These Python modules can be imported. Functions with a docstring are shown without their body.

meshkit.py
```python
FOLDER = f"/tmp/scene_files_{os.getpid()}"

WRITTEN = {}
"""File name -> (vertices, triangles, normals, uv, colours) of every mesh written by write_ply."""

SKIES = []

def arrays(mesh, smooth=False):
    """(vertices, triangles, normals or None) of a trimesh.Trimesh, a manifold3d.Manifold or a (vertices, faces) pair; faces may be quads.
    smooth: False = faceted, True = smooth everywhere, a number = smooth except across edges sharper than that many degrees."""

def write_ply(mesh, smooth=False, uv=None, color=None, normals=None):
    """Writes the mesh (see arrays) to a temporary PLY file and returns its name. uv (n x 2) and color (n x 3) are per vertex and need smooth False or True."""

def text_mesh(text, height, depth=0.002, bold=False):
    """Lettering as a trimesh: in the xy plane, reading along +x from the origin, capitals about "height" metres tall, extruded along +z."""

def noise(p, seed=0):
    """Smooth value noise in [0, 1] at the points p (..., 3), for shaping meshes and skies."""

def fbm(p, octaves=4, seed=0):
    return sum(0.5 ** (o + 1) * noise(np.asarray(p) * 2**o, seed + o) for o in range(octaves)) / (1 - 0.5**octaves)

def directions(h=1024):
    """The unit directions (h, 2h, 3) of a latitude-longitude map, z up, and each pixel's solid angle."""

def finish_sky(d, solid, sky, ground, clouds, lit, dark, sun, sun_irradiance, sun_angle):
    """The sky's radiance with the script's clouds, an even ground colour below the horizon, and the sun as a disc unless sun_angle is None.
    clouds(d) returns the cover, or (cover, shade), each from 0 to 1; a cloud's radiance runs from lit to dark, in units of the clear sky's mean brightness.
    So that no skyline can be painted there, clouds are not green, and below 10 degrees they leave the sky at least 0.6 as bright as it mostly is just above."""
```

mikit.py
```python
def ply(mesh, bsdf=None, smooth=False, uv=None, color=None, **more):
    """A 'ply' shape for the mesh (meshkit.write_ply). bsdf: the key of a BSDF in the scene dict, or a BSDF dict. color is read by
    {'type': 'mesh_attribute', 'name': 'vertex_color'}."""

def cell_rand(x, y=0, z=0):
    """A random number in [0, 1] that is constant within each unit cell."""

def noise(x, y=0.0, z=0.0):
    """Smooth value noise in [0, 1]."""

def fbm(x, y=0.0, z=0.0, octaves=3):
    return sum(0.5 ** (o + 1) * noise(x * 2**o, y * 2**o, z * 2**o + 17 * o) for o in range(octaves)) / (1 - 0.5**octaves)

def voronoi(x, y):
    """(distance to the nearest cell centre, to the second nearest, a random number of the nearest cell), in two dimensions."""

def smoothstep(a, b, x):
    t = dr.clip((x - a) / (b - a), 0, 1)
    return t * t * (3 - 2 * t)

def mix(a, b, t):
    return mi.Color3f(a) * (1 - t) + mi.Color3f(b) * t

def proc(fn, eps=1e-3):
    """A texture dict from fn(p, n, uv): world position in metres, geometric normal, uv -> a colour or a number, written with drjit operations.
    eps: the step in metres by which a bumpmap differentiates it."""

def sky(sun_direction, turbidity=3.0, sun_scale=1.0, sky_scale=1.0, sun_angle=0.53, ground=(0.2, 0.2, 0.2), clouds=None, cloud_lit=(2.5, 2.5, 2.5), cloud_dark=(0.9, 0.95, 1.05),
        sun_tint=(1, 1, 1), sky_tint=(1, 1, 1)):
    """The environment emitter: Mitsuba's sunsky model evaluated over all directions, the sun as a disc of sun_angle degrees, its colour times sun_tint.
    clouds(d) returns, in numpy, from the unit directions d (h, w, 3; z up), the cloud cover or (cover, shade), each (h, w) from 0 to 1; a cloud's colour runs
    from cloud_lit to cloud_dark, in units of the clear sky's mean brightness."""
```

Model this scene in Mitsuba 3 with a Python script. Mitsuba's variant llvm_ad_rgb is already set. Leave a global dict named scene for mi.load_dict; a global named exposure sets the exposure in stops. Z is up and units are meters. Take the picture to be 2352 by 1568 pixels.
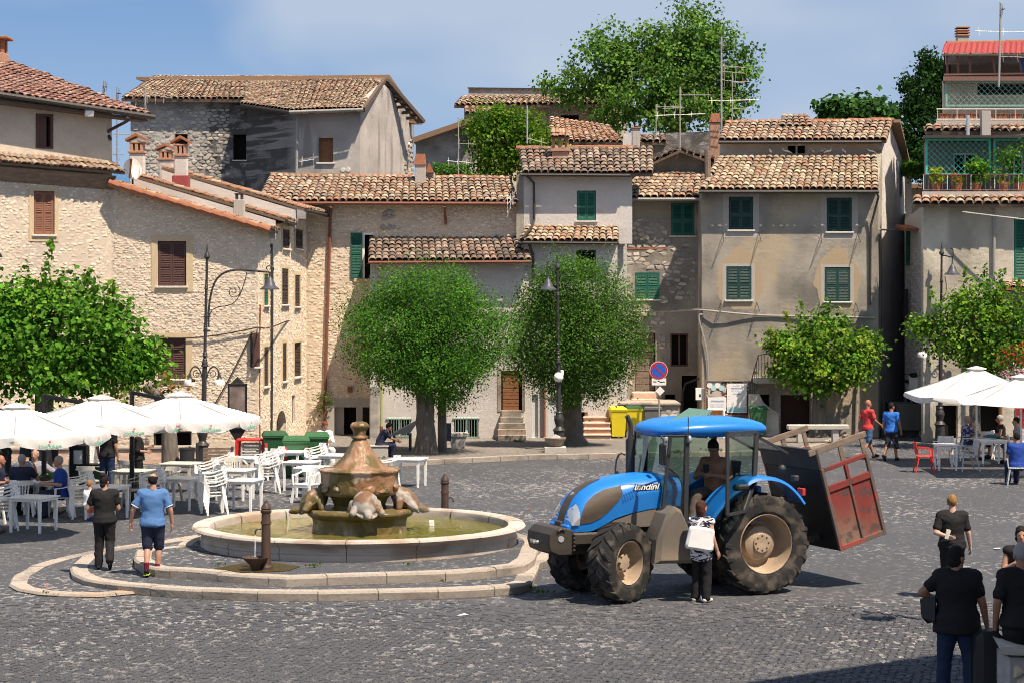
import math, random
import numpy as np, trimesh, drjit as dr, mitsuba as mi, mikit, meshkit
import manifold3d as m3
from shapely.geometry import Polygon, Point, box as sbox
from shapely.ops import unary_union
from scipy.spatial import Voronoi
# ------------------------------------------------------------------ camera, sky, exposure
T4 = mi.ScalarTransform4f
H, F, UC, VH = 4.73, 4800.0, 1176.0, 690.0          # eye height; the survey grid of the photograph (2352 wide)
scene, labels = {}, {}
scene['camera'] = {'type': 'perspective', 'fov': math.degrees(2 * math.atan(1176 / F)), 'fov_axis': 'x',
'principal_point_offset_y': (VH - 784) / 1568.0 * -1.0, 'near_clip': 0.5, 'far_clip': 30000.0,
'to_world': T4().look_at(origin=[0, 0, H], target=[0, 100, H], up=[0, 0, 1])}
SUN = np.array([0.39, -0.43, 1.0])
def clouds(d):
 q = d / np.maximum(d[..., 2:3] + 0.10, 0.02)
 p = np.stack([q[..., 0] * 0.55, q[..., 1] * 0.22 + q[..., 0] * 0.12, q[..., 2] * 0 + 3.1], -1)
 f = meshkit.fbm(p * (1.5, 1.9, 1) + meshkit.fbm(p * 1.3, 3, 5)[..., None] * 1.1, 5, 8)
 veil = np.clip((f - 0.40) / 0.17, 0, 1)
 low = np.clip(1 - d[..., 2] / 0.13, 0, 1) ** 1.3
 return np.clip(0.04 + veil * 0.70 + low * 0.60, 0, 0.93), 0.0 * f
scene['sky'] = mikit.sky(SUN, turbidity=2.6, sky_scale=0.50, clouds=clouds, cloud_lit=(2.30, 2.62, 3.08), cloud_dark=(0.9, 0.95, 1.05), sky_tint=(0.90, 1.0, 1.12))
exposure = 2.35
def P(u, v, d):                    # surveyed point: photo column, row and its distance
 return np.array([(u - UC) * d / F, d, H - (v - VH) * d / F])
def PZ(u, v, z=0.0):               # the same for a point of known height
 return P(u, v, (H - z) * F / (v - VH))
# ------------------------------------------------------------------ mesh helpers
R_ = np.random.default_rng
def uniq(k, _n={}):
 n = _n.get(k, -1) + 1
 _n[k] = n
 return k if n == 0 else f'{k}_{n:03d}'
class Thing:
 def __init__(s, name, label, cat, group=None, kind=None):
  s.k = uniq(name)
  labels[s.k] = {'label': label}
  if cat: labels[s.k]['category'] = cat
  if group: labels[s.k]['group'] = group
  if kind: labels[s.k]['kind'] = kind
 def part(s, name, mesh, mat, smooth=False, label=None, kind=None, color=None, tw=None):
  k = uniq(f'{s.k}__{name}')
  d = dict(mesh) if isinstance(mesh, dict) else mikit.ply(cat(mesh), mat, smooth, color=color)
  if isinstance(mesh, dict) and mat: d['bsdf'] = {'type': 'ref', 'id': mat}
  if tw is not None: d['to_world'] = tw
  scene[k] = d
  if label or kind:
   labels[k] = {}
   if label: labels[k]['label'] = label
   if kind: labels[k]['kind'] = kind
  return k
 def sub(s, k, *a, **q): return s.part(k[len(s.k) + 2:] + '__' + a[0], *a[1:], **q)
 def me(s, mesh, mat, smooth=False, color=None):
  scene[s.k] = mikit.ply(cat(mesh), mat, smooth, color=color)
  return s
def structure(name, mesh, mat, smooth=False, label=None, kind='structure', color=None):
 k = uniq(name)
 scene[k] = mikit.ply(cat(mesh), mat, smooth, color=color)
 labels[k] = {'kind': kind}
 if label: labels[k]['label'] = label
 return k
def cat(m):
 if isinstance(m, (list, tuple)) and not (len(m) == 2 and isinstance(m[0], np.ndarray)):
  return trimesh.util.concatenate([tm(x) for x in m])
 return tm(m)
def tm(m):
 if isinstance(m, trimesh.Trimesh): return m
 v, f, _ = meshkit.arrays(m)
 return trimesh.Trimesh(v, f, process=False)
QB = np.array([[0, 2, 3, 1], [4, 5, 7, 6], [0, 1, 5, 4], [2, 6, 7, 3], [0, 4, 6, 2], [1, 3, 7, 5]])
def bx(lo, hi):
 lo, hi = np.asarray(lo, float), np.asarray(hi, float)
 v = np.array([[(lo, hi)[i][0], (lo, hi)[j][1], (lo, hi)[k][2]] for i in (0, 1) for j in (0, 1) for k in (0, 1)])
 f = np.array([[0, 1, 3, 2], [4, 6, 7, 5], [0, 4, 5, 1], [2, 3, 7, 6], [0, 2, 6, 4], [1, 5, 7, 3]])
 return trimesh.Trimesh(v, np.vstack([f[:, [0, 1, 2]], f[:, [0, 2, 3]]]), process=False)
def cb(lo, hi, b=0.01):            # box with chamfered edges
 lo, hi = np.asarray(lo, float), np.asarray(hi, float)
 b = min(b, *(0.45 * (hi - lo)))
 pts = []
 for s in np.ndindex(2, 2, 2):
  c = np.where(s, hi, lo)
  for k in range(3):
   q = c + np.where(s, -b, b)
   q[k] = c[k]
   pts.append(q)
 return hull(pts)
def hull(pts): return tm(m3.Manifold.hull_points(np.asarray(pts, float)))
def hexa(p8):                      # 8 corners: bottom 4 round, top 4 round
 p = np.asarray(p8, float)
 f = [[0, 3, 2, 1], [4, 5, 6, 7]] + [[i, (i + 1) % 4, (i + 1) % 4 + 4, i + 4] for i in range(4)]
 f = np.array(f)
 return trimesh.Trimesh(p, np.vstack([f[:, [0, 1, 2]], f[:, [0, 2, 3]]]), process=False)
def tube(pts, r, sides=8, cap=True):
 p = np.asarray(pts, float); n = len(p)
 r = np.broadcast_to(np.asarray(r, float), (n,))
 t = np.gradient(p, axis=0); t /= np.linalg.norm(t, axis=1, keepdims=True) + 1e-12
 a = np.cross(t[0], [0, 0, 1.0]) if abs(t[0][2]) < 0.9 else np.cross(t[0], [0, 1.0, 0])
 A = []
 for k in range(n):
  a = a - t[k] * (a @ t[k]); a /= np.linalg.norm(a) + 1e-12
  A.append(a)
 A = np.array(A); B = np.cross(t, A)
 g = np.arange(sides) * 2 * np.pi / sides
 v = (p[:, None] + r[:, None, None] * (np.cos(g)[None, :, None] * A[:, None] + np.sin(g)[None, :, None] * B[:, None])).reshape(-1, 3)
 f = []
 for k in range(n - 1):
  for j in range(sides):
   a0, a1 = k * sides + j, k * sides + (j + 1) % sides
   f += [[a0, a1, a1 + sides], [a0, a1 + sides, a0 + sides]]
 if cap:
  v = np.vstack([v, p[0], p[-1]])
  m = len(v)
  for j in range(sides):
   f += [[m - 2, (j + 1) % sides, j], [m - 1, (n - 1) * sides + j, (n - 1) * sides + (j + 1) % sides]]
 return trimesh.Trimesh(v, np.array(f), process=False)
def curve(pts, n=12):              # smooth curve through points
 p = np.asarray(pts, float)
 t = np.linspace(0, 1, len(p))
 from scipy.interpolate import CubicSpline
 return CubicSpline(t, p)(np.linspace(0, 1, n))
def lathe(prof, seg=24, c=(0, 0, 0), a0=0.0, a1=2 * math.pi):   # prof: (radius, z) from bottom to top
 p = np.asarray(prof, float); n = len(p)
 full = abs(a1 - a0 - 2 * math.pi) < 1e-6
 g = a0 + (a1 - a0) * np.arange(seg + (not full)) / seg
 m = len(g)
 v = np.stack([p[:, None, 0] * np.cos(g), p[:, None, 0] * np.sin(g), np.broadcast_to(p[:, None, 1], (n, m))], -1).reshape(-1, 3) + np.asarray(c, float)
 f = []
 for k in range(n - 1):
  for j in range(m if full else m - 1):
   a, b = k * m + j, k * m + (j + 1) % m
   f += [[a, b, b + m], [a, b + m, a + m]]
 return trimesh.Trimesh(v, np.array(f), process=False)
def prism(poly, z0, z1):           # plan polygon or list of points
 g = poly if hasattr(poly, 'geom_type') else Polygon(poly)
 if not g.is_valid: g = g.buffer(0)
 out = []
 for q in getattr(g, 'geoms', [g]):
  if q.area < 1e-7: continue
  m = trimesh.creation.extrude_polygon(q, z1 - z0, engine='earcut')
  m.apply_translation([0, 0, z0]); out.append(m)
 return trimesh.util.concatenate(out)
def M(loc=(0, 0, 0), rz=0.0, rx=0.0, ry=0.0, s=1.0):
 m = np.eye(4)
 R = trimesh.transformations.euler_matrix(rx, ry, rz, 'sxyz')[:3, :3]
 m[:3, :3] = R * np.asarray(s); m[:3, 3] = loc
 return m
def xf(mesh, m):
 q = cat(mesh).copy(); q.apply_transform(m); return q
def seg_box(a, b, w, h, up=(0, 0, 1)):     # a bar from a to b
 a, b = np.asarray(a, float), np.asarray(b, float)
 t = (b - a) / np.linalg.norm(b - a)
 if abs(t @ np.asarray(up, float)) > .97: up = (0, 1, 0) if abs(t[1]) < .9 else (1, 0, 0)
 s = np.cross(t, up); s /= np.linalg.norm(s) + 1e-12
 n = np.cross(s, t)
 return hexa([a - s * w / 2 - n * h / 2, a + s * w / 2 - n * h / 2, b + s * w / 2 - n * h / 2, b - s * w / 2 - n * h / 2,
a - s * w / 2 + n * h / 2, a + s * w / 2 + n * h / 2, b + s * w / 2 + n * h / 2, b - s * w / 2 + n * h / 2])
def shared(mesh, mat, smooth=False, color=None): return mikit.ply(cat(mesh), mat, smooth, color=color)
def sph(c, r, seg=12):
 s = m3.Manifold.sphere(1.0, seg)
 return s.scale(list(np.broadcast_to(r, 3).astype(float))).translate(list(map(float, c)))
# ------------------------------------------------------------------ materials
def rgb(*c): return {'type': 'rgb', 'value': [float(x) for x in (c if len(c) == 3 else c[0])]}
def plain(key, c, rough=0.7, **k):
 d = {'type': 'principled', 'base_color': rgb(*c), 'roughness': rough, 'specular': k.pop('specular', 0.4), **k}
 scene[key] = {'type': 'twosided', 'bsdf': d}
 return key
def procm(key, fn, rough=0.85, bump=None, scale=0.01, eps=0.004, specular=0.3):
 d = {'type': 'principled', 'base_color': mikit.proc(fn), 'roughness': rough, 'specular': specular}
 if bump: d = {'type': 'bumpmap', 'tex': mikit.proc(bump, eps), 'scale': scale, 'bsdf': d}
 scene[key] = {'type': 'twosided', 'bsdf': d}
 return key
VC = {'type': 'mesh_attribute', 'name': 'vertex_color'}
scene['mat_tinted'] = {'type': 'twosided', 'bsdf': {'type': 'principled', 'base_color': VC, 'roughness': 0.85, 'specular': 0.25}}
scene['mat_leaf'] = {'type': 'principledthin', 'base_color': VC, 'roughness': 0.5, 'diff_trans': 0.75, 'spec_trans': 0.0, 'eta': 1.35}
N, FB, SS, MX, VO = mikit.noise, mikit.fbm, mikit.smoothstep, mikit.mix, mikit.voronoi
def f_ground(p, n, uv):
 big = FB(p.x * 0.25, p.y * 0.25, 3.0, 2)
 a, b, r = VO(p.x * 9.5 + 1.5 * N(p.x * .7, p.y * .7), p.y * 9.5 + 1.5 * N(p.x * .7, p.y * .7, 9))
 base = MX((0.045, 0.048, 0.056), (0.066, 0.070, 0.081), r * 0.5 + big * 0.6)
 joint = 1 - SS(0.02, 0.13, b - a)
 fl = FB(p.x * 13.0, p.y * 10, 1.7, 4)
 cl = N(p.x * 0.8, p.y * 0.6, 5.0)
 m = SS(0.635, 0.70, fl + 0.10 * cl)
 col = MX(base, (0.045, 0.045, 0.052), joint * 0.5)
 return MX(col, (0.30, 0.295, 0.29), dr.clip(m * (0.38 + 0.42 * joint + 0.15 * r) * (.36 + .8 * SS(.3, .7, N(p.x * .35, p.y * .35, 8))), 0, 1))
procm('mat_cobble', f_ground, 0.72, lambda p, n, uv: 1 - SS(0.0, 0.25, VO(p.x * 9.5, p.y * 9.5)[0]) * 0.5, 0.008, 0.01)
def f_stone(lo, hi, stain, k=1.0):
 def f(p, n, uv):
  q = p.x * 0.8 + p.y * 0.6
  a = FB(q * 2.2 * k, p.z * 3.2 * k, p.y * 1.3, 4)
  b = N(q * 16, p.z * 22, p.y * 9)
  c = SS(0.50, 0.74, FB(q * 0.55, p.z * 0.5, 4.2 + p.y * .3, 3))
  col = MX(lo, hi, dr.clip(a * 0.9 + b * 0.35 - 0.1, 0, 1))
  return MX(col, stain, c * 0.55)
 return f
def b_stone(p, n, uv):
 q = p.x * 0.8 + p.y * 0.6
 return FB(q * 9, p.z * 13, p.y * 6, 3) + 0.4 * N(q * 40, p.z * 40, p.y * 20)
procm('mat_tan_wall', f_stone((0.54, 0.455, 0.36), (0.65, 0.56, 0.455), (0.56, 0.45, 0.34)), 0.95, b_stone, 0.035, 0.01, 0.1)
procm('mat_pale_wall', f_stone((0.46, 0.39, 0.32), (0.62, 0.54, 0.45), (0.40, 0.35, 0.31)), 0.95, b_stone, 0.010, 0.01, 0.1)
procm('mat_white_wall', f_stone((0.44, 0.42, 0.41), (0.56, 0.54, 0.53), (0.36, 0.345, 0.34), .6), 0.95, b_stone, 0.006, 0.01, 0.1)
def f_grey(p, n, uv):
 q = p.x * 0.8 + p.y * 0.6
 a = FB(q * 1.1, p.z * 1.0, p.y, 4)
 s = FB(q * 5.0, p.z * 0.55, p.y * 2, 3)
 w = SS(0.52, 0.66, FB(q * 0.5 + 3, p.z * 0.45, 2.0, 3))
 d = SS(0.48, 0.70, FB(q * 0.7, p.z * 0.6, 8.0 + p.y * .3, 4))
 col = MX((0.17, 0.158, 0.143), (0.43, 0.395, 0.345), dr.clip(a * 0.9 + s * 0.3 - 0.1, 0, 1))
 col = MX(col, (0.42, 0.345, 0.25), w * 0.75)
 return MX(col, (0.105, 0.102, 0.10), d * 0.62 + 0.22 * N(q * 22, p.z * 26) * N(q * 3, p.z * 2, 4) * 1.6)
procm('mat_grey_wall', f_grey, 0.95, b_stone, 0.012, 0.01, 0.1)
def f_castle(p, n, uv):
 q = p.x * 0.8 + p.y * 0.6
 a = FB(q * 1.6, p.z * 2.2, p.y, 4)
 col = MX((0.17, 0.165, 0.16), (0.44, 0.42, 0.40), dr.clip(a * 1.2 - 0.1 + 0.25 * N(q * 9, p.z * 12), 0, 1))
 m = SS(0.40, 0.62, FB(q * 0.35, p.z * 0.22, 5, 4) + 0.32 * SS(2.9, 1.2, dr.abs(p.x + 12.2)) - 0.10)
 return MX(col, (0.045, 0.045, 0.047), dr.clip(m + .5 * (FB(q * 4, p.z * 3, 2, 3) - .5), 0, 1) * 0.88 * SS(0.15, 0.45, a) * (1 - .6 * SS(.60, .70, FB(q * 7, p.z * 8, 3, 3))))
procm('mat_castle_wall', f_castle, 0.95, b_stone, 0.03, 0.01, 0.1)
def f_trav(p, n, uv):
 a = FB(p.x * 2.2, p.y * 2.2, p.z * 5, 4)
 s = SS(0.52, 0.72, FB(p.x * 1.1 + 5, p.y * 1.1, p.z * 1.2, 4))
 r = SS(0.58, 0.72, FB(p.x * .7, p.y * .7 + 3, p.z * 2, 3))
 col = MX((0.24, 0.205, 0.172), (0.36, 0.325, 0.29), a)
 col = MX(col, (0.30, 0.20, 0.125), r * 0.4)
 return MX(col, (0.11, 0.10, 0.092), s * 0.6 + 0.25 * SS(.55, .8, N(p.x * 30, p.y * 30, p.z * 30)))
procm('mat_travertine', f_trav, 0.75, lambda p, n, uv: FB(p.x * 14, p.y * 14, p.z * 14, 3), 0.006, 0.006)
def f_moss(p, n, uv):
 a = FB(p.x * 2.5, p.y * 2.5, p.z * 1.6, 4)
 s = FB(p.x * 9, p.y * 9, p.z * 1.5, 3)
 g = SS(0.44, 0.60, FB(p.x * 4, p.y * 4, p.z * 2 + 7, 4) + 0.25 * SS(1.45, 0.75, p.z))
 w = SS(0.60, 0.68, FB(p.x * 5 + 9, p.y * 5, p.z * 2.5, 3)) * SS(1.72, 1.6, p.z) + .6 * SS(.55, .7, FB(p.x * 3 - 4, p.y * 3, p.z * 1.2, 3))
 col = MX((0.17, 0.080, 0.034), (0.31, 0.19, 0.115), a * 0.7 + s * 0.4)
 col = MX(col, (0.42, 0.34, 0.28), w * 0.85)
 return MX(col, (0.065, 0.062, 0.010), g * 0.75)
procm('mat_rim_stone', lambda p, n, uv: MX(MX((0.34, 0.30, 0.265), (0.46, 0.42, 0.38), FB(p.x * 2.2, p.y * 2.2, p.z * 5, 4)), MX((0.16, 0.145, 0.13), (0.42, 0.27, 0.17), N(p.x * .9, p.y * .9, 2)), SS(.50, .68, FB(p.x * 1.6 + 5, p.y * 1.6, p.z * 3.2, 4)) * .75), 0.75, lambda p, n, uv: FB(p.x * 14, p.y * 14, p.z * 14, 3), 0.006, 0.006)
procm('mat_mossy_stone', f_moss, 0.42, lambda p, n, uv: FB(p.x * 14, p.y * 14, p.z * 9, 4), 0.03, 0.006, 0.4)
procm('mat_mossy_dark', lambda p, n, uv: MX((0.035, 0.028, 0.012), (0.11, 0.10, 0.02), FB(p.x * 5, p.y * 5, p.z * 3, 3)), 0.5)
procm('mat_bark', lambda p, n, uv: MX((0.07, 0.06, 0.052), (0.20, 0.175, 0.15), FB(p.x * 14, p.y * 14, p.z * 2.5, 3)), 0.9,
lambda p, n, uv: FB(p.x * 18, p.y * 18, p.z * 3.5, 3), 0.03, 0.006)
procm('mat_wood', lambda p, n, uv: MX((0.15, 0.065, 0.03), (0.26, 0.12, 0.055), FB(p.x * 4, p.y * 4, p.z * 25, 3)), 0.6)
procm('mat_old_wood', lambda p, n, uv: MX((0.10, 0.075, 0.06), (0.26, 0.20, 0.16), FB((p.x + p.y) * 5, p.y * 2, p.z * 18, 3)), 0.85)
procm('mat_pavement', lambda p, n, uv: MX((0.085, 0.080, 0.076), (0.165, 0.15, 0.138), FB(p.x * 1.5, p.y * 1.0, 1.0, 4) * .8 + .35 * N(p.x * 12, p.y * 12)), 0.9)
plain('mat_shutter_green', (0.012, 0.105, 0.075), 0.55)
plain('mat_shutter_deep', (0.013, 0.050, 0.048), 0.55)
plain('mat_shutter_brown', (0.085, 0.040, 0.036), 0.6)
plain('mat_shutter_tan', (0.22, 0.10, 0.065), 0.6)
plain('mat_shutter_dark', (0.055, 0.040, 0.038), 0.6)
plain('mat_surround', (0.52, 0.42, 0.28), 0.9, specular=.1)
plain('mat_sill', (0.55, 0.52, 0.48), 0.8)
plain('mat_dark_room', (0.018, 0.016, 0.015), 0.9, specular=.05)
plain('mat_copper', (0.19, 0.075, 0.05), 0.5)
plain('mat_gutter', (0.045, 0.04, 0.038), 0.5)
plain('mat_grey_pipe', (0.30, 0.29, 0.28), 0.5)
plain('mat_iron', (0.045, 0.046, 0.050), 0.45, metallic=0.3)
plain('mat_black', (0.012, 0.012, 0.013), 0.5)
plain('mat_cable', (0.05, 0.045, 0.04), 0.7)
plain('mat_slab', (0.15, 0.11, 0.085), 0.9, specular=.1)
plain('mat_beam', (0.10, 0.075, 0.06), 0.85)
plain('mat_terracotta', (0.29, 0.115, 0.062), 0.8)
plain('mat_concrete', (0.36, 0.34, 0.32), 0.9)
plain('mat_white_plastic', (0.80, 0.80, 0.79), 0.35)
plain('mat_white', (0.78, 0.78, 0.76), 0.6)
plain('mat_aluminium', (0.62, 0.62, 0.62), 0.35, metallic=0.7)
scene['mat_pane'] = {'type': 'thindielectric'}
# ------------------------------------------------------------------ walls, windows, roofs
class Wall:
 """A vertical wall between two plan points, seen left to right; s runs along it, z up, o out of it."""
 def __init__(w, p0, p1, thick=0.3):
  w.p0, w.p1 = np.asarray(p0[:2], float), np.asarray(p1[:2], float)
  w.L = np.linalg.norm(w.p1 - w.p0); w.t = (w.p1 - w.p0) / w.L
  w.n = np.array([w.t[1], -w.t[0]]); w.thick = thick; w.holes = []
 def sz(w, u, v):
  d = np.array([(u - UC) / F, 1.0])
  a, b = np.linalg.solve(np.array([d, -w.t]).T, w.p0)
  return b, H - (v - VH) / F * a
 def box_of(w, u0, v0, u1, v1):
  um, vm = (u0 + u1) / 2, (v0 + v1) / 2
  return w.sz(u0, vm)[0], w.sz(um, v1)[1], w.sz(u1, vm)[0], w.sz(um, v0)[1]     # s0 z0 s1 z1
 def at(w, s, z, o=0.0):
  q = w.p0 + w.t * s + w.n * o
  return np.array([q[0], q[1], z])
 def mat(w, s=0.0, z=0.0, o=0.0):     # local x along, y INTO the wall, z up
  m = np.eye(4)
  m[:2, 0] = w.t; m[:2, 1] = -w.n; m[:3, 3] = w.at(s, z, o)
  return m
 def slab(w, poly, o0, o1):           # polygon in (s, z) from offset o0 (front) to o1 (back, smaller)
  g = poly if hasattr(poly, 'geom_type') else Polygon(poly)
  m = prism(g, 0, o0 - o1)
  m.vertices = m.vertices[:, [0, 2, 1]] * [1, 1, 1]
  m.faces = m.faces[:, ::-1]
  m.vertices[:, 1] -= o0 * 1.0
  m.apply_transform(w.mat())
  return m
 def bar(w, s0, z0, s1, z1, o0, o1, b=0.0):
  lo, hi = (min(s0, s1), -max(o0, o1), min(z0, z1)), (max(s0, s1), -min(o0, o1), max(z0, z1))
  m = cb(lo, hi, b) if b else bx(lo, hi)
  m.apply_transform(w.mat()); return m
 def poly_uv(w, uvs): return [w.sz(u, v) for u, v in uvs]
 def make(w, th, poly, mat, name='wall', label=None):
  g = Polygon(poly)
  for h in w.holes: g = g.difference(h)
  w.face = g
  return th.part(name, w.slab(g, 0.0, -w.thick), mat, label=label)
def leaf_mesh(wd, ht, th=0.035, rails=(0.46,), pitch=0.052):
 f = [bx((0, 0, 0), (0.05, th, ht)), bx((wd - 0.05, 0, 0), (wd, th, ht)), bx((0.05, 0, 0), (wd - 0.05, th, 0.07)), bx((0.05, 0, ht - 0.06), (wd - 0.05, th, ht))]
 f += [bx((0.05, 0, ht * r - 0.035), (wd - 0.05, th, ht * r + 0.035)) for r in rails]
 s, z = [], 0.07
 while z < ht - 0.09:
  if not any(abs(z + 0.02 - ht * r) < 0.055 for r in rails):
   s.append(hexa([(0.05, 0.002, z), (wd - 0.05, 0.002, z), (wd - 0.05, th - .004, z + 0.036), (0.05, th - .004, z + 0.036),
(0.05, 0.002, z + 0.010), (wd - 0.05, 0.002, z + 0.010), (wd - 0.05, th - .004, z + 0.046), (0.05, th - .004, z + 0.046)]))
  z += pitch
 s.append(bx((0.045, th - 0.002, 0.05), (wd - 0.045, th + 0.004, ht - 0.05)))
 return cat(f), cat(s)
def shutters(th, w, uv, mat, leaves=2, sill=True, surround=None, depth=0.05, ang=(0, 0), hole=True, label=None, pitch=0.052, sillmat='mat_sill'):
 s0, z0, s1, z1 = w.box_of(*uv)
 if hole: w.holes.append(sbox(s0, z0, s1, z1))
 k = th.part('window', w.bar(s0 - .02, z0 - .02, s1 + .02, z1 + .02, -0.16, -0.2), 'mat_dark_room')
 th.sub(k, 'frame', [w.bar(s0, z0, s0 + .03, z1, -depth, -depth - .1), w.bar(s1 - .03, z0, s1, z1, -depth, -depth - .1), w.bar(s0 + .03, z1 - .03, s1 - .03, z1, -depth, -depth - .1)], mat)
 a, b = s0 + .032, s1 - .032
 wd = (b - a) / leaves - .004
 for i in range(leaves):
  f, sl = leaf_mesh(wd, z1 - z0 - .045, pitch=pitch)
  g = ang[i % len(ang)]
  if i == leaves - 1 and leaves > 1:
   m = w.mat(b, z0 + .01, -depth + .01) @ M(rz=math.radians(g)) @ M((-wd, 0, 0))
  else:
   m = w.mat(a + i * (wd + .008), z0 + .01, -depth + .01) @ M(rz=-math.radians(g))
  q = th.part('shutter', xf(f, m), mat, label=label)
  th.sub(q, 'slats', xf(sl, m), mat, kind='stuff')
 if sill: th.part('sill', w.bar(s0 - .06, z0 - .06, s1 + .06, z0 - .002, 0.09, -0.08, .01), sillmat)
 if surround:
  e = surround if isinstance(surround, tuple) else (surround,) * 4
  g = sbox(s0 - e[0], z0 - e[1], s1 + e[2], z1 + e[3]).difference(sbox(s0, z0, s1, z1))
  th.part('surround', w.slab(g, 0.03, -0.02), 'mat_surround')
 return s0, z0, s1, z1
def opening(th, w, uv, back='mat_dark_room', depth=0.35, name='window', frame=None, hole=True):
 s0, z0, s1, z1 = w.box_of(*uv)
 if hole: w.holes.append(sbox(s0, z0, s1, z1))
 k = th.part(name, w.bar(s0 - .03, z0 - .03, s1 + .03, z1 + .03, -depth, -depth - .05), back)
 if frame:
  th.sub(k, 'frame', [w.bar(s0, z0, s0 + .06, z1, -.08, -.16), w.bar(s1 - .06, z0, s1, z1, -.08, -.16), w.bar(s0 + .06, z1 - .06, s1 - .06, z1, -.08, -.16),
w.bar((s0 + s1) / 2 - .03, z0, (s0 + s1) / 2 + .03, z1 - .06, -.09, -.15), w.bar(s0 + .06, z0, s1 - .06, z0 + .06, -.08, -.16)], frame)
 return (s0, z0, s1, z1), k
TILE = {'tan': [(.50, .36, .24), (.42, .27, .17), (.56, .43, .29), (.38, .25, .18), (.46, .23, .14), (.33, .24, .19), (.50, .40, .30), (.40, .31, .23)],
'grey': [(.36, .27, .21), (.30, .21, .16), (.42, .33, .25), (.25, .19, .155), (.38, .22, .16), (.44, .37, .30), (.22, .175, .15), (.34, .25, .20)],
'gold': [(.58, .43, .27), (.52, .36, .22), (.62, .49, .32), (.46, .30, .18), (.52, .27, .17), (.48, .39, .28), (.60, .46, .34), (.42, .32, .23)],
'red': [(.42, .20, .15), (.38, .18, .14), (.46, .24, .19), (.34, .17, .14), (.44, .27, .22), (.40, .21, .17), (.48, .28, .22), (.36, .20, .17)],
'bright': [(.56, .29, .17), (.60, .36, .23), (.50, .24, .14), (.62, .43, .29), (.46, .22, .14), (.58, .40, .28), (.54, .27, .16), (.60, .45, .33)]}
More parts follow.
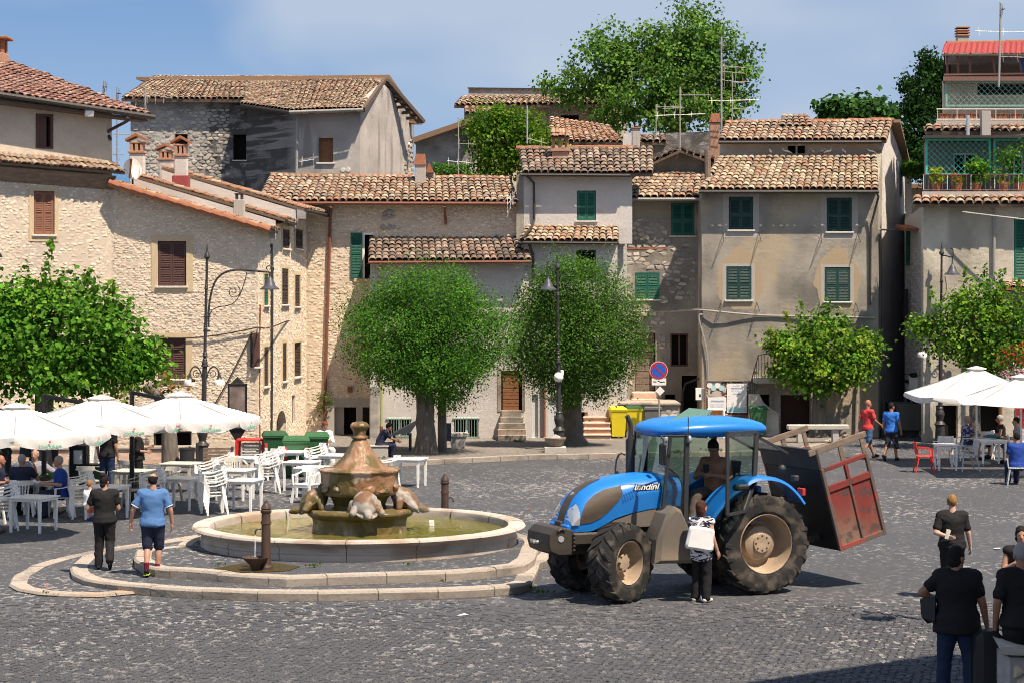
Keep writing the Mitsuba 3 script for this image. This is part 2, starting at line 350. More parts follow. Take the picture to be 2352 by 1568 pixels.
def barrel(w, l, rng):
 g = np.linspace(0, np.pi, 6)
 def ring(r, h, y, z): return np.stack([-np.cos(g) * r, np.full(6, y), np.sin(g) * h + z], 1)
 j = rng.uniform(.94, 1.06)
 a, b = ring(w * .48 * j, w * .33 * j, 0, .030), ring(w * .37, w * .28, l, .0)
 c = ring(w * .41 * j, w * .27 * j, .001, .026)
 v = np.vstack([a, b, c])
 f = []
 for k in range(5):
  f += [[k, k + 1, k + 7], [k, k + 7, k + 6], [k, 12 + k, 13 + k], [k, 13 + k, k + 1]]
 return v, np.array(f)
_bar = {}
def roof(th, EL, ER, RR, RL, pal='tan', tw=0.215, tl=0.34, parts=300, slab=0.09, seed=0, name='roof', sag=0.03, edge=True, clip=None):
 """A slope of barrel tiles between the eave (left, right) and the upper edge (right, left)."""
 EL, ER, RR, RL = (np.asarray(x, float) for x in (EL, ER, RR, RL))
 rng = R_(seed + 11)
 n = np.cross(ER - EL, RL - EL); n /= np.linalg.norm(n)
 if n[2] < 0: n = -n
 key = th.part(name, hexa([EL - n * slab, ER - n * slab, RR - n * slab, RL - n * slab, EL, ER, RR, RL]), 'mat_slab')
 we = max(np.linalg.norm(ER - EL), np.linalg.norm(RR - RL))
 lu = max(np.linalg.norm(RL - EL), np.linalg.norm(RR - ER))
 nc, nr = max(2, round(we / tw)), max(1, round(lu / tl))
 kk = (pal, tw, tl)
 if kk not in _bar:
  vs = []
  for i, c in enumerate(TILE[pal]):
   for q in range(2):
    v, f = barrel(tw * 1.04, tl * 1.22, R_(i * 7 + q))
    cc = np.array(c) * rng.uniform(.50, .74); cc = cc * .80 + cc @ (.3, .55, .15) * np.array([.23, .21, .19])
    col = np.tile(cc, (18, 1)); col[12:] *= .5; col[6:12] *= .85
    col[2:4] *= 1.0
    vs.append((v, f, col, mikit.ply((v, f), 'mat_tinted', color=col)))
  _bar[kk] = vs
 vs = _bar[kk]
 items = []
 for i in range(nc):
  ph = rng.normal(0, .012)
  for j in range(nr):
   s, t = (i + .5) / nc, (j - .08 + rng.normal(0, .03)) / nr
   lo = (EL * (1 - s) + ER * s); hi = (RL * (1 - s) + RR * s)
   p = lo + (hi - lo) * t
   if clip is not None and not clip(p, s, t): continue
   up = hi - lo; up /= np.linalg.norm(up)
   x = np.cross(up, n); x /= np.linalg.norm(x)
   a = rng.normal(0, .035) + ph
   x2, u2 = x * math.cos(a) + up * math.sin(a), up * math.cos(a) - x * math.sin(a)
   m = np.eye(4)
   m[:3, 0], m[:3, 1], m[:3, 2] = x2, u2, n
   m[:3, 3] = p + n * (0.004 + rng.uniform(0, .016) + sag * 0.5 * (1 + math.sin(i * .35 + seed) * math.sin(j * .8 + seed * 2))) + x * rng.normal(0, .008)
   items.append((m, int(rng.integers(len(vs))), p[1]))
 order = np.argsort([q[2] for q in items], kind='stable')
 sel = set(order[:parts].tolist())
 V, Fc, C, o = [], [], [], 0
 for q, (m, k, _) in enumerate(items):
  v, f, col, pl = vs[k]
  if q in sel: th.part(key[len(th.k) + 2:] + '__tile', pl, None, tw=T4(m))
  else:
   V.append(v @ m[:3, :3].T + m[:3, 3]); Fc.append(f + o); C.append(col); o += len(v)
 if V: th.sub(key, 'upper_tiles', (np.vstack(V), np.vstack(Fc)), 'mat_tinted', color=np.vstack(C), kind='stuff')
 return key
def ridge(th, a, b, r=0.12, mat='mat_terracotta', l=0.42, seed=0):
 a, b = np.asarray(a, float), np.asarray(b, float)
 L = np.linalg.norm(b - a); n = max(1, round(L / l)); t = (b - a) / L
 rng = R_(seed)
 out = []
 for i in range(n):
  p, q = a + t * (i * L / n), a + t * ((i + 1) * L / n + .03)
  jz = rng.normal(0, .008)
  out.append(tube([p + (0, 0, -.03 + jz), q + (0, 0, -.035 + jz)], [r, r * .9], 10))
 return th.part('ridge_tiles', out, mat, kind='stuff')
def gutter(th, a, b, r=0.06, mat='mat_gutter'): return th.part('gutter', tube([a, b], r, 8), mat)
STONE = {'tan': [(.65, .56, .455), (.61, .52, .42), (.69, .605, .50), (.64, .53, .42), (.60, .51, .415), (.67, .585, .485)],
'grey': [(.40, .375, .34), (.33, .31, .29), (.47, .44, .40), (.36, .33, .30), (.28, .27, .26), (.44, .39, .33)],
'pink': [(.56, .38, .30), (.62, .46, .37), (.50, .33, .26), (.60, .50, .42)]}
def stones(th, w, poly, pal='tan', a=0.27, b=0.15, parts=300, proud=0.02, seed=0, cover=1.0, name='stone', holder=None, gap=0.018):
 """Rubble facing: irregular stones standing a little proud of the wall, in the (s, z) polygon."""
 g = (poly if hasattr(poly, 'geom_type') else Polygon(poly))
 for h in w.holes: g = g.difference(h.buffer(.05, join_style=2))
 rng = R_(seed + 5)
 x0, y0, x1, y1 = g.bounds
 nx, ny = int((x1 - x0) / a) + 3, int((y1 - y0) / b) + 3
 X, Y = np.meshgrid(np.arange(-1, nx), np.arange(-1, ny))
 px = x0 + (X + (Y % 2) * .5 + rng.uniform(-.36, .36, X.shape)) * a
 py = y0 + (Y + rng.uniform(-.36, .36, X.shape)) * b
 pts = np.stack([px.ravel(), py.ravel() * a / b], 1)
 vo = Voronoi(pts)
 cen = g.buffer(-0.02)
 from shapely.prepared import prep
 pg = prep(cen)
 out = []
 for i, r in enumerate(vo.point_region):
  reg = vo.regions[r]
  if -1 in reg or len(reg) < 3 or rng.random() > cover: continue
  q = vo.vertices[reg] * [1, b / a]
  if np.ptp(q[:, 0]) > 3 * a or np.ptp(q[:, 1]) > 3 * b or not pg.contains(Point(q.mean(0))): continue
  c = q.mean(0)
  if not pg.contains(Polygon(q)):
   q2 = Polygon(q).intersection(cen)
   if q2.geom_type != 'Polygon' or q2.area < .006: continue
   q = np.array(q2.convex_hull.exterior.coords)[:-1]; c = q.mean(0)
  e = q - c
  L = np.linalg.norm(e, axis=1, keepdims=True)
  if L.min() < .02: continue
  o = e * (1 - gap / np.maximum(L, .03)); f_ = o * rng.uniform(.70, .86)
  h = proud * rng.uniform(.35, 1.6)
  k = len(q)
  tilt = rng.normal(0, .10, 2)
  ff = h + f_ @ tilt
  v = np.vstack([np.column_stack([c + o, np.full(k, -.012)]), np.column_stack([c + f_, np.clip(ff, .003, None)]), [[c[0], c[1], h * 1.15]]])
  f = []
  for m in range(k):
   m2 = (m + 1) % k
   f += [[m, m2, k + m2], [m, k + m2, k + m], [k + m, k + m2, 2 * k]]
  v3 = np.array([w.at(s, z, oo) for s, z, oo in v])
  colr = np.array(STONE[pal][int(rng.integers(len(STONE[pal])))]) * rng.uniform(.85, 1.12)
  out.append((v3, np.array(f), np.tile(colr, (len(v), 1)), -len(q) * 0 - Polygon(q).area))
 order = np.argsort([q[3] for q in out], kind='stable') if out else []
 base = (holder[len(th.k) + 2:] + '__') if holder else ''
 for i in order[:parts]:
  v, f, c, _ = out[i]
  th.part(base + name, (v, f), 'mat_tinted', color=c)
 V, Fc, C, o = [], [], [], 0
 for i in order[parts:]:
  v, f, c, _ = out[i]
  V.append(v); Fc.append(f + o); C.append(c); o += len(v)
 if V: th.part(base + 'small_' + name + 's', (np.vstack(V), np.vstack(Fc)), 'mat_tinted', color=np.vstack(C), kind='stuff')
def slope_top(e, v_top, pitch, u=None):      # the point above eave point e that lies on row v_top when climbing away at this pitch
 t = math.tan(math.radians(pitch))
 dd = (H - (v_top - VH) * e[1] / F - e[2]) / (t + (v_top - VH) / F)
 d = e[1] + dd
 return P(u if u is not None else UC + e[0] * F / e[1], v_top, d)
def pipe(th, pts, r=0.05, mat='mat_copper', name='downpipe', label=None): return th.part(name, tube(pts, r, 8), mat, smooth=40, label=label)
# ------------------------------------------------------------------ ground, pavement, hills
g = [[-400, -60], [400, -60], [400, 3500], [-400, 3500]]
structure('ground', (np.array([[x, y, -0.004] for x, y in g]), np.array([[0, 1, 2], [0, 2, 3]])), 'mat_cobble')
PV = 0.14                                        # the raised pavement before the far houses
kerb_uv = [(560, 1078), (660, 1074), (735, 1066), (860, 1062), (975, 1056), (1030, 1053), (1120, 1049), (1250, 1043), (1330, 1042), (1500, 1039), (1660, 1037), (1780, 1034), (1850, 1028), (1915, 1012), (1962, 990)]
kl = [PZ(u, v, PV)[:2] for u, v in kerb_uv]
pave = Polygon(kl + [(12.8, 95), (-11, 95), (-11.2, 62.5)])
structure('pavement', prism(pave.buffer(-.28), 0.0, PV - .004), 'mat_pavement')
from shapely.geometry import LineString
kk = None
line = LineString(kl)
n_k = int(line.length / 0.95)
band = LineString(kl).buffer(.3, single_sided=True, cap_style=2, join_style=2)
for i in range(n_k):
 a, b = line.interpolate(i / n_k, True), line.interpolate((i + 1) / n_k, True)
 pa, pb = np.array(a.coords[0]), np.array(b.coords[0])
 t = (pb - pa) / np.linalg.norm(pb - pa); nn = np.array([-t[1], t[0]])
 q = [pa + t * .008, pb - t * .008, pb - t * .008 + nn * .3, pa + t * .008 + nn * .3]
 k = uniq('pavement__kerb_stone')
 scene[k] = mikit.ply(prism([tuple(x) for x in q], 0, PV + R_(i).uniform(-.006, .008)), 'mat_travertine')
def hill(name, x0, x1, y, zs, depth, mat):
 xs = np.linspace(x0, x1, 60)
 top = np.interp(np.linspace(0, 1, 60), np.linspace(0, 1, len(zs)), zs) + 14 * meshkit.fbm(np.stack([xs * .01, xs * 0, xs * 0], 1), 4, 3)
 rows = []
 for j in range(9):
  f = j / 8
  rows.append(np.stack([xs, y + depth * f + 0 * xs, -5 + (top + 5) * np.sin(f * np.pi / 2) + 12 * (f * (1 - f)) * meshkit.noise(np.stack([xs * .02, xs * 0 + j, xs * 0], 1))], 1))
 v = np.vstack(rows); i = np.arange(59)
 f = np.vstack([np.stack([j * 60 + i, j * 60 + i + 1, (j + 1) * 60 + i + 1, (j + 1) * 60 + i], 1) for j in range(8)])
 structure(name, (v, f), mat, smooth=True)
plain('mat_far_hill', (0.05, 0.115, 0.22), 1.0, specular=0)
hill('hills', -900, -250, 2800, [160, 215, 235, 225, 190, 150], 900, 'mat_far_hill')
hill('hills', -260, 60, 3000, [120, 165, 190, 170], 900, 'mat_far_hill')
# ------------------------------------------------------------------ A: tall house at the left edge
A = Thing('stone_house', 'tall stone house at the left edge with a red tiled roof', 'house')
pr = P(257, 690, 62.0)
wA = Wall(pr[:2] - np.array([4.1, 2.6]), pr[:2], .4)
shutters(A, wA, (77, 439, 125, 539), 'mat_shutter_tan', ang=(0, 0), surround=(.14, .2, .12, .08))
shutters(A, wA, (77, 649, 119, 745), 'mat_shutter_tan', surround=.12)
s0, z0, s1, z1 = wA.box_of(82, 262, 122, 342)
wA.holes.append(sbox(s0, z0, s1, z1))
kw = A.part('window', wA.bar(s0, z0, s1, z1, -.25, -.3), 'mat_dark_room')
A.sub(kw, 'frame', [wA.bar(s0, z0, s0 + .08, z1, .02, -.2), wA.bar(s1 - .08, z0, s1, z1, .02, -.2), wA.bar(s0 + .08, z1 - .08, s1 - .08, z1, .02, -.2), wA.bar(s0 + .08, z0, s1 - .08, z0 + .06, .02, -.2)], 'mat_shutter_brown')
A.sub(kw, 'open_leaf', wA.bar(s0 + .08, z0 + .06, s0 + .34, z1 - .08, -.05, -.1), 'mat_shutter_brown')
zt0 = wA.sz(20, 224)[1]; ztR = wA.sz(253, 262)[1]
gut_l, gut_r = wA.sz(-60, 216), wA.sz(257, 262)
zA = wA.sz(120, 390)[1]
low = [(0, 0), (wA.L, 0), wA.sz(257, 404), wA.sz(-80, 366)]
low[3] = (0, low[3][1])
wA.make(A, [(0, 0), (wA.L, 0), (wA.L, wA.sz(257, 268)[1] + .16), (0, wA.sz(-60, 222)[1] + .2)], 'mat_pale_wall')
stones(A, wA, [(0, 1.2), (wA.L, 1.2), (wA.L, wA.sz(257, 420)[1]), (0, wA.sz(-60, 395)[1])], 'tan', .18, .085, 300, .011, 3, .7)
# cornice roof between the storeys
cl, cr = wA.sz(-70, 371), wA.sz(257, 398)
cEL, cER = wA.at(cl[0], cl[1], .5), wA.at(wA.L + .22, cr[1], .5)
cRL, cRR = wA.at(cl[0], cl[1] + .30, -.02), wA.at(wA.L + .05, cr[1] + .30, -.02)
roof(A, cEL, cER, cRR, cRL, 'tan', .19, .28, 60, .07, 5, name='cornice_roof')
A.part('cornice', [hexa([wA.at(cl[0], cl[1] - .5, .03), wA.at(wA.L, cr[1] - .5, .03), wA.at(wA.L, cr[1] - .5, 0), wA.at(cl[0], cl[1] - .5, 0),
wA.at(cl[0], cl[1] - .1, .36), wA.at(wA.L, cr[1] - .1, .36), wA.at(wA.L, cr[1] - .1, 0), wA.at(cl[0], cl[1] - .1, 0)])], 'mat_old_wood')
# main roof: one slope, cut by a falling hip at the right
gl, gr = wA.at(*wA.sz(-70, 212), .62), P(334, 267, 61.8)
gr2 = wA.at(wA.L + 1.0, gr[2], .62)
apex_l = P(-70, 118, 66.5); apex = P(20, 148, 66.0)
def roof_poly(th, pts, pal, tw=.215, tl=.34, parts=300, seed=0, slab=.09, name='roof'):
 """A slope of any outline: pts[0] to pts[1] is the eave."""
 pts = [np.asarray(p, float) for p in pts]
 e = pts[1] - pts[0]; L = np.linalg.norm(e); e /= L
 n = np.cross(e, pts[-1] - pts[0]); n /= np.linalg.norm(n)
 if n[2] < 0: n = -n
 up = np.cross(n, e)
 if up[2] < 0: up = -up
 q = [((p - pts[0]) @ e, (p - pts[0]) @ up) for p in pts]
 pg = Polygon(q).buffer(.06)
 x0, y0, x1, y1 = Polygon(q).bounds
 flat = [pts[0] + e * a + up * b for a, b in q]
 k = len(flat)
 m = m3.Manifold.hull_points(np.array(flat + [p - n * slab for p in flat]))
 from shapely.prepared import prep as _p
 pp = _p(pg)
 c = [pts[0] + e * x0 + up * y0, pts[0] + e * x1 + up * y0, pts[0] + e * x1 + up * y1, pts[0] + e * x0 + up * y1]
 key = roof(th, *c, pal=pal, tw=tw, tl=tl, parts=parts, slab=.01, seed=seed, name=name, clip=lambda p, s, t: pp.contains(Point((p - pts[0]) @ e, (p - pts[0]) @ up)))
 scene[key] = mikit.ply(tm(m), 'mat_slab')
 return key
roof_poly(A, [gl, gr2, apex, apex_l], 'red', .23, .36, 300, 7)
tubA = tube([gl + (0, -.06, -.02), gr2 + (.1, -.06, -.02)], .075)
A.part('gutter', tubA, 'mat_gutter')
A.part('soffit', hexa([wA.at(-.2, gl[2] - .2, .0), wA.at(wA.L + .9, gr2[2] - .14, .0), wA.at(wA.L + .9, gr2[2] - .14, .58), wA.at(-.2, gl[2] - .2, .58),
wA.at(-.2, gl[2] - .12, .0), wA.at(wA.L + .9, gr2[2] - .06, .0), wA.at(wA.L + .9, gr2[2] - .06, .58), wA.at(-.2, gl[2] - .12, .58)]), 'mat_beam')
pipe(A, curve([P(292, 272, 61.4), P(284, 283, 61.5), P(252, 300, 61.9), P(247, 310, 62.0), P(254, 321, 61.9)], 14), .05, 'mat_gutter')
# side of the house towards the gap
zs_ = wA.sz(257, 270)[1]; b1, b2 = P(257, 690, 62.45) * (1, 1, 0), P(257, 690, 69) * (1, 1, 0)
A.part('side_wall', hexa([b1 + (-.3, 0, 0), b1, b2, b2 + (-.3, 0, 0), b1 + (-.3, 0, zs_), b1 + (0, 0, zs_), b2 + (0, 0, zs_), b2 + (-.3, 0, zs_)]), 'mat_pale_wall')
ch = P(2, 120, 65.5)
A.part('chimney', [cb((ch[0] - .3, ch[1] - .3, ch[2] - 1.4), (ch[0] + .18, ch[1] + .3, ch[2] - .05), .02)], 'mat_brick')
A.part('chimney_cap', [cb((ch[0] - .4, ch[1] - .4, ch[2] + .38), (ch[0] + .30, ch[1] + .4, ch[2] + .46), .02), bx((ch[0] + .05, ch[1] - .25, ch[2] - .05), (ch[0] + .15, ch[1] - .12, ch[2] + .38)), bx((ch[0] - .25, ch[1] - .25, ch[2] - .05), (ch[0] - .15, ch[1] - .12, ch[2] + .38)),
bx((ch[0] - .25, ch[1] + .1, ch[2] - .05), (ch[0] + .15, ch[1] + .25, ch[2] + .38))], 'mat_terracotta')
fl = P(205, 260, 61.0)
lampA = Thing('floodlight', 'small white floodlight under the eave of the left edge house', 'floodlight')
lampA.part('housing', xf(cb((-.13, -.09, -.1), (.13, .09, .1), .03), M(fl, rz=.4, rx=.4)), 'mat_white')
lampA.part('bracket', tube([fl + (0, 0, .05), fl + (-.05, .35, .2)], .02, 6), 'mat_gutter')
flag = Thing('flag_pole', 'dark bare pole slanting from the facade of the left edge house', 'pole')
flag.me(tube([P(-8, 575, 60.0), P(36, 641, 61.0)], .05), 'mat_iron')
# ------------------------------------------------------------------ B: stone house with the sloping verge
B = Thing('stone_house', 'pale stone house with brown shutters and a stepped roof falling to the right', 'house')
wB = Wall(P(257, 690, 62.0)[:2] + [.004, 0], P(592, 690, 62.0)[:2], .4)
shutters(B, wB, (362, 554, 428, 657), 'mat_shutter_brown', surround=(.18, .17, .2, .17))
shutters(B, wB, (362, 777, 427, 869), 'mat_shutter_brown', surround=(.18, .2, .2, .17), ang=(-7, -5))
opening(B, wB, (352, 989, 440, 1051), frame='mat_gutter')
top = [wB.sz(592, 520), wB.sz(257, 424)]
wB.make(B, [(0, 0), (wB.L, 0), (wB.L, top[0][1] - .02), (0, top[1][1] - .02)], 'mat_tan_wall')
stones(B, wB, [(0.02, .6), (wB.L - .02, .6), (wB.L - .02, top[0][1] - .1), (0.02, top[1][1] - .1)], 'tan', .17, .072, 300, .012, 8, .85)
wS = Wall(P(592, 690, 62.0)[:2] + [.004, .01], P(704, 690, 71.4)[:2], .4)
for uv, mt in [((605, 629, 615, 701), 'mat_shutter_green'), ((646, 617, 661, 699), 'mat_shutter_dark'), ((676, 632, 688, 704), 'mat_shutter_dark'), ((605, 796, 615, 886), 'mat_shutter_dark'),
((648, 787, 657, 874), 'mat_shutter_dark'), ((648, 527, 664, 571), 'mat_shutter_dark'), ((677, 527, 694, 571), 'mat_shutter_dark')]:
 shutters(B, wS, uv, mt, leaves=2, depth=.0, surround=.13, ang=(0, 0))
shutters(B, wS, (675, 786, 690, 864), 'mat_shutter_dark', depth=.0, surround=.12, ang=(-120, -8))
shutters(B, wS, (590.5, 764, 597, 841), 'mat_shutter_brown', depth=.0, surround=.0)
s0, z0, s1, z1 = wS.box_of(635, 942, 657, 1012)
arch = [(s0, 0)] + [(s0 + (s1 - s0) * (1 - math.cos(a)) / 2, z1 - .45 + .45 * math.sin(a)) for a in np.linspace(0, math.pi, 9)] + [(s1, 0)]
wS.holes.append(Polygon(arch))
B.part('arched_door', wS.slab(Polygon(arch).buffer(.04), -.28, -.33), 'mat_dark_room')
opening(B, wS, (671, 907, 678, 972), frame='mat_iron')
wS.make(B, [(0, 0), (wS.L, 0), (wS.L, wS.sz(704, 503)[1]), (0, wS.sz(592, 522)[1])], 'mat_tan_wall', 'side_wall')
stones(B, wS, [(0.02, .3), (wS.L - .02, .3), (wS.L - .02, 7.2), (0.02, 6.6)], 'tan', .20, .09, 0, .011, 9, .6)
tn = .292
def brow(d0, d1, uL, vL, uE, seed, parts, back=None):
 """One strip of the stepped roof: falls to the right, front edge along the photographed verge."""
 a = P(uL, vL, d0); e = P(uE, vL + (uE - uL) * tn, d0)
 e2 = np.array([e[0] + (back or 0), d1, e[2]]); a2 = np.array([a[0], d1, a[2]])
 return roof(B, e, e2, a2, a, 'bright', .21, .34, parts, .08, seed), a, e
_, a1, e1 = brow(61.55, 64.0, 250, 418, 618, 21, 300)
for i in range(14):
 f0, f1 = i / 14, (i + 1.06) / 14
 B.part('verge_tile', tube([a1 + (e1 - a1) * f0 + (0, -.03, -.02), a1 + (e1 - a1) * f1 + (0, -.03, -.05)], [.10, .085], 8), 'mat_terracotta')
_, a2, e2 = brow(64.02, 67.5, 300, 400, 655, 22, 60)
B.part('parapet', hexa([np.array([a2[0], 64.0, a2[2] - 1.2]), np.array([e2[0] - .3, 64.0, e2[2] - .6]), np.array([e2[0] - .3, 64.2, e2[2] - .6]), np.array([a2[0], 64.2, a2[2] - 1.2]),
np.array([a2[0], 64.0, a2[2] - .1]), np.array([e2[0] - .3, 64.0, e2[2] - .04]), np.array([e2[0] - .3, 64.2, e2[2] - .04]), np.array([a2[0], 64.2, a2[2] - .1])]), 'mat_white_wall')
_, a3, e3 = brow(67.52, 72.5, 372, 384, 700, 23, 60, .45)
B.part('parapet', hexa([np.array([a3[0], 67.5, a3[2] - 1.2]), np.array([e3[0] - .3, 67.5, e3[2] - .6]), np.array([e3[0] - .3, 67.7, e3[2] - .6]), np.array([a3[0], 67.7, a3[2] - 1.2]),
np.array([a3[0], 67.5, a3[2] - .1]), np.array([e3[0] - .3, 67.5, e3[2] - .04]), np.array([e3[0] - .3, 67.7, e3[2] - .04]), np.array([a3[0], 67.7, a3[2] - .1])]), 'mat_white_wall')
B.part('gutter', tube([e3 + (.05, 0, -.06), np.array([e3[0] + .5, 72.5, e3[2] - .06])], .06), 'mat_gutter')
pipe(B, [P(622, 560, 64.2), P(624, 620, 64.2), P(622, 1000, 64.2)], .06, 'mat_iron')
pipe(B, [P(597, 700, 62.2), P(594, 800, 62.2), P(596, 1040, 62.2)], .04, 'mat_copper')
def brick_chimney(th, u0, u1, vt, vc, vb, d, body='mat_white_wall', red=False, roofm='mat_terracotta'):
 """Plastered stack with a little brick house under two tiles."""
 a, b = P(u0, vt, d), P(u1, vb, d); w = b[0] - a[0]; x0, x1 = a[0], b[0]
 zc, zt, zb = P(u0, vc, d)[2], a[2], b[2]
 th.part('chimney', cb((x0 + w * .08, d, zb), (x1 - w * .08, d + w * .8, zc), .02), body)
 k = th.k + '__x'
 if red: th.part('chimney_flashing', cb((x0 - .02, d - .05, zb - .1), (x1 + .02, d + w * .9, zb + .3), .02), 'mat_flashing')
 hh = zt - zc
 cap = [cb((x0, d - .05, zc), (x1, d + w * .9, zc + .07), .01), cb((x0 + .03, d - .02, zc + hh * .58), (x1 - .03, d + w * .85, zc + hh * .68), .01)]
 for f in (0, .38, .76):
  cap.append(cb((x0 + .05 + (w - .1) * f, d, zc + .07), (x0 + .05 + (w - .1) * (f + .24), d + w * .75, zc + hh * .58), .01))
 th.part('chimney_head', cap, 'mat_brick')
 ap = np.array([(x0 + x1) / 2, d, zt])
 rf = []
 for sx in (x0 - .08, x1 + .08):
  q0 = np.array([sx, d - .08, zc + hh * .70]); q1 = q0 + (0, w, 0); q2 = ap + (0, w - .08, 0); q3 = ap + (0, -.08, 0)
  rf.append(hexa([q0, q1, q2, q3, q0 + (0, 0, .07), q1 + (0, 0, .07), q2 + (0, 0, .09), q3 + (0, 0, .09)]))
 th.part('chimney_tiles', rf, roofm)
procm('mat_brick', lambda p, n, uv: MX((0.42, 0.21, 0.13), (0.30, 0.26, 0.22), SS(0.62, 0.72, dr.abs(((p.z * 14) - dr.floor(p.z * 14)) - 0.0)) * .6 + .25 * N(p.x * 9, p.y * 9, p.z * 14)), 0.9)
plain('mat_flashing', (0.26, 0.055, 0.06), 0.6)
brick_chimney(B, 397, 431, 318, 359, 425, 66.0, red=True)
brick_chimney(B, 294, 332, 313, 352, 420, 64.8)
brick_chimney(B, 362, 397, 336, 368, 415, 69.5)
c0 = P(536, 447, 63.4); c1 = P(560, 505, 63.4)
B.part('chimney', cb((c0[0], 63.4, c1[2]), (c1[0], 63.75, c0[2] - .15), .015), 'mat_concrete')
B.part('chimney_cap', [cb((c0[0] + .05, 63.45, c0[2] - .15), (c0[0] + .11, 63.7, c0[2]), .005), cb((c1[0] - .11, 63.45, c0[2] - .15), (c1[0] - .05, 63.7, c0[2]), .005), cb((c0[0] + .03, 63.42, c0[2]), (c1[0] - .03, 63.73, c0[2] + .04), .005)], 'mat_iron')
def dish(u, v, d, r, rz, rust, label):
 D = Thing('satellite_dish', label, 'satellite dish')
 c = P(u, v, d)
 pf = [(0.001, 0), (r * .3, .02 * r), (r * .6, .09 * r), (r * .85, .18 * r), (r, .26 * r), (r * 1.02, .25 * r), (r * .85, .15 * r), (r * .6, .06 * r), (r * .3, -.01 * r), (.001, -.03 * r)]
 D.part('reflector', xf(lathe(pf, 28), M(c, rz=rz) @ M(rx=math.radians(72)) @ M(s=(.82, 1, 1))), rust, smooth=40)
 f = M(c, rz=rz)[:3, :3] @ np.array([0, -1, .05])
 D.part('feed_arm', tube([c + (0, 0, -r * .9), c + f * r * .55 + (0, 0, -r * .75)], .015, 6), 'mat_iron')
 D.part('mast', tube([c + (0, .12, -r * 1.8), c + (0, .12, .1)], .03, 6), 'mat_iron')
procm('mat_rusty_dish', lambda p, n, uv: MX((0.70, 0.69, 0.66), (0.36, 0.13, 0.04), SS(.5, .62, N(p.x * 9 + .3, 3.0, 1.0)) * SS(.2, .5, N(p.x * 22, p.z * 2.0, 3))), 0.5)
dish(303, 391, 62.9, .33, .45, 'mat_rusty_dish', 'white satellite dish streaked with rust on the roof edge at left')
# ------------------------------------------------------------------ C: long tan stone house behind
C = Thing('stone_house', 'long tan stone house with a rusty copper downpipe left of the round trees', 'house')
wC = Wall(P(703, 690, 71.5)[:2] + [.004, 0], P(1200, 690, 71.5)[:2], .4)
s0, z0, s1, z1 = wC.box_of(833, 535, 858, 640)
wC.holes.append(sbox(s0, z0, s1, z1))
kw = C.part('window', wC.bar(s0, z0, s1, z1, -.2, -.25), 'mat_dark_room')
C.sub(kw, 'frame', [wC.bar(s0, z0, s0 + .07, z1, .0, -.1), wC.bar(s0 + .07, z1 - .07, s1, z1, .0, -.1)], 'mat_white')
f, sl = leaf_mesh(.40, z1 - z0, rails=(.55,))
m = wC.mat(s0 - .41, z0, .06)
q = C.part('shutter', xf(f, m), 'mat_shutter_green'); C.sub(q, 'slats', xf(sl, m), 'mat_shutter_green', kind='stuff')
C.part('sill', wC.bar(s0 - .3, z0 - .12, s1, z0 - .004, .08, -.05, .01), 'mat_surround')
(s0, z0, s1, z1), kd = opening(C, wC, (768, 934, 818, 1014), name='door', depth=.5)
C.sub(kd, 'door_frame', [wC.bar(s0 - .24, 0, s0, z1, .05, -.1), wC.bar(s1, 0, s1 + .22, z1, .05, -.1), wC.bar(s0 - .26, z1, s1 + .75, z1 + .3, .06, -.1), wC.bar(s1 + .62, 0, s1 + .8, z1, .05, -.1)], 'mat_concrete')
C.sub(kd, 'open_leaf', wC.bar(s0, 0.1, s0 + .32, z1, -.12, -.18), 'mat_concrete')
C.part('alcove', wC.bar(s1 + .23, 0, s1 + .61, z1, .03, .004), 'mat_dark_room')
zt = wC.sz(900, 466)[1]
wC.make(C, [(0, 0), (wC.L, 0), (wC.L, zt), (0, zt)], 'mat_tan_wall')
stones(C, wC, [(0.02, .4), (wC.sz(870, 690)[0], .4), (wC.sz(870, 690)[0], 6.2), (wC.L, 6.9), (wC.L, zt - .1), (0.02, zt - .1)], 'tan', .20, .09, 300, .013, 12, .75)
eL, eR = P(588, 463, 70.95), P(1192, 466, 70.95)
rL, rR = slope_top(eL, 404, 19, 622), slope_top(eR, 411, 19, 1174)
roof(C, eL, eR, rR, rL, 'tan', .235, .36, 300, .1, 31)
ridge(C, rL + (0, 0, .06), rL * .68 + rR * .32 + (0, 0, .06), .1, 'mat_old_tile', seed=2)
plain('mat_old_tile', (0.20, 0.13, 0.085), 0.9)
ridge(C, rL * .67 + rR * .33 + (0, 0, .05), rR + (0, 0, .05), .09, 'mat_terracotta', seed=3)
gutter(C, eL + (.9, -.05, -.06), eR + (-.1, -.05, -.03), .055, 'mat_copper')
pipe(C, [P(760, 474, 70.9), P(759, 480, 71.35), P(757, 560, 71.4), P(750, 780, 71.4), P(745, 985, 71.4)], .055, 'mat_copper', label='rusty copper downpipe running the full height')
pipe(C, [P(1021, 474, 70.9), P(1023, 500, 71.35), P(1024, 516, 71.4)], .05, 'mat_copper')
a, b = P(953, 354, 73.0), P(977, 452, 73.0)
C.part('chimney', [cb((a[0], 73.0, b[2]), (b[0], 73.35, a[2] - .38), .01)], 'mat_concrete')
kq = C.part('chimney_cap', hexa([(a[0] - .03, 72.95, a[2] - .38), (b[0] + .02, 72.95, a[2] - .38), (b[0] + .02, 73.4, a[2] - .38), (a[0] - .03, 73.4, a[2] - .38), (a[0] + .02, 72.97, a[2]), (b[0] - .02, 73.0, a[2]), (b[0] - .02, 73.3, a[2]), (a[0] + .02, 73.35, a[2])]), 'mat_terracotta')
a = P(984, 378, 73.6)
C.part('chimney_cap', hull([a + (-.13, -.15, -.3), a + (.2, -.15, -.3), a + (.2, .3, -.3), a + (-.13, .3, -.3), a + (.03, -.15, .05), a + (.03, .3, .05)]), 'mat_terracotta')
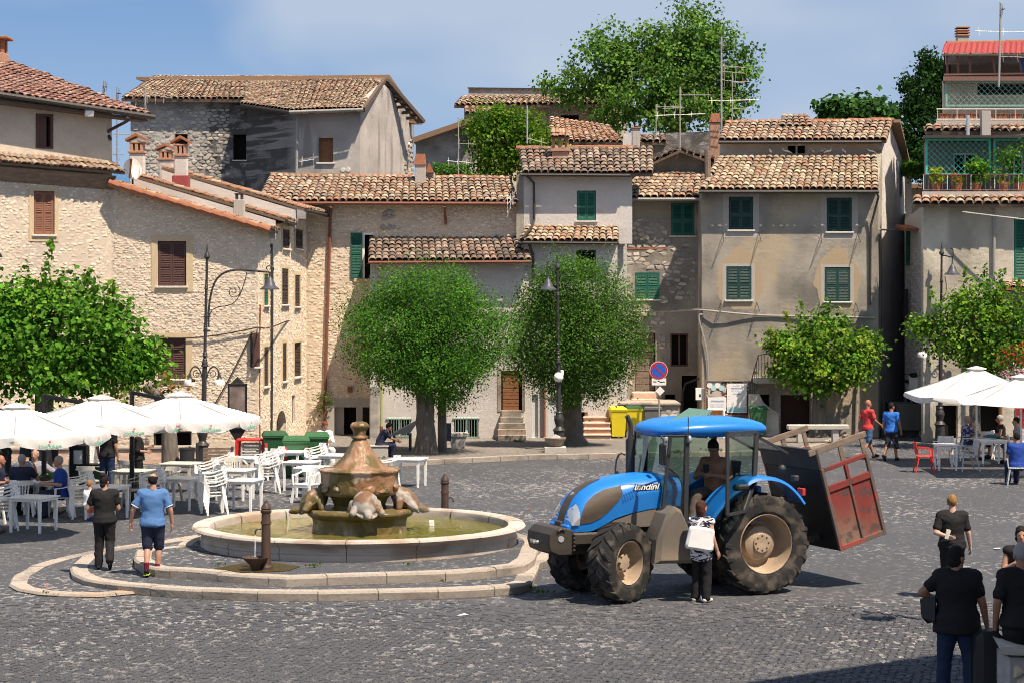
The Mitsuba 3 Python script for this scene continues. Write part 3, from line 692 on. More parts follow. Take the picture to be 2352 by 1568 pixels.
C.part('chimney', hull([a + (rx, ry, rz) for rx, ry, rz in R_(4).uniform(-1, 1, (14, 3)) * (.2, .2, .22) + (0.05, .1, -.5)]), 'mat_concrete')
# ------------------------------------------------------------------ D: low house with the barred windows
D = Thing('low_house', 'low white house behind the round trees with barred windows and a tiled lean-to roof', 'house')
wD = Wall(P(850, 690, 70.0)[:2], P(1203, 690, 70.0)[:2], .3)
for uv in ((890, 958, 943, 1004), (1043, 957, 1099, 1007)):
 s0, z0, s1, z1 = wD.box_of(*uv)
 wD.holes.append(sbox(s0, z0, s1, z1))
 kw = D.part('window', wD.bar(s0, z0, s1, z1, -.2, -.24), 'mat_dark_room')
 D.sub(kw, 'frame', [wD.bar(s0, z1 - .05, s1, z1, .02, -.05), wD.bar(s0, z0, s1, z0 + .04, .02, -.05), wD.bar((s0 + s1) / 2 - .04, z0, (s0 + s1) / 2 + .04, z1 - .05, -.12, -.18)], 'mat_white')
 for i in range(9):
  x = s0 + (s1 - s0) * (i + .5) / 9
  D.sub(kw, 'bar', tube([wD.at(x, z0, .03), wD.at(x, z1, .03)], .011, 6), 'mat_bars')
 D.sub(kw, 'rail', [wD.bar(s0 - .05, z1 - .06, s1 + .05, z1 - .03, .05, .02), wD.bar(s0 - .05, z0 + .05, s1 + .05, z0 + .08, .05, .02)], 'mat_bars')
plain('mat_bars', (0.20, 0.33, 0.30), 0.5)
s0, z0, s1, z1 = wD.box_of(1151, 850, 1199, 942)
wD.holes.append(sbox(s0, z0, s1, z1))
kd = D.part('door', wD.bar(s0, z0, s1, z1, -.14, -.2), 'mat_dark_room')
nb = 11
for i in range(nb):
 h = (z1 - z0) / nb
 D.sub(kd, 'plank', wD.bar(s0 + .05, z0 + i * h + .008, s1 - .1, z0 + (i + 1) * h - .008, -.09, -.14, .008), 'mat_wood')
D.part('frame', [wD.bar(s0 - .12, z0 - .03, s0, z1 + .1, .03, -.1), wD.bar(s1, z0 - .03, s1 + .1, z1 + .1, .03, -.1)], 'mat_travertine')
rows = [(1152, 1198, 942), (1149, 1202, 957), (1145, 1206, 971), (1143, 1208, 985), (1143, 1208, 999)]
zprev = None
for i, (u0, u1, vt) in enumerate(rows):
 d0 = 69.95 - .26 * (i + 1)
 x0, x1 = P(u0, vt, d0)[0], P(u1, vt, d0)[0]
 zt_ = P(u0, vt, d0)[2]
 D.part('step', cb((x0, d0, 0.1), (x1, 70.0, zt_), .012), 'mat_travertine')
zt = wD.sz(1000, 600)[1]
wD.make(D, [(0, 0), (wD.L, 0), (wD.L, zt), (0, zt)], 'mat_white_wall')
eL, eR = P(846, 600, 69.45), P(1221, 598, 69.45)
rL, rR = slope_top(eL, 521, 20, 850), slope_top(eR, 521, 20, 1196)
roof(D, eL, eR, rR, rL, 'grey', .226, .36, 300, .1, 41)
gutter(D, eL + (0, -.06, -.05), eR + (0, -.06, -.05), .05, 'mat_copper')
D.part('buttress', [cb((P(850, 0, 69.9)[0], 69.55, 0), (P(872, 0, 69.9)[0], 70.0, P(0, 886, 69.6)[2]), .03)], 'mat_castle_wall')
plain('mat_pipe_yellow', (0.33, 0.36, 0.16), 0.6)
pipe(D, [P(866, 606, 69.6), P(876, 620, 69.9), P(877, 880, 69.85), P(876, 978, 69.85)], .045, 'mat_pipe_yellow')
pipe(D, [P(876, 978, 69.85), P(876, 1006, 69.85)], .055, 'mat_copper')
rng = R_(77)
rock = []
base = P(892, 500, 71.6)
for dx, dz, r in ((-.12, -.32, .26), (.12, -.30, .24), (-.10, .0, .22), (.14, .04, .20), (.02, .18, .22), (.2, .2, .14), (.38, -.4, .16), (-.2, .15, .16)):
 q = rng.normal(size=(16, 3)); q /= np.linalg.norm(q, axis=1, keepdims=True)
 rock.append(hull(base + (dx, 0, dz) + q * r * rng.uniform(.8, 1.1, (16, 1)) * (1, 1, .8)))
D.part('chimney', rock, 'mat_concrete', label='lumpy cemented chimney at the top of the lean-to roof')
# ------------------------------------------------------------------ E: white house with the brick chimney
E = Thing('white_house', 'white house with one green shuttered window above a tiled lean-to roof', 'house')
wE = Wall(P(1203, 690, 71.2)[:2] + [.003, 0], P(1452, 690, 71.2)[:2], .3)
shutters(E, wE, (1325, 438, 1369, 507), 'mat_shutter_green', depth=.02)
zt = wE.sz(1300, 398)[1]
wE.make(E, [(0, wE.sz(1300, 560)[1]), (wE.L, wE.sz(1300, 560)[1]), (wE.L, zt), (0, zt)], 'mat_white_wall')
eL, eR = P(1200, 399, 70.75), P(1500, 399, 70.75)
rL, rR = slope_top(eL, 343, 21, 1192), slope_top(eR, 341, 21, 1500)
roof(E, eL, eR, rR, rL, 'grey', .235, .36, 300, .1, 51)
ridge(E, rL + (-.1, 0, .05), rR + (-.7, 0, .05), .1, 'mat_terracotta', seed=6)
gutter(E, eL + (-.05, -.06, -.05), P(1448, 400, 70.7) + (0, 0, -.05), .055)
E.part('verge_wall', hexa([P(1186, 560, 71.2), P(1203, 560, 71.2), P(1203, 560, 73.5), P(1186, 560, 73.5), P(1186, 402, 71.2), P(1203, 400, 71.2), P(1203, 400, 73.5), P(1186, 402, 73.5)]), 'mat_grey_wall')
a, b = P(1268, 298, 72.2), P(1306, 380, 72.2)
E.part('chimney', cb((a[0], 72.2, b[2] - .2), (b[0], 72.7, P(0, 348, 72.2)[2]), .01), 'mat_brick')
zc, zt_ = P(0, 340, 72.2)[2], P(0, 314, 72.2)[2]
E.part('chimney_head', [cb((a[0] - .05, 72.12, P(0, 348, 72.2)[2]), (b[0] + .05, 72.75, P(0, 340, 72.2)[2]), .01)] + [cb((a[0] + x, 72.16, zc), (a[0] + x + .1, 72.7, zt_), .01) for x in (0.0, .22, .46)], 'mat_brick')
t0, t1 = P(1264, 316, 72.0), P(1309, 316, 72.0)
roof(E, t0, t1, t1 + (-.05, .4, .25), t0 + (.05, .4, .25), 'bright', .14, .3, 20, .06, 3, name='chimney_roof')
wE2 = Wall(P(1203, 690, 70.2)[:2] + [.003, 0], P(1418, 690, 70.2)[:2], .3)
opening(E, wE2, (1323, 574, 1369, 640), frame='mat_shutter_deep')
opening(E, wE2, (1222, 905, 1236, 1004), back='mat_door_pale', depth=.12, name='door')
opening(E, wE2, (1260, 912, 1290, 1006), back='mat_door_pale', depth=.12, name='door')
opening(E, wE2, (1325, 945, 1350, 975), depth=.2)
plain('mat_door_pale', (0.50, 0.53, 0.55), 0.5)
zt = wE2.sz(1300, 556)[1]
wE2.make(E, [(0, 0), (wE2.L, 0), (wE2.L, zt), (0, zt)], 'mat_white_wall', 'front_wall')
eL, eR = P(1190, 554, 69.75), P(1422, 556, 69.75)
rL, rR = slope_top(eL, 514, 19, 1214), slope_top(eR, 514, 19, 1420)
roof(E, eL, eR, rR, rL, 'gold', .226, .36, 300, .09, 61, name='lower_roof')
gutter(E, eL + (-.1, -.06, -.05), eR + (0, -.06, -.05), .05)
pipe(E, [P(1211, 405, 70.7), P(1226, 420, 71.05), P(1227, 505, 71.1), P(1222, 520, 70.4), P(1200, 548, 69.6)], .045, 'mat_gutter')
pipe(E, [P(1250, 760, 70.1), P(1250, 1002, 70.1)], .05, 'mat_copper')
pipe(E, [P(1215, 560, 69.8), P(1224, 585, 70.1), P(1225, 640, 70.1)], .05, 'mat_gutter')
# ------------------------------------------------------------------ F: set back stone house with the door up the steps
Fh = Thing('stone_house', 'narrow rough stone house with a plank door up pink steps beside the grey house', 'house')
wF = Wall(P(1418, 690, 73.6)[:2], P(1640, 690, 73.6)[:2], .4)
shutters(Fh, wF, (1458, 626, 1515, 687), 'mat_shutter_green', depth=.01)
shutters(Fh, wF, (1541, 466, 1595, 541), 'mat_shutter_green', depth=.01)
(s0, z0, s1, z1), kd = opening(Fh, wF, (1458, 764, 1506, 897), name='door', depth=.3)
for i in range(9):
 h = (z1 - z0) / 9
 Fh.sub(kd, 'plank', wF.bar(s0 + .03, z0 + i * h + .008, s1 - .03, z0 + (i + 1) * h - .008, -.24, -.3, .008), 'mat_old_wood')
(s0, z0, s1, z1), kd = opening(Fh, wF, (1540, 766, 1581, 841), frame='mat_shutter_brown')
opening(Fh, wF, (1566, 862, 1606, 1016), name='hatch')
opening(Fh, wF, (1528, 905, 1551, 932), name='vent')
zt = wF.sz(1500, 456)[1]
wF.make(Fh, [(0, 0), (wF.L, 0), (wF.L, zt), (0, zt)], 'mat_grey_wall')
stones(Fh, wF, [(0.05, .9), wF.sz(1530, 1005), wF.sz(1530, 700), wF.sz(1600, 690), wF.sz(1600, 560), wF.sz(1535, 550), wF.sz(1535, 500), (0.05, wF.sz(1500, 500)[1])], 'grey', .28, .15, 300, .02, 15, .7)
Fh.part('brick_course', wF.bar(.0, wF.sz(1420, 573)[1], wF.sz(1532, 573)[0], wF.sz(1420, 569)[1], .025, -.02), 'mat_terracotta')
eL, eR = P(1416, 455, 73.0), P(1622, 455, 73.0)
rL, rR = slope_top(eL, 377, 21, 1492), slope_top(eR, 377, 21, 1622)
roof(Fh, eL, eR, rR, rL, 'tan', .24, .37, 300, .1, 71)
gutter(Fh, eL + (0, -.06, -.05), eR + (0, -.06, -.05), .055, 'mat_grey_pipe')
# gable with its own verge of tiles above the roof
gA, gP, gB = P(1452, 395, 74.6), P(1560, 341, 75.2), P(1640, 372, 75.2)
wG_ = Wall(P(1448, 690, 75.6)[:2], P(1640, 690, 75.6)[:2], .25)
wG_.make(Fh, [(0, 7.5), (wG_.L, 7.5), wG_.sz(1640, 372), wG_.sz(1565, 343), wG_.sz(1450, 392)], 'mat_grey_wall', 'gable')
roof(Fh, P(1450, 396, 75.1), P(1562, 345, 75.1), P(1545, 341, 76.6), P(1448, 388, 76.6), 'grey', .24, .34, 60, .08, 72, name='verge_roof')
roof(Fh, P(1562, 345, 75.1), P(1640, 374, 75.1), P(1640, 366, 76.6), P(1562, 340, 76.6), 'grey', .24, .34, 60, .08, 73, name='verge_roof')
pipe(Fh, [P(1625, 345, 72.6), P(1626, 436, 72.6)], .11, 'mat_old_wood', 'flue', label='tall round clay flue standing between two roofs')
pipe(Fh, [P(1612, 866, 72.9), P(1575, 880, 73.45), P(1568, 900, 73.45), P(1567, 1000, 73.45)], .04, 'mat_gutter')
# platform and pink stairs
pf = P(1406, 927, 71.2)
Fh.part('platform', cb((P(1400, 0, 71)[0], 70.9, 0), (P(1560, 0, 71)[0], 73.5, P(0, 930, 70.9)[2]), .02), 'mat_castle_wall')
Fh.part('platform_slab', cb((P(1398, 0, 71)[0], 70.8, P(0, 930, 70.9)[2]), (P(1562, 0, 71)[0], 73.5, P(0, 924, 70.9)[2]), .02), 'mat_travertine')
wPl = Wall((P(1400, 0, 71)[0], 70.9), (P(1560, 0, 71)[0], 70.9))
stones(Fh, wPl, [(0, .15), (wPl.L, .15), (wPl.L, 1.1), (0, 1.1)], 'grey', .25, .14, 40, .02, 19, .9, name='platform_stone')
for i in range(2):
 Fh.part('door_step', cb((P(1450, 0, 73)[0] + .05 * i, 72.6 + .3 * i, 1.0), (P(1510, 0, 73)[0] - .05 * i, 73.58, P(0, 915 - 14 * i, 72.8)[2]), .02), 'mat_pink_stone')
procm('mat_pink_stone', lambda p, n, uv: MX((0.46, 0.29, 0.22), (0.62, 0.48, 0.38), FB(p.x * 3, p.y * 3, p.z * 6, 3)), .9, lambda p, n, uv: FB(p.x * 9, p.y * 9, p.z * 9, 3), .02, .01)
ns = 6
for i in range(ns):
 z1_ = .14 + (1.2 - .14) * (i + 1) / ns
 x0, x1 = P(1338 + 2.2 * i, 0, 69.8)[0], P(1400, 0, 70)[0]
 Fh.part('pink_step', cb((x0 - .04, 69.1 + .29 * i, .1), (x1, 71.2, z1_ - .05), .03), 'mat_pink_stone')
 Fh.part('pink_tread', cb((x0 - .07, 69.05 + .29 * i, z1_ - .05), (x1 + .02, 69.45 + .29 * i, z1_), .012), 'mat_pink_stone')
# ------------------------------------------------------------------ G: grey plastered house at right of centre
G = Thing('grey_house', 'grey plastered house with four dark green windows behind the tractor', 'house')
wG = Wall(P(1612, 690, 72.0)[:2], P(2017, 690, 72.0)[:2], .45)
for uv in ((1674, 452, 1730, 528), (1899, 454, 1957, 532)):
 shutters(G, wG, uv, 'mat_shutter_deep', depth=.09, surround=None)
for uv in ((1668, 612, 1726, 689), (1894, 614, 1953, 692)):
 shutters(G, wG, uv, 'mat_shutter_deep', depth=.01)
for uv in ((1674, 452, 1730, 528), (1899, 454, 1957, 532)):
 s0, z0, s1, z1 = wG.box_of(*uv)
 G.part('window_surround', wG.slab(sbox(s0 - .2, z0 - .26, s1 + .2, z1 + .12).difference(sbox(s0, z0, s1, z1)), .008, -.01), 'mat_surround_grey')
plain('mat_surround_grey', (0.37, 0.35, 0.335), 0.95, specular=.1)
(s0, z0, s1, z1), kd = opening(G, wG, (1793, 906, 1862, 1016), name='garage_door', depth=.4, back='mat_garage')
plain('mat_garage', (0.06, 0.026, 0.018), 0.7)
G.part('door_frame', [wG.bar(s0 - .2, 0, s0, z1 + .16, .02, -.1), wG.bar(s1, 0, s1 + .18, z1 + .16, .02, -.1), wG.bar(s0, z1, s1, z1 + .16, .02, -.1)], 'mat_surround_grey')
(s0, z0, s1, z1), kd = opening(G, wG, (1740, 905, 1768, 1000), name='doorway', depth=.3)
zt = wG.sz(1800, 437)[1]
wG.make(G, [(0, 0), (wG.L, 0), (wG.L, zt), (0, zt)], 'mat_grey_wall')
eL, eR = P(1606, 437, 71.5), P(2018, 437, 71.5)
rL, rR = slope_top(eL, 362, 21, 1650), slope_top(eR, 361, 21, 2014)
roof(G, eL, eR, rR, rL, 'gold', .238, .37, 300, .1, 81)
gutter(G, eL + (0, -.06, -.06), eR + (0, -.06, -.06), .06)
wU = Wall(P(1654, 690, 75.4)[:2], P(2026, 690, 75.4)[:2], .3)
(s0, z0, s1, z1), kd = opening(G, wU, (1807, 331, 1854, 357), name='loft_window', frame='mat_sill')
wU.make(G, [(0, 7.5), (wU.L, 7.5), (wU.L, wU.sz(1800, 325)[1]), (0, wU.sz(1800, 325)[1])], 'mat_pale_wall', 'loft_wall')
eL, eR = P(1650, 324, 74.9), P(2036, 323, 74.9)
rL, rR = slope_top(eL, 283, 21, 1666), slope_top(eR, 278, 21, 2050)
roof(G, eL, eR, rR, rL, 'tan', .245, .38, 300, .1, 91, name='loft_roof')
ridge(G, rL + (0, 0, .05), rR + (0, 0, .05), .1, 'mat_terracotta', seed=9)
gutter(G, eL + (0, -.06, -.06), eR + (-.2, -.06, -.06), .06)
lo0, lo1 = P(1796, 272, 76.5), P(1862, 272, 76.5)
roof(G, P(1790, 292, 76.2), P(1868, 292, 76.2), P(1856, 268, 77.4), P(1796, 268, 77.4), 'tan', .24, .34, 30, .08, 92, name='dormer_roof')
wV = Wall(P(2026, 690, 75.4)[:2] + [.003, 0], P(2078, 690, 81.5)[:2], .3)
rg = P(2050, 281, 78.2)
wV.make(G, [(0, 0), (wV.L, 0), wV.sz(2078, 388), wV.sz(2052, 286), (0, wV.sz(2026, 325)[1])], 'mat_white_wall', 'side_wall')
G.part('verge', [seg_box(rR + (.05, .1, 0), P(2079, 388, 81.8), .5, .12)], 'mat_old_tile')
wV0 = Wall(P(2017, 690, 72.0)[:2] + [.003, .01], P(2026, 690, 75.4)[:2], .3)
wV0.make(G, [(0, 0), (wV0.L, 0), (wV0.L, wV0.sz(2026, 345)[1]), (0, wV0.sz(2017, 430)[1])], 'mat_grey_wall', 'side_wall')
f, sl = leaf_mesh(.42, 1.15)
m = wV.mat(wV.sz(2066, 400)[0], wV.sz(2066, 452)[1], .05)
q = G.part('shutter', xf(f, m), 'mat_shutter_green'); G.sub(q, 'slats', xf(sl, m), 'mat_shutter_green', kind='stuff')
pipe(G, [P(2012, 440, 71.5), P(2018, 452, 71.6), P(2000, 520, 71.9), P(1998, 700, 71.95)], .04, 'mat_gutter')
pipe(G, [P(1969, 880, 71.9), P(1966, 990, 71.9)], .05, 'mat_grey_pipe')
for uv in ((1674, 534), (1730, 534), (1899, 536), (1957, 536), (1668, 694), (1726, 694), (1894, 696), (1953, 696)):
 s, z = wG.sz(*uv)
 o = -.18 if uv[0] in (1674, 1899, 1668, 1894) else .18
 G.part('line_bracket', [tube([wG.at(s + o, z, 0), wG.at(s + o * 1.3, z - .32, .42)], .012, 5), tube([wG.at(s + o, z - .3, 0), wG.at(s + o * 1.3, z - .32, .42)], .01, 5)], 'mat_iron')
plain('mat_plaster_patch', (0.36, 0.285, 0.20), 0.95, specular=.1)
for u0, u1 in ((1655, 1742), (1880, 1968)):
 rr = R_(int(u0)); q = [wG.sz(u, v) for u, v in ((u0 + 4, 700), (u0 - 6, 650), (u0 + 2, 605), (u0 + 30, 578), ((u0 + u1) / 2, 566), (u1 - 26, 580), (u1, 612), (u1 + 6, 660), (u1 - 6, 708))]
 g_ = Polygon(q).buffer(.05); ring_ = np.array(g_.exterior.segmentize(.10).coords)[:-1]; ring_ += (meshkit.fbm(np.column_stack([ring_ * 3.5, ring_[:, :1] * 0]), 3)[:, None] - .5) * .28
 s0_, z0_, s1_, z1_ = wG.box_of(*((1668, 612, 1726, 689) if u0 < 1700 else (1894, 614, 1953, 692)))
 G.part('plaster_patch', wG.slab(Polygon(ring_).buffer(0).difference(sbox(s0_ - .12, z0_ - .12, s1_ + .12, z1_ + .10)), .005, -.01), 'mat_plaster_patch')
 G.part('window_surround', wG.slab(sbox(s0_ - .12, z0_ - .10, s1_ + .12, z1_ + .10).difference(sbox(s0_, z0_, s1_, z1_)), .009, -.01), 'mat_surround_grey')
# cables along the facades
def cable(uvd, label, r=.022, mat='mat_cable', n=24):
 c = Thing('cable', label, 'cable'); c.me(tube(curve([P(*q) for q in uvd], n), r, 5), mat, smooth=60)
cable([(1420, 712, 73.5), (1500, 716, 73.5), (1560, 714, 73.4), (1612, 712, 71.95), (1720, 722, 71.9), (1850, 726, 71.9), (2010, 730, 71.9)], 'thick grey cable bundle sagging across the grey house below its windows', .035, 'mat_concrete')
cable([(1614, 722, 71.9), (1607, 740, 71.9), (1622, 800, 71.9), (1624, 900, 71.9)], 'pale cable dropping down the left corner of the grey house', .03, 'mat_grey_pipe')
cable([(0, 587, 60.9), (90, 588, 61.2), (190, 592, 61.6), (207, 586, 61.7)], 'thin cable along the facade of the left edge house')
cable([(310, 770, 61.9), (400, 776, 61.9), (480, 772, 61.9), (590, 752, 61.9)], 'cable sagging across the pale stone house above its lower window', .022)
cable([(592, 752, 62.0), (640, 745, 64), (700, 732, 71.3), (860, 752, 71.4)], 'cable running from the corner over the side wall to the tan house')
cable([(470, 965, 61.9), (520, 880, 61.9), (578, 765, 61.9)], 'cable rising diagonally to the corner of the pale stone house', .02)
# ------------------------------------------------------------------ J: the big old house on the hill behind
J = Thing('castle_house', 'large blackened old stone house with a long tiled roof against the sky at left', 'house')
dJ = 96.0
jl = P(300, 690, dJ); jm = P(566, 690, dJ); jn = P(682, 690, dJ - 3.2); jr = P(827, 690, dJ - 3.4); jg = P(951, 690, dJ + 4.5)
wJ1 = Wall(jl, jm + (0, 0.0, 0), .4)
opening(J, wJ1, (401, 308, 431, 352)); (s0, z0, s1, z1), k = opening(J, wJ1, (535, 309, 565, 368), depth=.5)
J.part('sill', wJ1.bar(s0 - .02, z0 - .05, s1 + .05, z0, .06, -.1), 'mat_sill')
wJ1.make(J, [(0, 0), (wJ1.L, 0), (wJ1.L, wJ1.sz(560, 230)[1]), (0, wJ1.sz(300, 226)[1])], 'mat_castle_wall')
stones(J, wJ1, [wJ1.sz(304, 500), wJ1.sz(530, 500), wJ1.sz(530, 250), wJ1.sz(304, 250)], 'grey', .30, .15, 300, .028, 25, .75)
wJ2 = Wall(jm + (.004, 0, 0), jn, .4)
wJ2.make(J, [(0, 0), (wJ2.L, 0), (wJ2.L, wJ2.sz(682, 254)[1]), (0, wJ2.sz(566, 236)[1])], 'mat_castle_wall')
wJ3 = Wall(jn + (.004, 0, 0), jr, .4)
(s0, z0, s1, z1), k = opening(J, wJ3, (731, 317, 765, 373), back='mat_wood', depth=.25)
J.part('sill', wJ3.bar(s0 - .08, z0 - .08, s1 + .08, z0, .1, -.1), 'mat_sill')
wJ3.make(J, [(0, 0), (wJ3.L, 0), (wJ3.L, wJ3.sz(825, 252)[1]), (0, wJ3.sz(682, 256)[1])], 'mat_hill_plaster')
def f_hp(p, n, uv):
 q = p.x * .7 + p.y * .7
 a = FB(q * 1.3, p.z * 1.1, 3.0, 4)
 col = MX((0.29, 0.27, 0.26), (0.47, 0.44, 0.42), dr.clip(a * 1.1 + .2 * N(q * 9, p.z * 9) - .1, 0, 1))
 col = MX(col, (0.50, 0.40, 0.29), SS(.52, .62, FB(q * .6 + 2, p.z * .4, 4, 3)) * SS(10.8, 9.2, p.z) * .8)
 return MX(col, (0.16, 0.16, 0.16), .55 * SS(.5, .68, FB(q * 2.5, p.z * .35, 1, 3)))
procm('mat_hill_plaster', f_hp, 0.95, b_stone, 0.012, 0.01, 0.1)
for u, v in ((788, 391), (800, 391)):
 s, z = wJ3.sz(u, v)
 J.part('vent', tube([wJ3.at(s, z, -.02), wJ3.at(s, z, .05)], [.11, .09], 14), 'mat_sill')
wJ4 = Wall(jr + (.004, .004, 0), jg, .4)
apJ = wJ4.sz(884, 196)
wJ4.make(J, [(0, 0), (wJ4.L, 0), (wJ4.L, wJ4.sz(951, 268)[1]), apJ, (0, wJ4.sz(827, 250)[1])], 'mat_hill_plaster')
stones(J, wJ4, [wJ4.sz(925, 470), wJ4.sz(949, 470), wJ4.sz(949, 300), wJ4.sz(928, 350)], 'grey', .4, .22, 40, .05, 27, .9)
def roofJ(uv4, d_e, d_r, pal, seed, parts):
 (a, b, c, e) = uv4
 return roof(J, P(*a, d_e[0]), P(*b, d_e[1]), P(*c, d_r[1]), P(*e, d_r[0]), pal, .255, .40, parts, .14, seed)
roofJ(((279, 227), (562, 229), (562, 178), (355, 178)), (95.4, 95.4), (102.3, 102.3), 'tan', 101, 150)
roofJ(((555, 240), (668, 256), (690, 178), (555, 178)), (95.0, 91.9), (102.3, 102.0), 'tan', 102, 60)
roofJ(((666, 256), (832, 250), (884, 178), (688, 178)), (91.9, 91.9), (102.0, 101.0), 'tan', 103, 90)
gutter(J, P(664, 258, 91.8), P(834, 252, 91.8), .07, 'mat_grey_pipe'); gutter(J, P(555, 242, 94.9), P(666, 258, 91.8), .06)
rgJ = P(883, 177, 101.0)
J.part('back_slope', hexa([rgJ + (-12, 0, -.12), rgJ + (.3, -.9, -.12), P(970, 281, 99.6) + (0, 0, -.12), P(600, 281, 108), rgJ + (-12, 0, 0), rgJ + (.3, -.9, 0), P(970, 281, 99.6), P(600, 281, 108) + (0, 0, .12)]), 'mat_old_tile')
va = P(884, 181, 99.5)
J.part('verge', [seg_box(P(835, 250, 92.0) + (0, 0, -.05), P(884, 184, 96.6), .14, .2), seg_box(P(884, 184, 96.6), P(968, 281, 98.6), .45, .16)], 'mat_beam')
for i in range(7):
 q = P(884, 186, 96.7) * (1 - i / 7) + P(962, 276, 98.4) * (i / 7)
 J.part('rafter_end', seg_box(q + (-.35, .3, -.16), q + (.12, -.1, -.16), .11, .14), 'mat_beam')
pipe(J, [P(683, 270, 92.5), P(681, 410, 92.5)], .06, 'mat_grey_pipe')
# ------------------------------------------------------------------ K: roofs on the hill in the middle
K1 = Thing('hill_house', 'grey stone lean-to house on the hill with a single sloped roof beside the leafy shrub', 'house')
wK1 = Wall(P(955, 690, 92), P(1092, 690, 92), .4)
wK1.make(K1, [(0, 0), (wK1.L, 0), (wK1.L, wK1.sz(1090, 278)[1]), (0, wK1.sz(955, 328)[1])], 'mat_castle_wall')
K1.part('roof', seg_box(P(950, 325, 91.7), P(1093, 276, 91.7), 1.4, .22, (0, 0, 1)), 'mat_old_tile')
K2 = Thing('hill_house', 'old hilltop house with a flat grey parapet above a short tiled slope', 'house')
wK2 = Wall(P(1066, 690, 98), P(1440, 690, 98), .4)
opening(K2, wK2, (1288, 264, 1330, 285))
wK2.make(K2, [(0, 0), (wK2.L, 0), (wK2.L, wK2.sz(1440, 240)[1]), (0, wK2.sz(1066, 240)[1])], 'mat_pale_wall')
roof(K2, P(1043, 243, 97.0), P(1400, 240, 97.0), P(1400, 222, 99.4), P(1062, 224, 99.4), 'tan', .26, .4, 120, .12, 111)
K2.part('parapet', hexa([P(1076, 226, 99.4), P(1400, 226, 99.4), P(1400, 226, 100), P(1076, 226, 100), P(1076, 204, 99.4), P(1400, 208, 99.4), P(1400, 208, 100), P(1076, 204, 100)]), 'mat_castle_wall')
K2.part('parapet_cap', hexa([P(1074, 204, 99.3), P(1400, 208, 99.3), P(1400, 208, 100.1), P(1074, 204, 100.1), P(1074, 201, 99.3), P(1400, 205, 99.3), P(1400, 205, 100.1), P(1074, 201, 100.1)]), 'mat_gutter')
roof(K2, P(1068, 262, 95.5), P(1130, 262, 95.5), P(1130, 246, 97.5), P(1066, 243, 97.5), 'bright', .24, .36, 30, .12, 112, name='low_roof')
for i in range(4):
 K2.part('chimney', cb(P(1338 + 9 * i, 270, 97.4), P(1343 + 9 * i, 256, 97.7), .01) if False else bx(P(1338 + 9 * i, 270, 97.4), P(1343 + 9 * i, 256, 97.4) + (0, .3, 0)), 'mat_brick')
K3 = Thing('hill_house', 'hidden house whose wide sunlit tile slope falls below the big leafy tree', 'house')
roof(K3, P(1262, 326, 86.0), P(1432, 328, 86.0), P(1400, 292, 90.0), P(1262, 272, 90.5), 'bright', .25, .36, 200, .12, 113)
wK3 = Wall(P(1230, 690, 86.6), P(1440, 690, 86.6), .3)
wK3.make(K3, [(0, 4), (wK3.L, 4), (wK3.L, wK3.sz(1400, 329)[1]), (0, wK3.sz(1300, 329)[1])], 'mat_pale_wall')
K4 = Thing('garden_wall', 'weathered grey wall on the hill behind the roofs with a short tiled coping', 'wall')
wK4 = Wall(P(1446, 690, 82), P(1660, 690, 82), .4)
wK4.make(K4, [(0, 6), (wK4.L, 6), (wK4.L, wK4.sz(1660, 302)[1]), (wK4.sz(1530, 306)[0], wK4.sz(1530, 306)[1]), (wK4.sz(1526, 326)[0], wK4.sz(1526, 326)[1]), (0, wK4.sz(1446, 326)[1])], 'mat_castle_wall')
roof(K4, P(1455, 328, 81.4), P(1532, 328, 81.4), P(1528, 311, 83.2), P(1462, 312, 83.2), 'grey', .25, .4, 40, .1, 114, name='coping')
K4.part('white_block', hexa([P(1430, 338, 81.8), P(1452, 338, 81.8), P(1452, 338, 82.4), P(1430, 338, 82.4), P(1432, 308, 81.8), P(1452, 306, 81.8), P(1452, 306, 82.4), P(1432, 308, 82.4)]), 'mat_white_wall')
a, b = P(1452, 296, 80.5), P(1470, 340, 80.5)
K4.part('chimney', cb((a[0], 80.5, b[2]), (b[0], 80.9, a[2]), .02), 'mat_concrete'); K4.part('chimney_cap', cb((a[0] - .04, 80.45, a[2]), (b[0] + .04, 80.95, a[2] + .06), .01), 'mat_terracotta')
K5 = Thing('roof_chimney', 'red brick chimney with a tapered clay cap standing left of the loft roof', 'chimney')
a, b = P(1631, 281, 78.5), P(1654, 320, 78.5)
K5.part('stack', cb((a[0], 78.5, b[2] - 1.5), (b[0], 78.9, a[2]), .01), 'mat_brick')
K5.part('cap', hexa([(a[0] - .03, 78.45, a[2]), (b[0] + .03, 78.45, a[2]), (b[0] + .03, 78.95, a[2]), (a[0] - .03, 78.95, a[2]), (a[0] + .06, 78.5, a[2] + .33), (b[0] - .04, 78.5, a[2] + .33), (b[0] - .04, 78.9, a[2] + .33), (a[0] + .06, 78.9, a[2] + .33)]), 'mat_terracotta')
K6 = Thing('hill_house', 'small tiled outbuilding seen at the right behind the loft roof of the grey house', 'house')
roof(K6, P(2070, 348, 84), P(2092, 348, 84), P(2108, 306, 86), P(2076, 306, 86), 'grey', .24, .36, 40, .1, 115)
K6.part('wall', bx((P(2072, 0, 84.5)[0], 84.5, 4), (P(2094, 0, 84.5)[0], 86, P(0, 345, 84.5)[2])), 'mat_pale_wall')
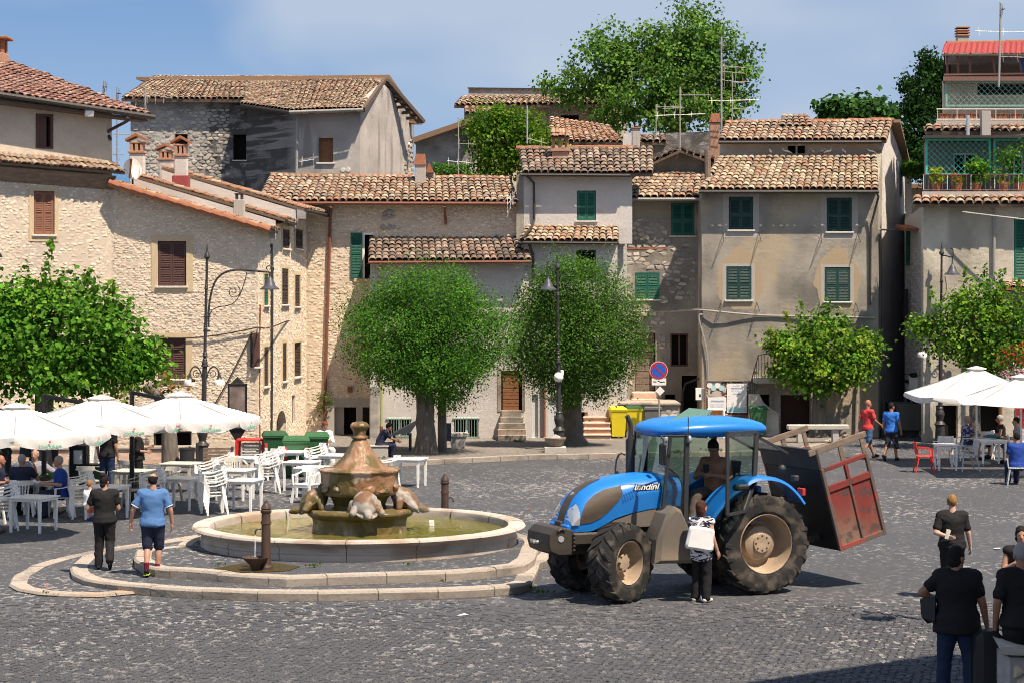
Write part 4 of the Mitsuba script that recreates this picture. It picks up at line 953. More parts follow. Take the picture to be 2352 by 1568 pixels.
# ------------------------------------------------------------------ the alley, stepping up between the houses
nst = 12
for i in range(nst):
 y0 = 73.0 + i * 1.1
 k = uniq('alley_steps__step'); scene[k] = mikit.ply(cb((12.9, y0, 0), (16.2, y0 + 1.3, .14 + .115 * (i + 1)), .02), 'mat_pavement')
labels['alley_steps'] = {'kind': 'structure'}
AL = Thing('alley_house', 'dark house closing the narrow alley at its upper end', 'house')
wAl = Wall((12.2, 88.0), (18.0, 88.0), .4)
opening(AL, wAl, (2030, 770, 2052, 850))
wAl.make(AL, [(0, 0), (wAl.L, 0), (wAl.L, 9.4), (0, 9.4)], 'mat_grey_wall')
AL.part('roof', cb((12, 87.4, 9.4), (18.4, 91, 9.6), .02), 'mat_old_tile')
wAr = Wall((14.05, 73.2), (14.6, 88), .4)
AS = Thing('alley_side_house', 'pale sunlit strip of rough wall flanking the alley beside the right hand house', 'house')
wAs = Wall(P(2078, 690, 74.5), P(2122, 690, 72.5), .5)
wAs.make(AS, [(0, 0), (wAs.L, 0), (wAs.L, wAs.sz(2120, 470)[1]), (0, wAs.sz(2078, 505)[1])], 'mat_white_wall')
stones(AS, wAs, [(.02, 1.5), (wAs.L - .02, 1.5), (wAs.L - .02, 6.6), (.02, 6.6)], 'tan', .2, .1, 0, .01, 33, .6)
AS.part('side_wall', hexa([P(2078, 690, 74.6) * (1, 1, 0), P(2079.5, 690, 74.6) * (1, 1, 0), P(2079.5, 690, 88) * (1, 1, 0), P(2078, 690, 88) * (1, 1, 0),
P(2078, 505, 74.6), P(2079.5, 505, 74.6), P(2079.5, 480, 88), P(2078, 480, 88)]), 'mat_grey_wall')
AS.part('little_roof', [seg_box(P(2084, 520, 74.0), P(2108, 528, 73.0), .9, .1)], 'mat_terracotta')
f, sl = leaf_mesh(.30, 1.25)
m = M(P(2080, 610, 74.0), rz=math.radians(-40))
q = AS.part('shutter', xf(f, m), 'mat_shutter_green'); AS.sub(q, 'slats', xf(sl, m), 'mat_shutter_green', kind='stuff')
SB = Thing('wall_box', 'flat black sign panel fixed edge on beside the dark alley', 'sign')
SB.me(cb(P(2075, 735, 73.6), P(2086, 664, 73.6) + (0, .12, 0), .01), 'mat_black')
cable([(2004, 527, 72), (2060, 529, 74), (2090, 528, 74)], 'bar crossing the top of the alley', .03, 'mat_grey_pipe', 6)
# ------------------------------------------------------------------ I: house at the right with terraces
I = Thing('terraced_house', 'tall house at the right edge with flower terraces and turquoise trellises', 'house')
wI = Wall(P(2121, 690, 70.0), P(2400, 690, 70.0), .4)
shutters(I, wI, (2329, 500, 2392, 643), 'mat_shutter_green', leaves=1, depth=.0)
(s0, z0, s1, z1), k = opening(I, wI, (2331, 936, 2356, 978), back='mat_pale_wall', depth=.06)
I.sub(k, 'grille', [wI.bar(s0, z0, s0 + .04, z1, .04, 0), wI.bar(s1 - .04, z0, s1, z1, .04, 0), wI.bar(s0 + .04, z1 - .04, s1 - .04, z1, .04, 0), wI.bar(s0 + .04, z0, s1 - .04, z0 + .04, .04, 0)] + [tube([wI.at(s0 + (s1 - s0) * (i + .5) / 6, z0, .02), wI.at(s0 + (s1 - s0) * ((i + 2.5) % 6) / 6, z1, .02)], .012, 5) for i in range(6)], 'mat_red_paint')
plain('mat_red_paint', (0.42, 0.03, 0.03), 0.5)
opening(I, wI, (2235, 930, 2300, 1008), name='doorway', depth=.5)
opening(I, wI, (2150, 930, 2200, 1006), name='doorway', depth=.3)
zt = wI.sz(2200, 475)[1]
wI.make(I, [(0, 0), (wI.L, 0), (wI.L, zt), (0, zt)], 'mat_pale_grey')
def f_pg(p, n, uv):
 a = FB(p.x * 1.1, p.z * .9, 6.0, 4)
 col = MX((0.36, 0.33, 0.27), (0.56, 0.52, 0.45), dr.clip(a * 1.2 - .1 + .2 * N(p.x * 12, p.z * 12), 0, 1))
 return MX(col, (0.25, 0.23, 0.19), .6 * SS(.5, .7, FB(p.x * .8 + 4, p.z * .5, 2, 4)))
procm('mat_pale_grey', f_pg, 0.95, b_stone, 0.012, 0.01, 0.1)
I.part('side_wall', hexa([P(2121, 690, 70.0) * (1, 1, 0) + (.003, .41, 0), P(2125, 690, 70) * (1, 1, 0) + (0, .41, 0), (P(2125, 0, 80)[0], 80, 0), (P(2121.2, 0, 80)[0], 80, 0),
P(2121, 476, 70.0) + (.003, .41, 0), P(2125, 476, 70) + (0, .41, 0), (P(2125, 0, 80)[0], 80, zt), (P(2121.2, 0, 80)[0], 80, zt)]), 'mat_pale_grey')
eL, eR = P(2096, 470, 69.4), P(2400, 470, 69.4)
roof(I, eL, eR, eR + (0, .95, .30), eL + (.2, .95, .30), 'tan', .30, .42, 60, .1, 121, name='eave_roof')
ty = 70.2                                          # terrace edge
zT = P(0, 440, ty)[2]
I.part('terrace_slab', prism([(P(2118, 0, ty)[0], ty), (P(2420, 0, ty)[0], ty), (P(2420, 0, ty)[0], 76), (P(2120, 0, 76)[0], 76)], zT - .35, zT), 'mat_concrete')
x0, x1 = P(2120, 0, ty)[0], P(2420, 0, ty)[0]
zr = P(0, 400, ty)[2]
I.part('railing', [cb((x0, ty + .05, zr - .03), (x1, ty + .09, zr), .005), cb((x0, ty + .05, zT + .04), (x1, ty + .09, zT + .07), .005)], 'mat_brown_rail')
plain('mat_brown_rail', (0.16, 0.09, 0.075), 0.6)
for i in range(28):
 I.part('baluster', bx((x0 + .02 + i * .16, ty + .06, zT + .07), (x0 + .035 + i * .16, ty + .08, zr - .03)), 'mat_brown_rail' if i % 5 else 'mat_white')
wI2 = Wall(P(2126, 690, 72.6), P(2420, 690, 72.6), .3)
for uv in ((2190, 352, 2246, 402), (2310, 352, 2352, 402)): opening(I, wI2, uv, depth=.25, frame='mat_sill', name='veranda_window')
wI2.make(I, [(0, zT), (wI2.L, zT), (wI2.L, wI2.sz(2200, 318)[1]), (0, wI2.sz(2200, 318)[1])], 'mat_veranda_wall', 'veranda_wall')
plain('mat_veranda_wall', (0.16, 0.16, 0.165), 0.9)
plain('mat_turquoise', (0.07, 0.46, 0.38), 0.6)
plain('mat_turquoise_faded', (0.17, 0.36, 0.33), 0.7)
def lattice(u0, v0, u1, v1, d, n, mat, r=.012, frame=True):
 a, b = P(u0, v1, d), P(u1, v0, d)
 if frame: I.part('trellis_frame', [bx((a[0], d, b[2] - .08), (b[0], d + .05, b[2])), bx((a[0], d, a[2]), (b[0], d + .05, a[2] + .06)), bx((a[0], d, a[2] + .06), (a[0] + .07, d + .05, b[2] - .08)), bx((b[0] - .07, d, a[2] + .06), (b[0], d + .05, b[2] - .08))], mat)
 w, h = b[0] - a[0], b[2] - a[2]
 st = w / n; k = int(h / st) + 1
 from shapely.geometry import LineString as LS
 bb = sbox(a[0] + .03, a[2] + .03, b[0] - .03, b[2] - .03)
 for sgn in (1, -1):
  for i in range(-k - 1, n + k + 2):
   xs = a[0] + i * st
   l = LS([(xs, a[2]), (xs + sgn * h, b[2])]).intersection(bb)
   if l.is_empty or l.length < .1: continue
   (p, q) = np.array(l.coords)[[0, -1]]
   I.part('trellis_slat', seg_box((p[0], d + .02 + .012 * sgn, p[1]), (q[0], d + .02 + .012 * sgn, q[1]), .012, .040, (0, 1, 0)), mat)
lattice(2126, 318, 2276, 402, 70.9, 11, 'mat_turquoise')
lattice(2282, 318, 2410, 402, 70.9, 9, 'mat_turquoise')
I.part('veranda_roof', prism([(P(2120, 0, 70.5)[0], 70.5), (P(2420, 0, 70.5)[0], 70.5), (P(2420, 0, 70.5)[0], 73), (P(2122, 0, 73)[0], 73)], P(0, 317, 70.5)[2], P(0, 311, 70.5)[2]), 'mat_gutter')
eL, eR = P(2126, 303, 72.3), P(2420, 303, 72.3)
roof(I, eL, eR, eR + (0, .9, .26), eL + (.1, .9, .26), 'tan', .30, .42, 60, .1, 122, name='middle_roof')
wI3 = Wall(P(2140, 690, 73.0), P(2420, 690, 73.0), .3)
zT2 = P(0, 277, 73.2)[2]
I.part('upper_slab', prism([(P(2150, 0, 73.2)[0], 73.2), (P(2420, 0, 73.2)[0], 73.2), (P(2420, 0, 73.2)[0], 78), (P(2152, 0, 78)[0], 78)], P(0, 292, 73.2)[2], zT2), 'mat_concrete')
x0, x1 = P(2152, 0, 73.2)[0], P(2420, 0, 73.2)[0]; zr = P(0, 249, 73.2)[2]
I.part('upper_railing', [cb((x0, 73.25, zr - .04), (x1, 73.3, zr), .005), cb((x0, 73.25, zT2 + .02), (x1, 73.3, zT2 + .06), .005)], 'mat_sill')
for i in range(26): I.part('upper_baluster', bx((x0 + .03 + i * .17, 73.26, zT2 + .06), (x0 + .05 + i * .17, 73.28, zr - .04)), 'mat_sill' if i % 4 == 0 else 'mat_brown_rail')
for i in range(9):
 xx = x0 + .1 + i * .5
 I.part('planter_box', cb((xx, 73.36, zT2), (xx + .42, 73.56, zT2 + .27), .02), 'mat_terracotta')
wI4 = Wall(P(2168, 690, 75.4), P(2420, 690, 75.4), .3)
opening(I, wI4, (2245, 190, 2420, 218), depth=.3)
wI4.make(I, [(0, zT2), (wI4.L, zT2), (wI4.L, wI4.sz(2200, 186)[1]), (0, wI4.sz(2200, 186)[1])], 'mat_pale_grey', 'upper_wall')
lattice(2172, 186, 2420, 245, 74.6, 18, 'mat_turquoise_faded', frame=True)
I.part('roof_terrace_slab', prism([(P(2166, 0, 74.4)[0], 74.4), (P(2420, 0, 74.4)[0], 74.4), (P(2420, 0, 74.4)[0], 79), (P(2168, 0, 79)[0], 79)], P(0, 186, 74.4)[2], P(0, 176, 74.4)[2]), 'mat_brown_rail')
I.part('roof_terrace_back', bx((P(2172, 0, 78)[0], 78.0, P(0, 186, 78)[2]), (P(2420, 0, 78)[0], 78.3, P(0, 110, 78)[2])), 'mat_dark_room')
zp0, zp1 = P(0, 178, 74.6)[2], P(0, 121, 74.6)[2]
for u, du in ((2174, 3), (2198, 4), (2228, 0), (2280, 6), (2338, 10)):
 I.part('post', seg_box(P(u + du, 178, 74.6), P(u, 121, 74.6), .07, .07), 'mat_copper')
I.part('handrail', seg_box(P(2168, 172, 74.5), P(2420, 168, 74.5), .05, .06), 'mat_brown_rail')
q = P(2128, 690, 73.5); I.part('core', prism([(q[0], 73.5), (20.5, 73.5), (20.5, 80.5), (P(2128, 0, 80)[0], 80.5)], 0.0, wI2.sz(2200, 322)[1]), 'mat_pale_grey')
# red tile-effect sheet roof
a, b = P(2163, 122, 74.2), P(2425, 122, 74.2)
a2, b2 = P(2170, 100, 76.2), P(2425, 94, 76.2)
nx_, ny_ = 90, 14
gv = []
for j in range(ny_ + 1):
 for i in range(nx_ + 1):
  p = (a * (1 - i / nx_) + b * (i / nx_)) * (1 - j / ny_) + (a2 * (1 - i / nx_) + b2 * (i / nx_)) * (j / ny_)
  gv.append(p + (0, 0, .028 * math.sin(i * 1.4) + .03 * ((ny_ - j) / ny_ * 5 % 1)))
gf = [[j * (nx_ + 1) + i, j * (nx_ + 1) + i + 1, (j + 1) * (nx_ + 1) + i + 1, (j + 1) * (nx_ + 1) + i] for j in range(ny_) for i in range(nx_)]
I.part('red_sheet_roof', (np.array(gv), np.array(gf)), 'mat_red_sheet')
plain('mat_red_sheet', (0.28, 0.045, 0.040), 0.55)
I.part('sheet_beam', [seg_box(a + (0, .03, -.06), b + (0, .03, -.06), .05, .06), seg_box(a2 + (0, 0, -.08), b2 + (0, 0, -.08), .08, .1)], 'mat_beam')
w_ = P(2176, 108, 76.4)
I.part('back_parapet', bx((w_[0], 76.4, w_[2] - .6), (b2[0], 76.8, P(0, 100, 76.4)[2])), 'mat_castle_wall')
ridge(I, P(2174, 99, 76.6), P(2420, 93, 76.6), .1, 'mat_terracotta', seed=17)
a, b = P(2200, 84, 77), P(2226, 102, 77)
I.part('chimney', cb((a[0], 77, b[2] - .4), (b[0], 77.4, a[2]), .01), 'mat_concrete')
for i in range(4): I.part('chimney_slab', cb((a[0] - .03, 76.95, a[2] + .02 + i * .095), (b[0] + .03, 77.45, a[2] + .07 + i * .095), .01), 'mat_terracotta' if i % 2 else 'mat_brick')
I.part('chimney_core', bx((a[0] + .06, 77.05, a[2]), (b[0] - .06, 77.3, a[2] + .36)), 'mat_dark_room')
a, b = P(2255, 255, 72.0), P(2276, 312, 72.0)
I.part('flue', cb((a[0], 72.0, b[2]), (b[0], 72.3, a[2]), .01), 'mat_concrete')
I.part('steel_flue', tube([P(2223, 312, 71.5), P(2223, 265, 71.5)], .065, 12), 'mat_aluminium')
pipe(I, [P(2284, 478, 69.9), P(2283, 655, 69.9)], .05, 'mat_grey_pipe')
I.part('awning_roof', [seg_box(P(2303, 664, 69.3), P(2420, 664, 69.3), .9, .08)], 'mat_terracotta')
roof(I, P(2303, 664, 68.9), P(2420, 664, 68.9), P(2420, 650, 70.0), P(2308, 650, 70.0), 'bright', .24, .4, 40, .06, 123, name='lean_to_roof')
I.part('post', tube([P(2298, 660, 68.9), P(2298, 1006, 68.9)], .06, 8), 'mat_wood')
I.part('post', tube([P(2316, 668, 69.2), P(2316, 800, 69.2)], .035, 8), 'mat_copper')
bl = Thing('blue_sheet', 'blue tarpaulin hanging on the roof terrace of the right edge house', 'tarpaulin')
bl.me(hexa([P(2345, 165, 75.5), P(2362, 165, 75.5), P(2362, 165, 75.6), P(2345, 165, 75.6), P(2343, 132, 75.5), P(2362, 130, 75.5), P(2362, 130, 75.6), P(2343, 132, 75.6)]), 'mat_blue_cloth')
plain('mat_blue_cloth', (0.05, 0.15, 0.5), 0.7)
cable([(2210, 487, 69.5), (2290, 497, 69.2), (2420, 512, 68.8)], 'pale stay bar slanting in front of the right edge house', .03, 'mat_grey_pipe', 6)
# ------------------------------------------------------------------ antennas
def antenna(u, vb, vt, d, arms, label, r=.022, mat='mat_grey_pipe', lean=0):
 An = Thing('antenna', label, 'antenna')
 b, t = P(u, vb, d), P(u + lean, vt, d)
 An.part('mast', tube([b, t], r, 6), mat)
 for (v, du0, du1, nel, el, tilt, m2) in arms:
  f = (vb - v) / (vb - vt)
  c0, c1 = P(u + lean * f + du0, v, d), P(u + lean * f + du1, v - tilt, d)
  an = [tube([c0, c1], .014, 5)]
  for i in range(nel):
   q = c0 + (c1 - c0) * ((i + .5) / nel)
   e = el * (1 - .35 * i / max(nel, 1))
   an.append(tube([q + (0, -e, 0), q + (0, e, 0)], .008, 4) if i % 3 else tube([q + (0, -e * .3, -e), q + (0, e * .3, e)], .008, 4))
  An.part('aerial', an, m2)
antenna(1657, 400, 85, 77.5, [(152, 2, 56, 6, .25, -4, 'mat_grey_pipe'), (165, 2, 54, 6, .25, -4, 'mat_grey_pipe'), (184, 2, 54, 6, .25, -8, 'mat_grey_pipe'), (232, -30, 86, 8, .12, 2, 'mat_white'), (105, -2, 8, 6, .2, 0, 'mat_grey_pipe')], 'tall aerial mast in front of the big leafy tree with a long white boom', .035)
antenna(1562, 362, 200, 76.0, [(219, -3, 70, 7, .22, 0, 'mat_grey_pipe'), (266, -58, 58, 9, .14, 4, 'mat_white'), (250, -40, 10, 6, .2, 2, 'mat_grey_pipe')], 'aerial mast with a long white boom rising from the tiled gable', .028)
antenna(1507, 318, 240, 80.0, [(246, 0, 60, 10, .12, 0, 'mat_grey_pipe')], 'short aerial mast left of the tiled gable')
antenna(1682, 330, 168, 79.0, [(188, 0, 42, 6, .2, 0, 'mat_grey_pipe'), (250, -4, 30, 5, .2, -2, 'mat_grey_pipe')], 'thin grey aerial mast just left of the loft roof')
antenna(1053, 408, 270, 84.0, [(330, -2, 40, 6, .2, -2, 'mat_grey_pipe'), (370, -26, 28, 8, .15, -4, 'mat_white')], 'aerial mast beside the leafy shrub on the hill', .025)
antenna(1211, 330, 243, 78.0, [(318, 2, 45, 5, .2, -12, 'mat_grey_pipe')], 'bare aerial mast above the brick chimney house', .03)
antenna(334, 268, 198, 62.5, [(216, 2, 58, 9, .28, -10, 'mat_grey_pipe'), (254, -26, 6, 5, .25, 0, 'mat_grey_pipe')], 'comb shaped aerial at the roof corner of the left edge house', .028)
antenna(269, 395, 205, 80.0, [(308, -16, 30, 9, .1, -1, 'mat_grey_pipe'), (355, -14, 14, 5, .3, 0, 'mat_grey_pipe'), (215, -2, 8, 6, .25, 0, 'mat_iron')], 'aerial mast in the gap beside the left edge house', .035)
antenna(239, 260, 187, 82.0, [(200, -3, 7, 7, .25, 0, 'mat_iron')], 'slim aerial mast showing above the red roof', .035)
antenna(2294, 200, 8, 73.0, [(72, -58, 110, 9, .15, -3, 'mat_white'), (130, 2, 70, 6, .2, -3, 'mat_grey_pipe'), (22, -2, 8, 6, .25, 0, 'mat_iron')], 'tall aerial mast in front of the red sheet roof', .04, lean=5)
antenna(1164, 500, 440, 70.8, [(470, -8, 10, 9, .3, 20, 'mat_white')], 'fallen aerial leaning at the end of the long tiled roof', .02, lean=18)
antenna(720, 408, 352, 91.8, [(372, -32, 2, 3, .2, 6, 'mat_white')], 'small wire aerial against the old house window', .012)
# closed bodies behind the facades, so that every house is solid and shades its neighbours
def core(th, u0, u1, d0, d1, v, dv, mat='mat_grey_wall'):
 x0, x1, x2, x3 = P(u0, 0, d0)[0], P(u1, 0, d0)[0], P(u1, 0, d0)[0], P(u0, 0, d0)[0]
 th.part('core', prism([(x0, d0), (x1, d0), (x2, d1), (x3, d1)], 0.01, P(0, v, dv)[2]), mat)
core(G, 1613, 2008, 72.6, 80, 442, 72); core(C, 712, 1192, 72.2, 79, 472, 71.5, 'mat_tan_wall'); core(D, 853, 1200, 70.8, 71.4, 606, 70, 'mat_white_wall'); core(E, 1205, 1440, 71.8, 79, 404, 71.2, 'mat_white_wall'); core(Fh, 1420, 1608, 74.2, 80, 462, 73.6)
x_ = wG.at(0, 0); G.part('left_wall', bx((x_[0] + .002, 72.46, .0), (x_[0] + .3, 80, P(0, 440, 72)[2])), 'mat_grey_wall')
# ------------------------------------------------------------------ trees and plants
def leaf_shape(kind):
 if kind == 'fine': v = [[0, 0, 0], [.34, .45, .05], [0, 1, 0], [-.34, .45, .05]]; f = [[0, 1, 2], [0, 2, 3]]
 else: v = [[0, 0, 0], [.42, .12, .06], [.46, .5, .10], [0, 1, -.04], [-.46, .5, .10], [-.42, .12, .06]]; f = [[0, 1, 2], [0, 2, 3], [0, 3, 4], [0, 4, 5]]
 return np.array(v, float), np.array(f)
def leaf_frames(pos, nrm, rng, size, hang=.3):
 n = nrm / np.linalg.norm(nrm, axis=1, keepdims=True)
 t = rng.normal(size=pos.shape); t[:, 2] -= hang * 3
 t -= n * (t * n).sum(1, keepdims=True); t /= np.linalg.norm(t, axis=1, keepdims=True) + 1e-9
 s = size * rng.uniform(.6, 1.25, len(pos))
 X = np.cross(t, n)
 return np.stack([X, t, n], 2) * s[:, None, None], pos
def leaves(pos, nrm, col, rng, size, kind='fine', hang=.3):
 v, f = leaf_shape(kind)
 Rm, p = leaf_frames(pos, nrm, rng, size, hang)
 V = np.einsum('nij,kj->nki', Rm, v) + p[:, None]
 Fc = (f[None] + (np.arange(len(p)) * len(v))[:, None, None]).reshape(-1, 3)
 return V.reshape(-1, 3), Fc, np.repeat(col, len(v), 0)
def crown_points(blobs, n, rng, clump=.28, inner=.55, per=26, rough_=.25, gap_=.0):
 """Leaf positions in clumps spread through ellipsoids; returns positions, outward directions and a clump number."""
 w = np.array([b[2] if len(b) > 2 else np.prod(b[1]) ** (2 / 3) for b in blobs]); w = w / w.sum()
 P_, D_, K_ = [], [], []
 nc = max(1, n // per)
 which = rng.choice(len(blobs), nc, p=w)
 for c in range(nc):
  b = blobs[which[c]]
  d = rng.normal(size=3); d /= np.linalg.norm(d)
  r = rng.uniform(inner ** 3, 1) ** (1 / 3)
  q = np.asarray(b[0]) + d * r * np.asarray(b[1])
  k = int(per * rng.uniform(.5, 1.5))
  w_ = meshkit.fbm(np.array([q * 1.1]), 3, 7)[0]
  q = q + d * np.asarray(b[1]) * ((w_ - .5) * rough_ + (rng.random() < .12) * rng.uniform(0, rough_ * .5))
  if w_ < gap_: continue
  P_.append(q + rng.normal(0, clump, (k, 3)) * (1, 1, .8)); D_.append(np.tile(d, (k, 1))); K_ += [c] * k
 return np.vstack(P_), np.vstack(D_), np.array(K_)
def crown(th, blobs, n, size, cols, seed, kind='fine', clump=.28, inner=.55, per=26, parts=0, name='crown', tips=None, hang=.3, up=.6, rough_=.25, gap_=0.0, stuff=False):
 rng = R_(seed)
 pos, d, k = crown_points(blobs, n, rng, clump, inner, per, rough_, gap_)
 cols = np.array(cols)
 cc = cols[rng.integers(len(cols), size=k.max() + 1)][k] * rng.uniform(.62, 1.38, (k.max() + 1, 1))[k] * rng.uniform(.8, 1.2, (len(k), 1)) * (1 + rng.normal(0, .06, (len(k), 3)))
 if tips is not None:      # young shoots: chains of leaves along a line
  for (a, b, m, c) in tips:
   t = rng.uniform(0, 1, m)[:, None]
   pos = np.vstack([pos, np.asarray(a) * (1 - t) + np.asarray(b) * t + rng.normal(0, .10, (m, 3)) * (1.25 - t)])
   d = np.vstack([d, rng.normal(size=(m, 3))]); cc = np.vstack([cc, np.array(c) * rng.uniform(.8, 1.2, (m, 1))])
 nrm = d * .7 + rng.normal(size=pos.shape) * .75 + [0, 0, up]
 cc = np.clip(cc, .004, 1)
 if parts:
  front = np.argsort(pos[:, 1] - .35 * pos[:, 2])[:parts]
  keep = np.ones(len(pos), bool); keep[front] = False
  v, f = leaf_shape(kind)
  var = []
  for c in cols:
   for q in (.85, 1.15): var.append(mikit.ply((v, f), 'mat_leaf', color=np.tile(np.clip(c * q, .004, 1), (len(v), 1))))
  Rm, p = leaf_frames(pos[front], nrm[front], rng, size, hang)
  for i in range(len(front)):
   m = np.eye(4); m[:3, :3] = Rm[i]; m[:3, 3] = p[i]
   th.part(name + '__leaf', var[int(rng.integers(len(var)))], None, tw=T4(m))
  pos, nrm, cc = pos[keep], nrm[keep], cc[keep]
 V, Fc, C = leaves(pos, nrm, cc, rng, size, kind, hang)
 th.part(name, (V, Fc), 'mat_leaf', color=C, kind='stuff' if stuff else None)
def trunk(th, base, top, r0, r1, seed, limbs=(), flare=1.5):
 rng = R_(seed)
 b, t = np.asarray(base, float), np.asarray(top, float)
 k = 9
 pts = [b + (t - b) * i / (k - 1) + np.array([rng.normal(0, r0 * .08), rng.normal(0, r0 * .08), 0]) * (i > 0) for i in range(k)]
 rr = [r0 * (flare if i == 0 else 1.12 if i == 1 else 1) + (r1 - r0) * i / (k - 1) for i in range(k)]
 th.part('trunk', tube(pts, rr, 14), 'mat_bark', smooth=60)
 for q in limbs:
  mid = (t + q) / 2 + rng.normal(0, .15, 3)
  th.part('limb', tube(curve([t - (0, 0, .1), mid, q], 9), np.linspace(r1 * .75, r1 * .18, 9), 8), 'mat_bark', smooth=60)
GREEN = [(.075, .200, .028), (.095, .235, .032), (.120, .275, .040), (.055, .155, .024)]
LIME = [(.105, .26, .028), (.080, .21, .026), (.16, .33, .04), (.06, .17, .022)]
DARK = [(.030, .080, .020), (.042, .105, .026), (.026, .068, .022)]
def px(d): return d / F
t1 = Thing('elm_tree', 'round clipped green tree left of the brown door, its trunk by the white kerb tables', 'tree')
b0 = P(978, 1040, 62.6); b0[2] = PV
c0 = P(982, 752, 62.6)
bl = [(c0, (2.30, 1.6, 1.68)), (c0 + (-1.1, -.3, -.25), (1.35, 1.4, 1.35)), (c0 + (1.15, -.2, -.2), (1.35, 1.4, 1.4)), (c0 + (.1, -.4, -.95), (1.6, 1.4, 1.15)), (c0 + (.35, 0, -1.75), (.95, .8, .55)), (c0 + (0, 0, .75), (1.7, 1.4, 1.05))]
trunk(t1, b0, P(975, 850, 62.6), .30, .24, 1, [c0 + (-1.2, 0, .2), c0 + (1.2, .2, .3), c0 + (0, -.4, .7), c0 + (.4, .8, .2), c0 + (-.6, -.8, -.2)], 1.35)
crown(t1, bl, 80000, .075, GREEN, 1, clump=.22, inner=.66, per=42, rough_=.62, gap_=.33)
t2 = Thing('elm_tree', 'round clipped green tree behind the tall lamp post, right of the brown door', 'tree')
b0 = P(1313, 1018, 66.8); b0[2] = PV
c0 = P(1318, 750, 65.5)
bl = [(c0, (2.05, 1.15, 1.95)), (c0 + (-.8, -.1, -.5), (1.3, .9, 1.35)), (c0 + (.85, -.1, -.4), (1.25, .9, 1.45)), (c0 + (.1, -.1, .9), (1.3, .9, 1.3)), (c0 + (.2, .2, -1.6), (1.45, .9, .8))]
trunk(t2, b0, P(1312, 850, 66.8), .36, .28, 2, [c0 + (-1, 0, .2), c0 + (1, .2, .3), c0 + (0, -.4, .9), c0 + (.4, .8, .2)], 1.6)
crown(t2, bl, 80000, .075, [(.080, .185, .032), (.105, .22, .040), (.06, .15, .026), (.125, .24, .05)], 2, clump=.23, inner=.64, per=42, rough_=.65, gap_=.34)
t2b = Thing('young_tree', 'thin dark trunk standing just right of the thick elm trunk', 'tree')
q = P(1016, 1030, 63.6); q[2] = PV
t2b.part('trunk', tube([q, P(1015, 860, 63.6)], [.14, .12], 10), 'mat_bark', smooth=60)
t2b.part('branch', tube([P(1015, 900, 63.6), P(1030, 800, 63.4)], [.1, .05], 8), 'mat_bark')
t3 = Thing('linden_tree', 'large leafed linden with upright shoots above the white parasols at left', 'tree')
c0 = P(120, 775, 52.0)
bl = [(c0, (2.3, 1.8, 1.15)), (c0 + (-1.3, -.2, .2), (1.3, 1.3, 1.1)), (c0 + (1.25, -.2, -.2), (1.25, 1.2, 1.0)), (c0 + (.2, -.5, -.75), (2.1, 1.4, .7)), (c0 + (.5, 0, .7), (1.3, 1.0, .8)), (c0 + (2.1, 0, -.5), (.6, .6, .45), 1.0), (c0 + (-.6, -.2, .8), (.9, .8, .7))]
b0 = P(95, 1050, 52.0); b0[2] = 0
trunk(t3, b0, P(105, 860, 52), .27, .22, 3, [c0 + (-1.3, 0, .2), c0 + (1.3, .1, .2), c0 + (.3, -.3, .8), c0 + (2, .1, -.3)])
Y = (.13, .26, .035)
tips = [(P(95, 690, 51.6), P(117, 548, 51.4), 95, Y), (P(60, 690, 51.6), P(62, 600, 51.5), 50, (.11, .23, .03)), (P(190, 690, 51.6), P(205, 612, 51.4), 60, Y), (P(245, 700, 51.5), P(262, 642, 51.4), 50, (.16, .28, .03)), (P(150, 690, 51.5), P(140, 635, 51.4), 50, Y), (P(275, 720, 51.5), P(292, 690, 51.4), 40, Y), (P(0, 690, 51.5), P(8, 655, 51.5), 50, Y)]
crown(t3, bl, 15000, .125, LIME, 3, kind='broad', clump=.20, inner=.5, per=20, parts=300, tips=tips, hang=.6, up=.8)
t4 = Thing('pollard_tree', 'bare pollarded tree with one cut limb between the parasols at left', 'tree')
b0 = PZ(392, 1082, 0.0)
t4.part('trunk', tube([b0, P(388, 985, b0[1]), P(372, 930, b0[1])], [.26, .21, .18], 12), 'mat_bark', smooth=60)
t4.part('limb', tube(curve([P(372, 932, b0[1]), P(360, 905, b0[1]), P(333, 887, b0[1])], 7), [.18, .16, .15, .14, .14, .15, .14], 10), 'mat_bark', smooth=60)
t4.part('twig', tube(curve([P(338, 888, b0[1]), P(300, 895, b0[1]), P(262, 888, b0[1])], 9), .025, 5), 'mat_bark')
crown(t4, [(P(275, 890, b0[1]), (.5, .4, .25), 1.), (P(395, 875, b0[1]), (.35, .3, .3), .4)], 200, .14, [(.20, .12, .04), (.12, .2, .03)], 4, kind='broad', clump=.2, per=8)
t5 = Thing('linden_tree', 'small pale green linden in front of the grey house behind the white bench', 'tree')
c0 = P(1888, 810, 70.6)
bl = [(c0, (1.65, 1.4, 1.15)), (c0 + (-.8, -.2, -.4), (1.0, 1.0, .8)), (c0 + (.85, -.2, -.3), (1.0, 1.0, .8)), (c0 + (0, -.3, .8), (.9, .8, .7)), (c0 + (0, -.3, -.85), (1.2, 1.0, .5)), (c0 + (1.6, 0, .35), (.4, .4, .3), .4), (c0 + (-1.5, 0, .4), (.4, .4, .3), .4)]
b0 = P(1879, 1000, 70.6); b0[2] = PV
trunk(t5, b0, P(1884, 860, 70.6), .26, .19, 5, [c0 + (-.9, 0, .2), c0 + (.9, .1, .2), c0 + (.1, -.3, .8)])
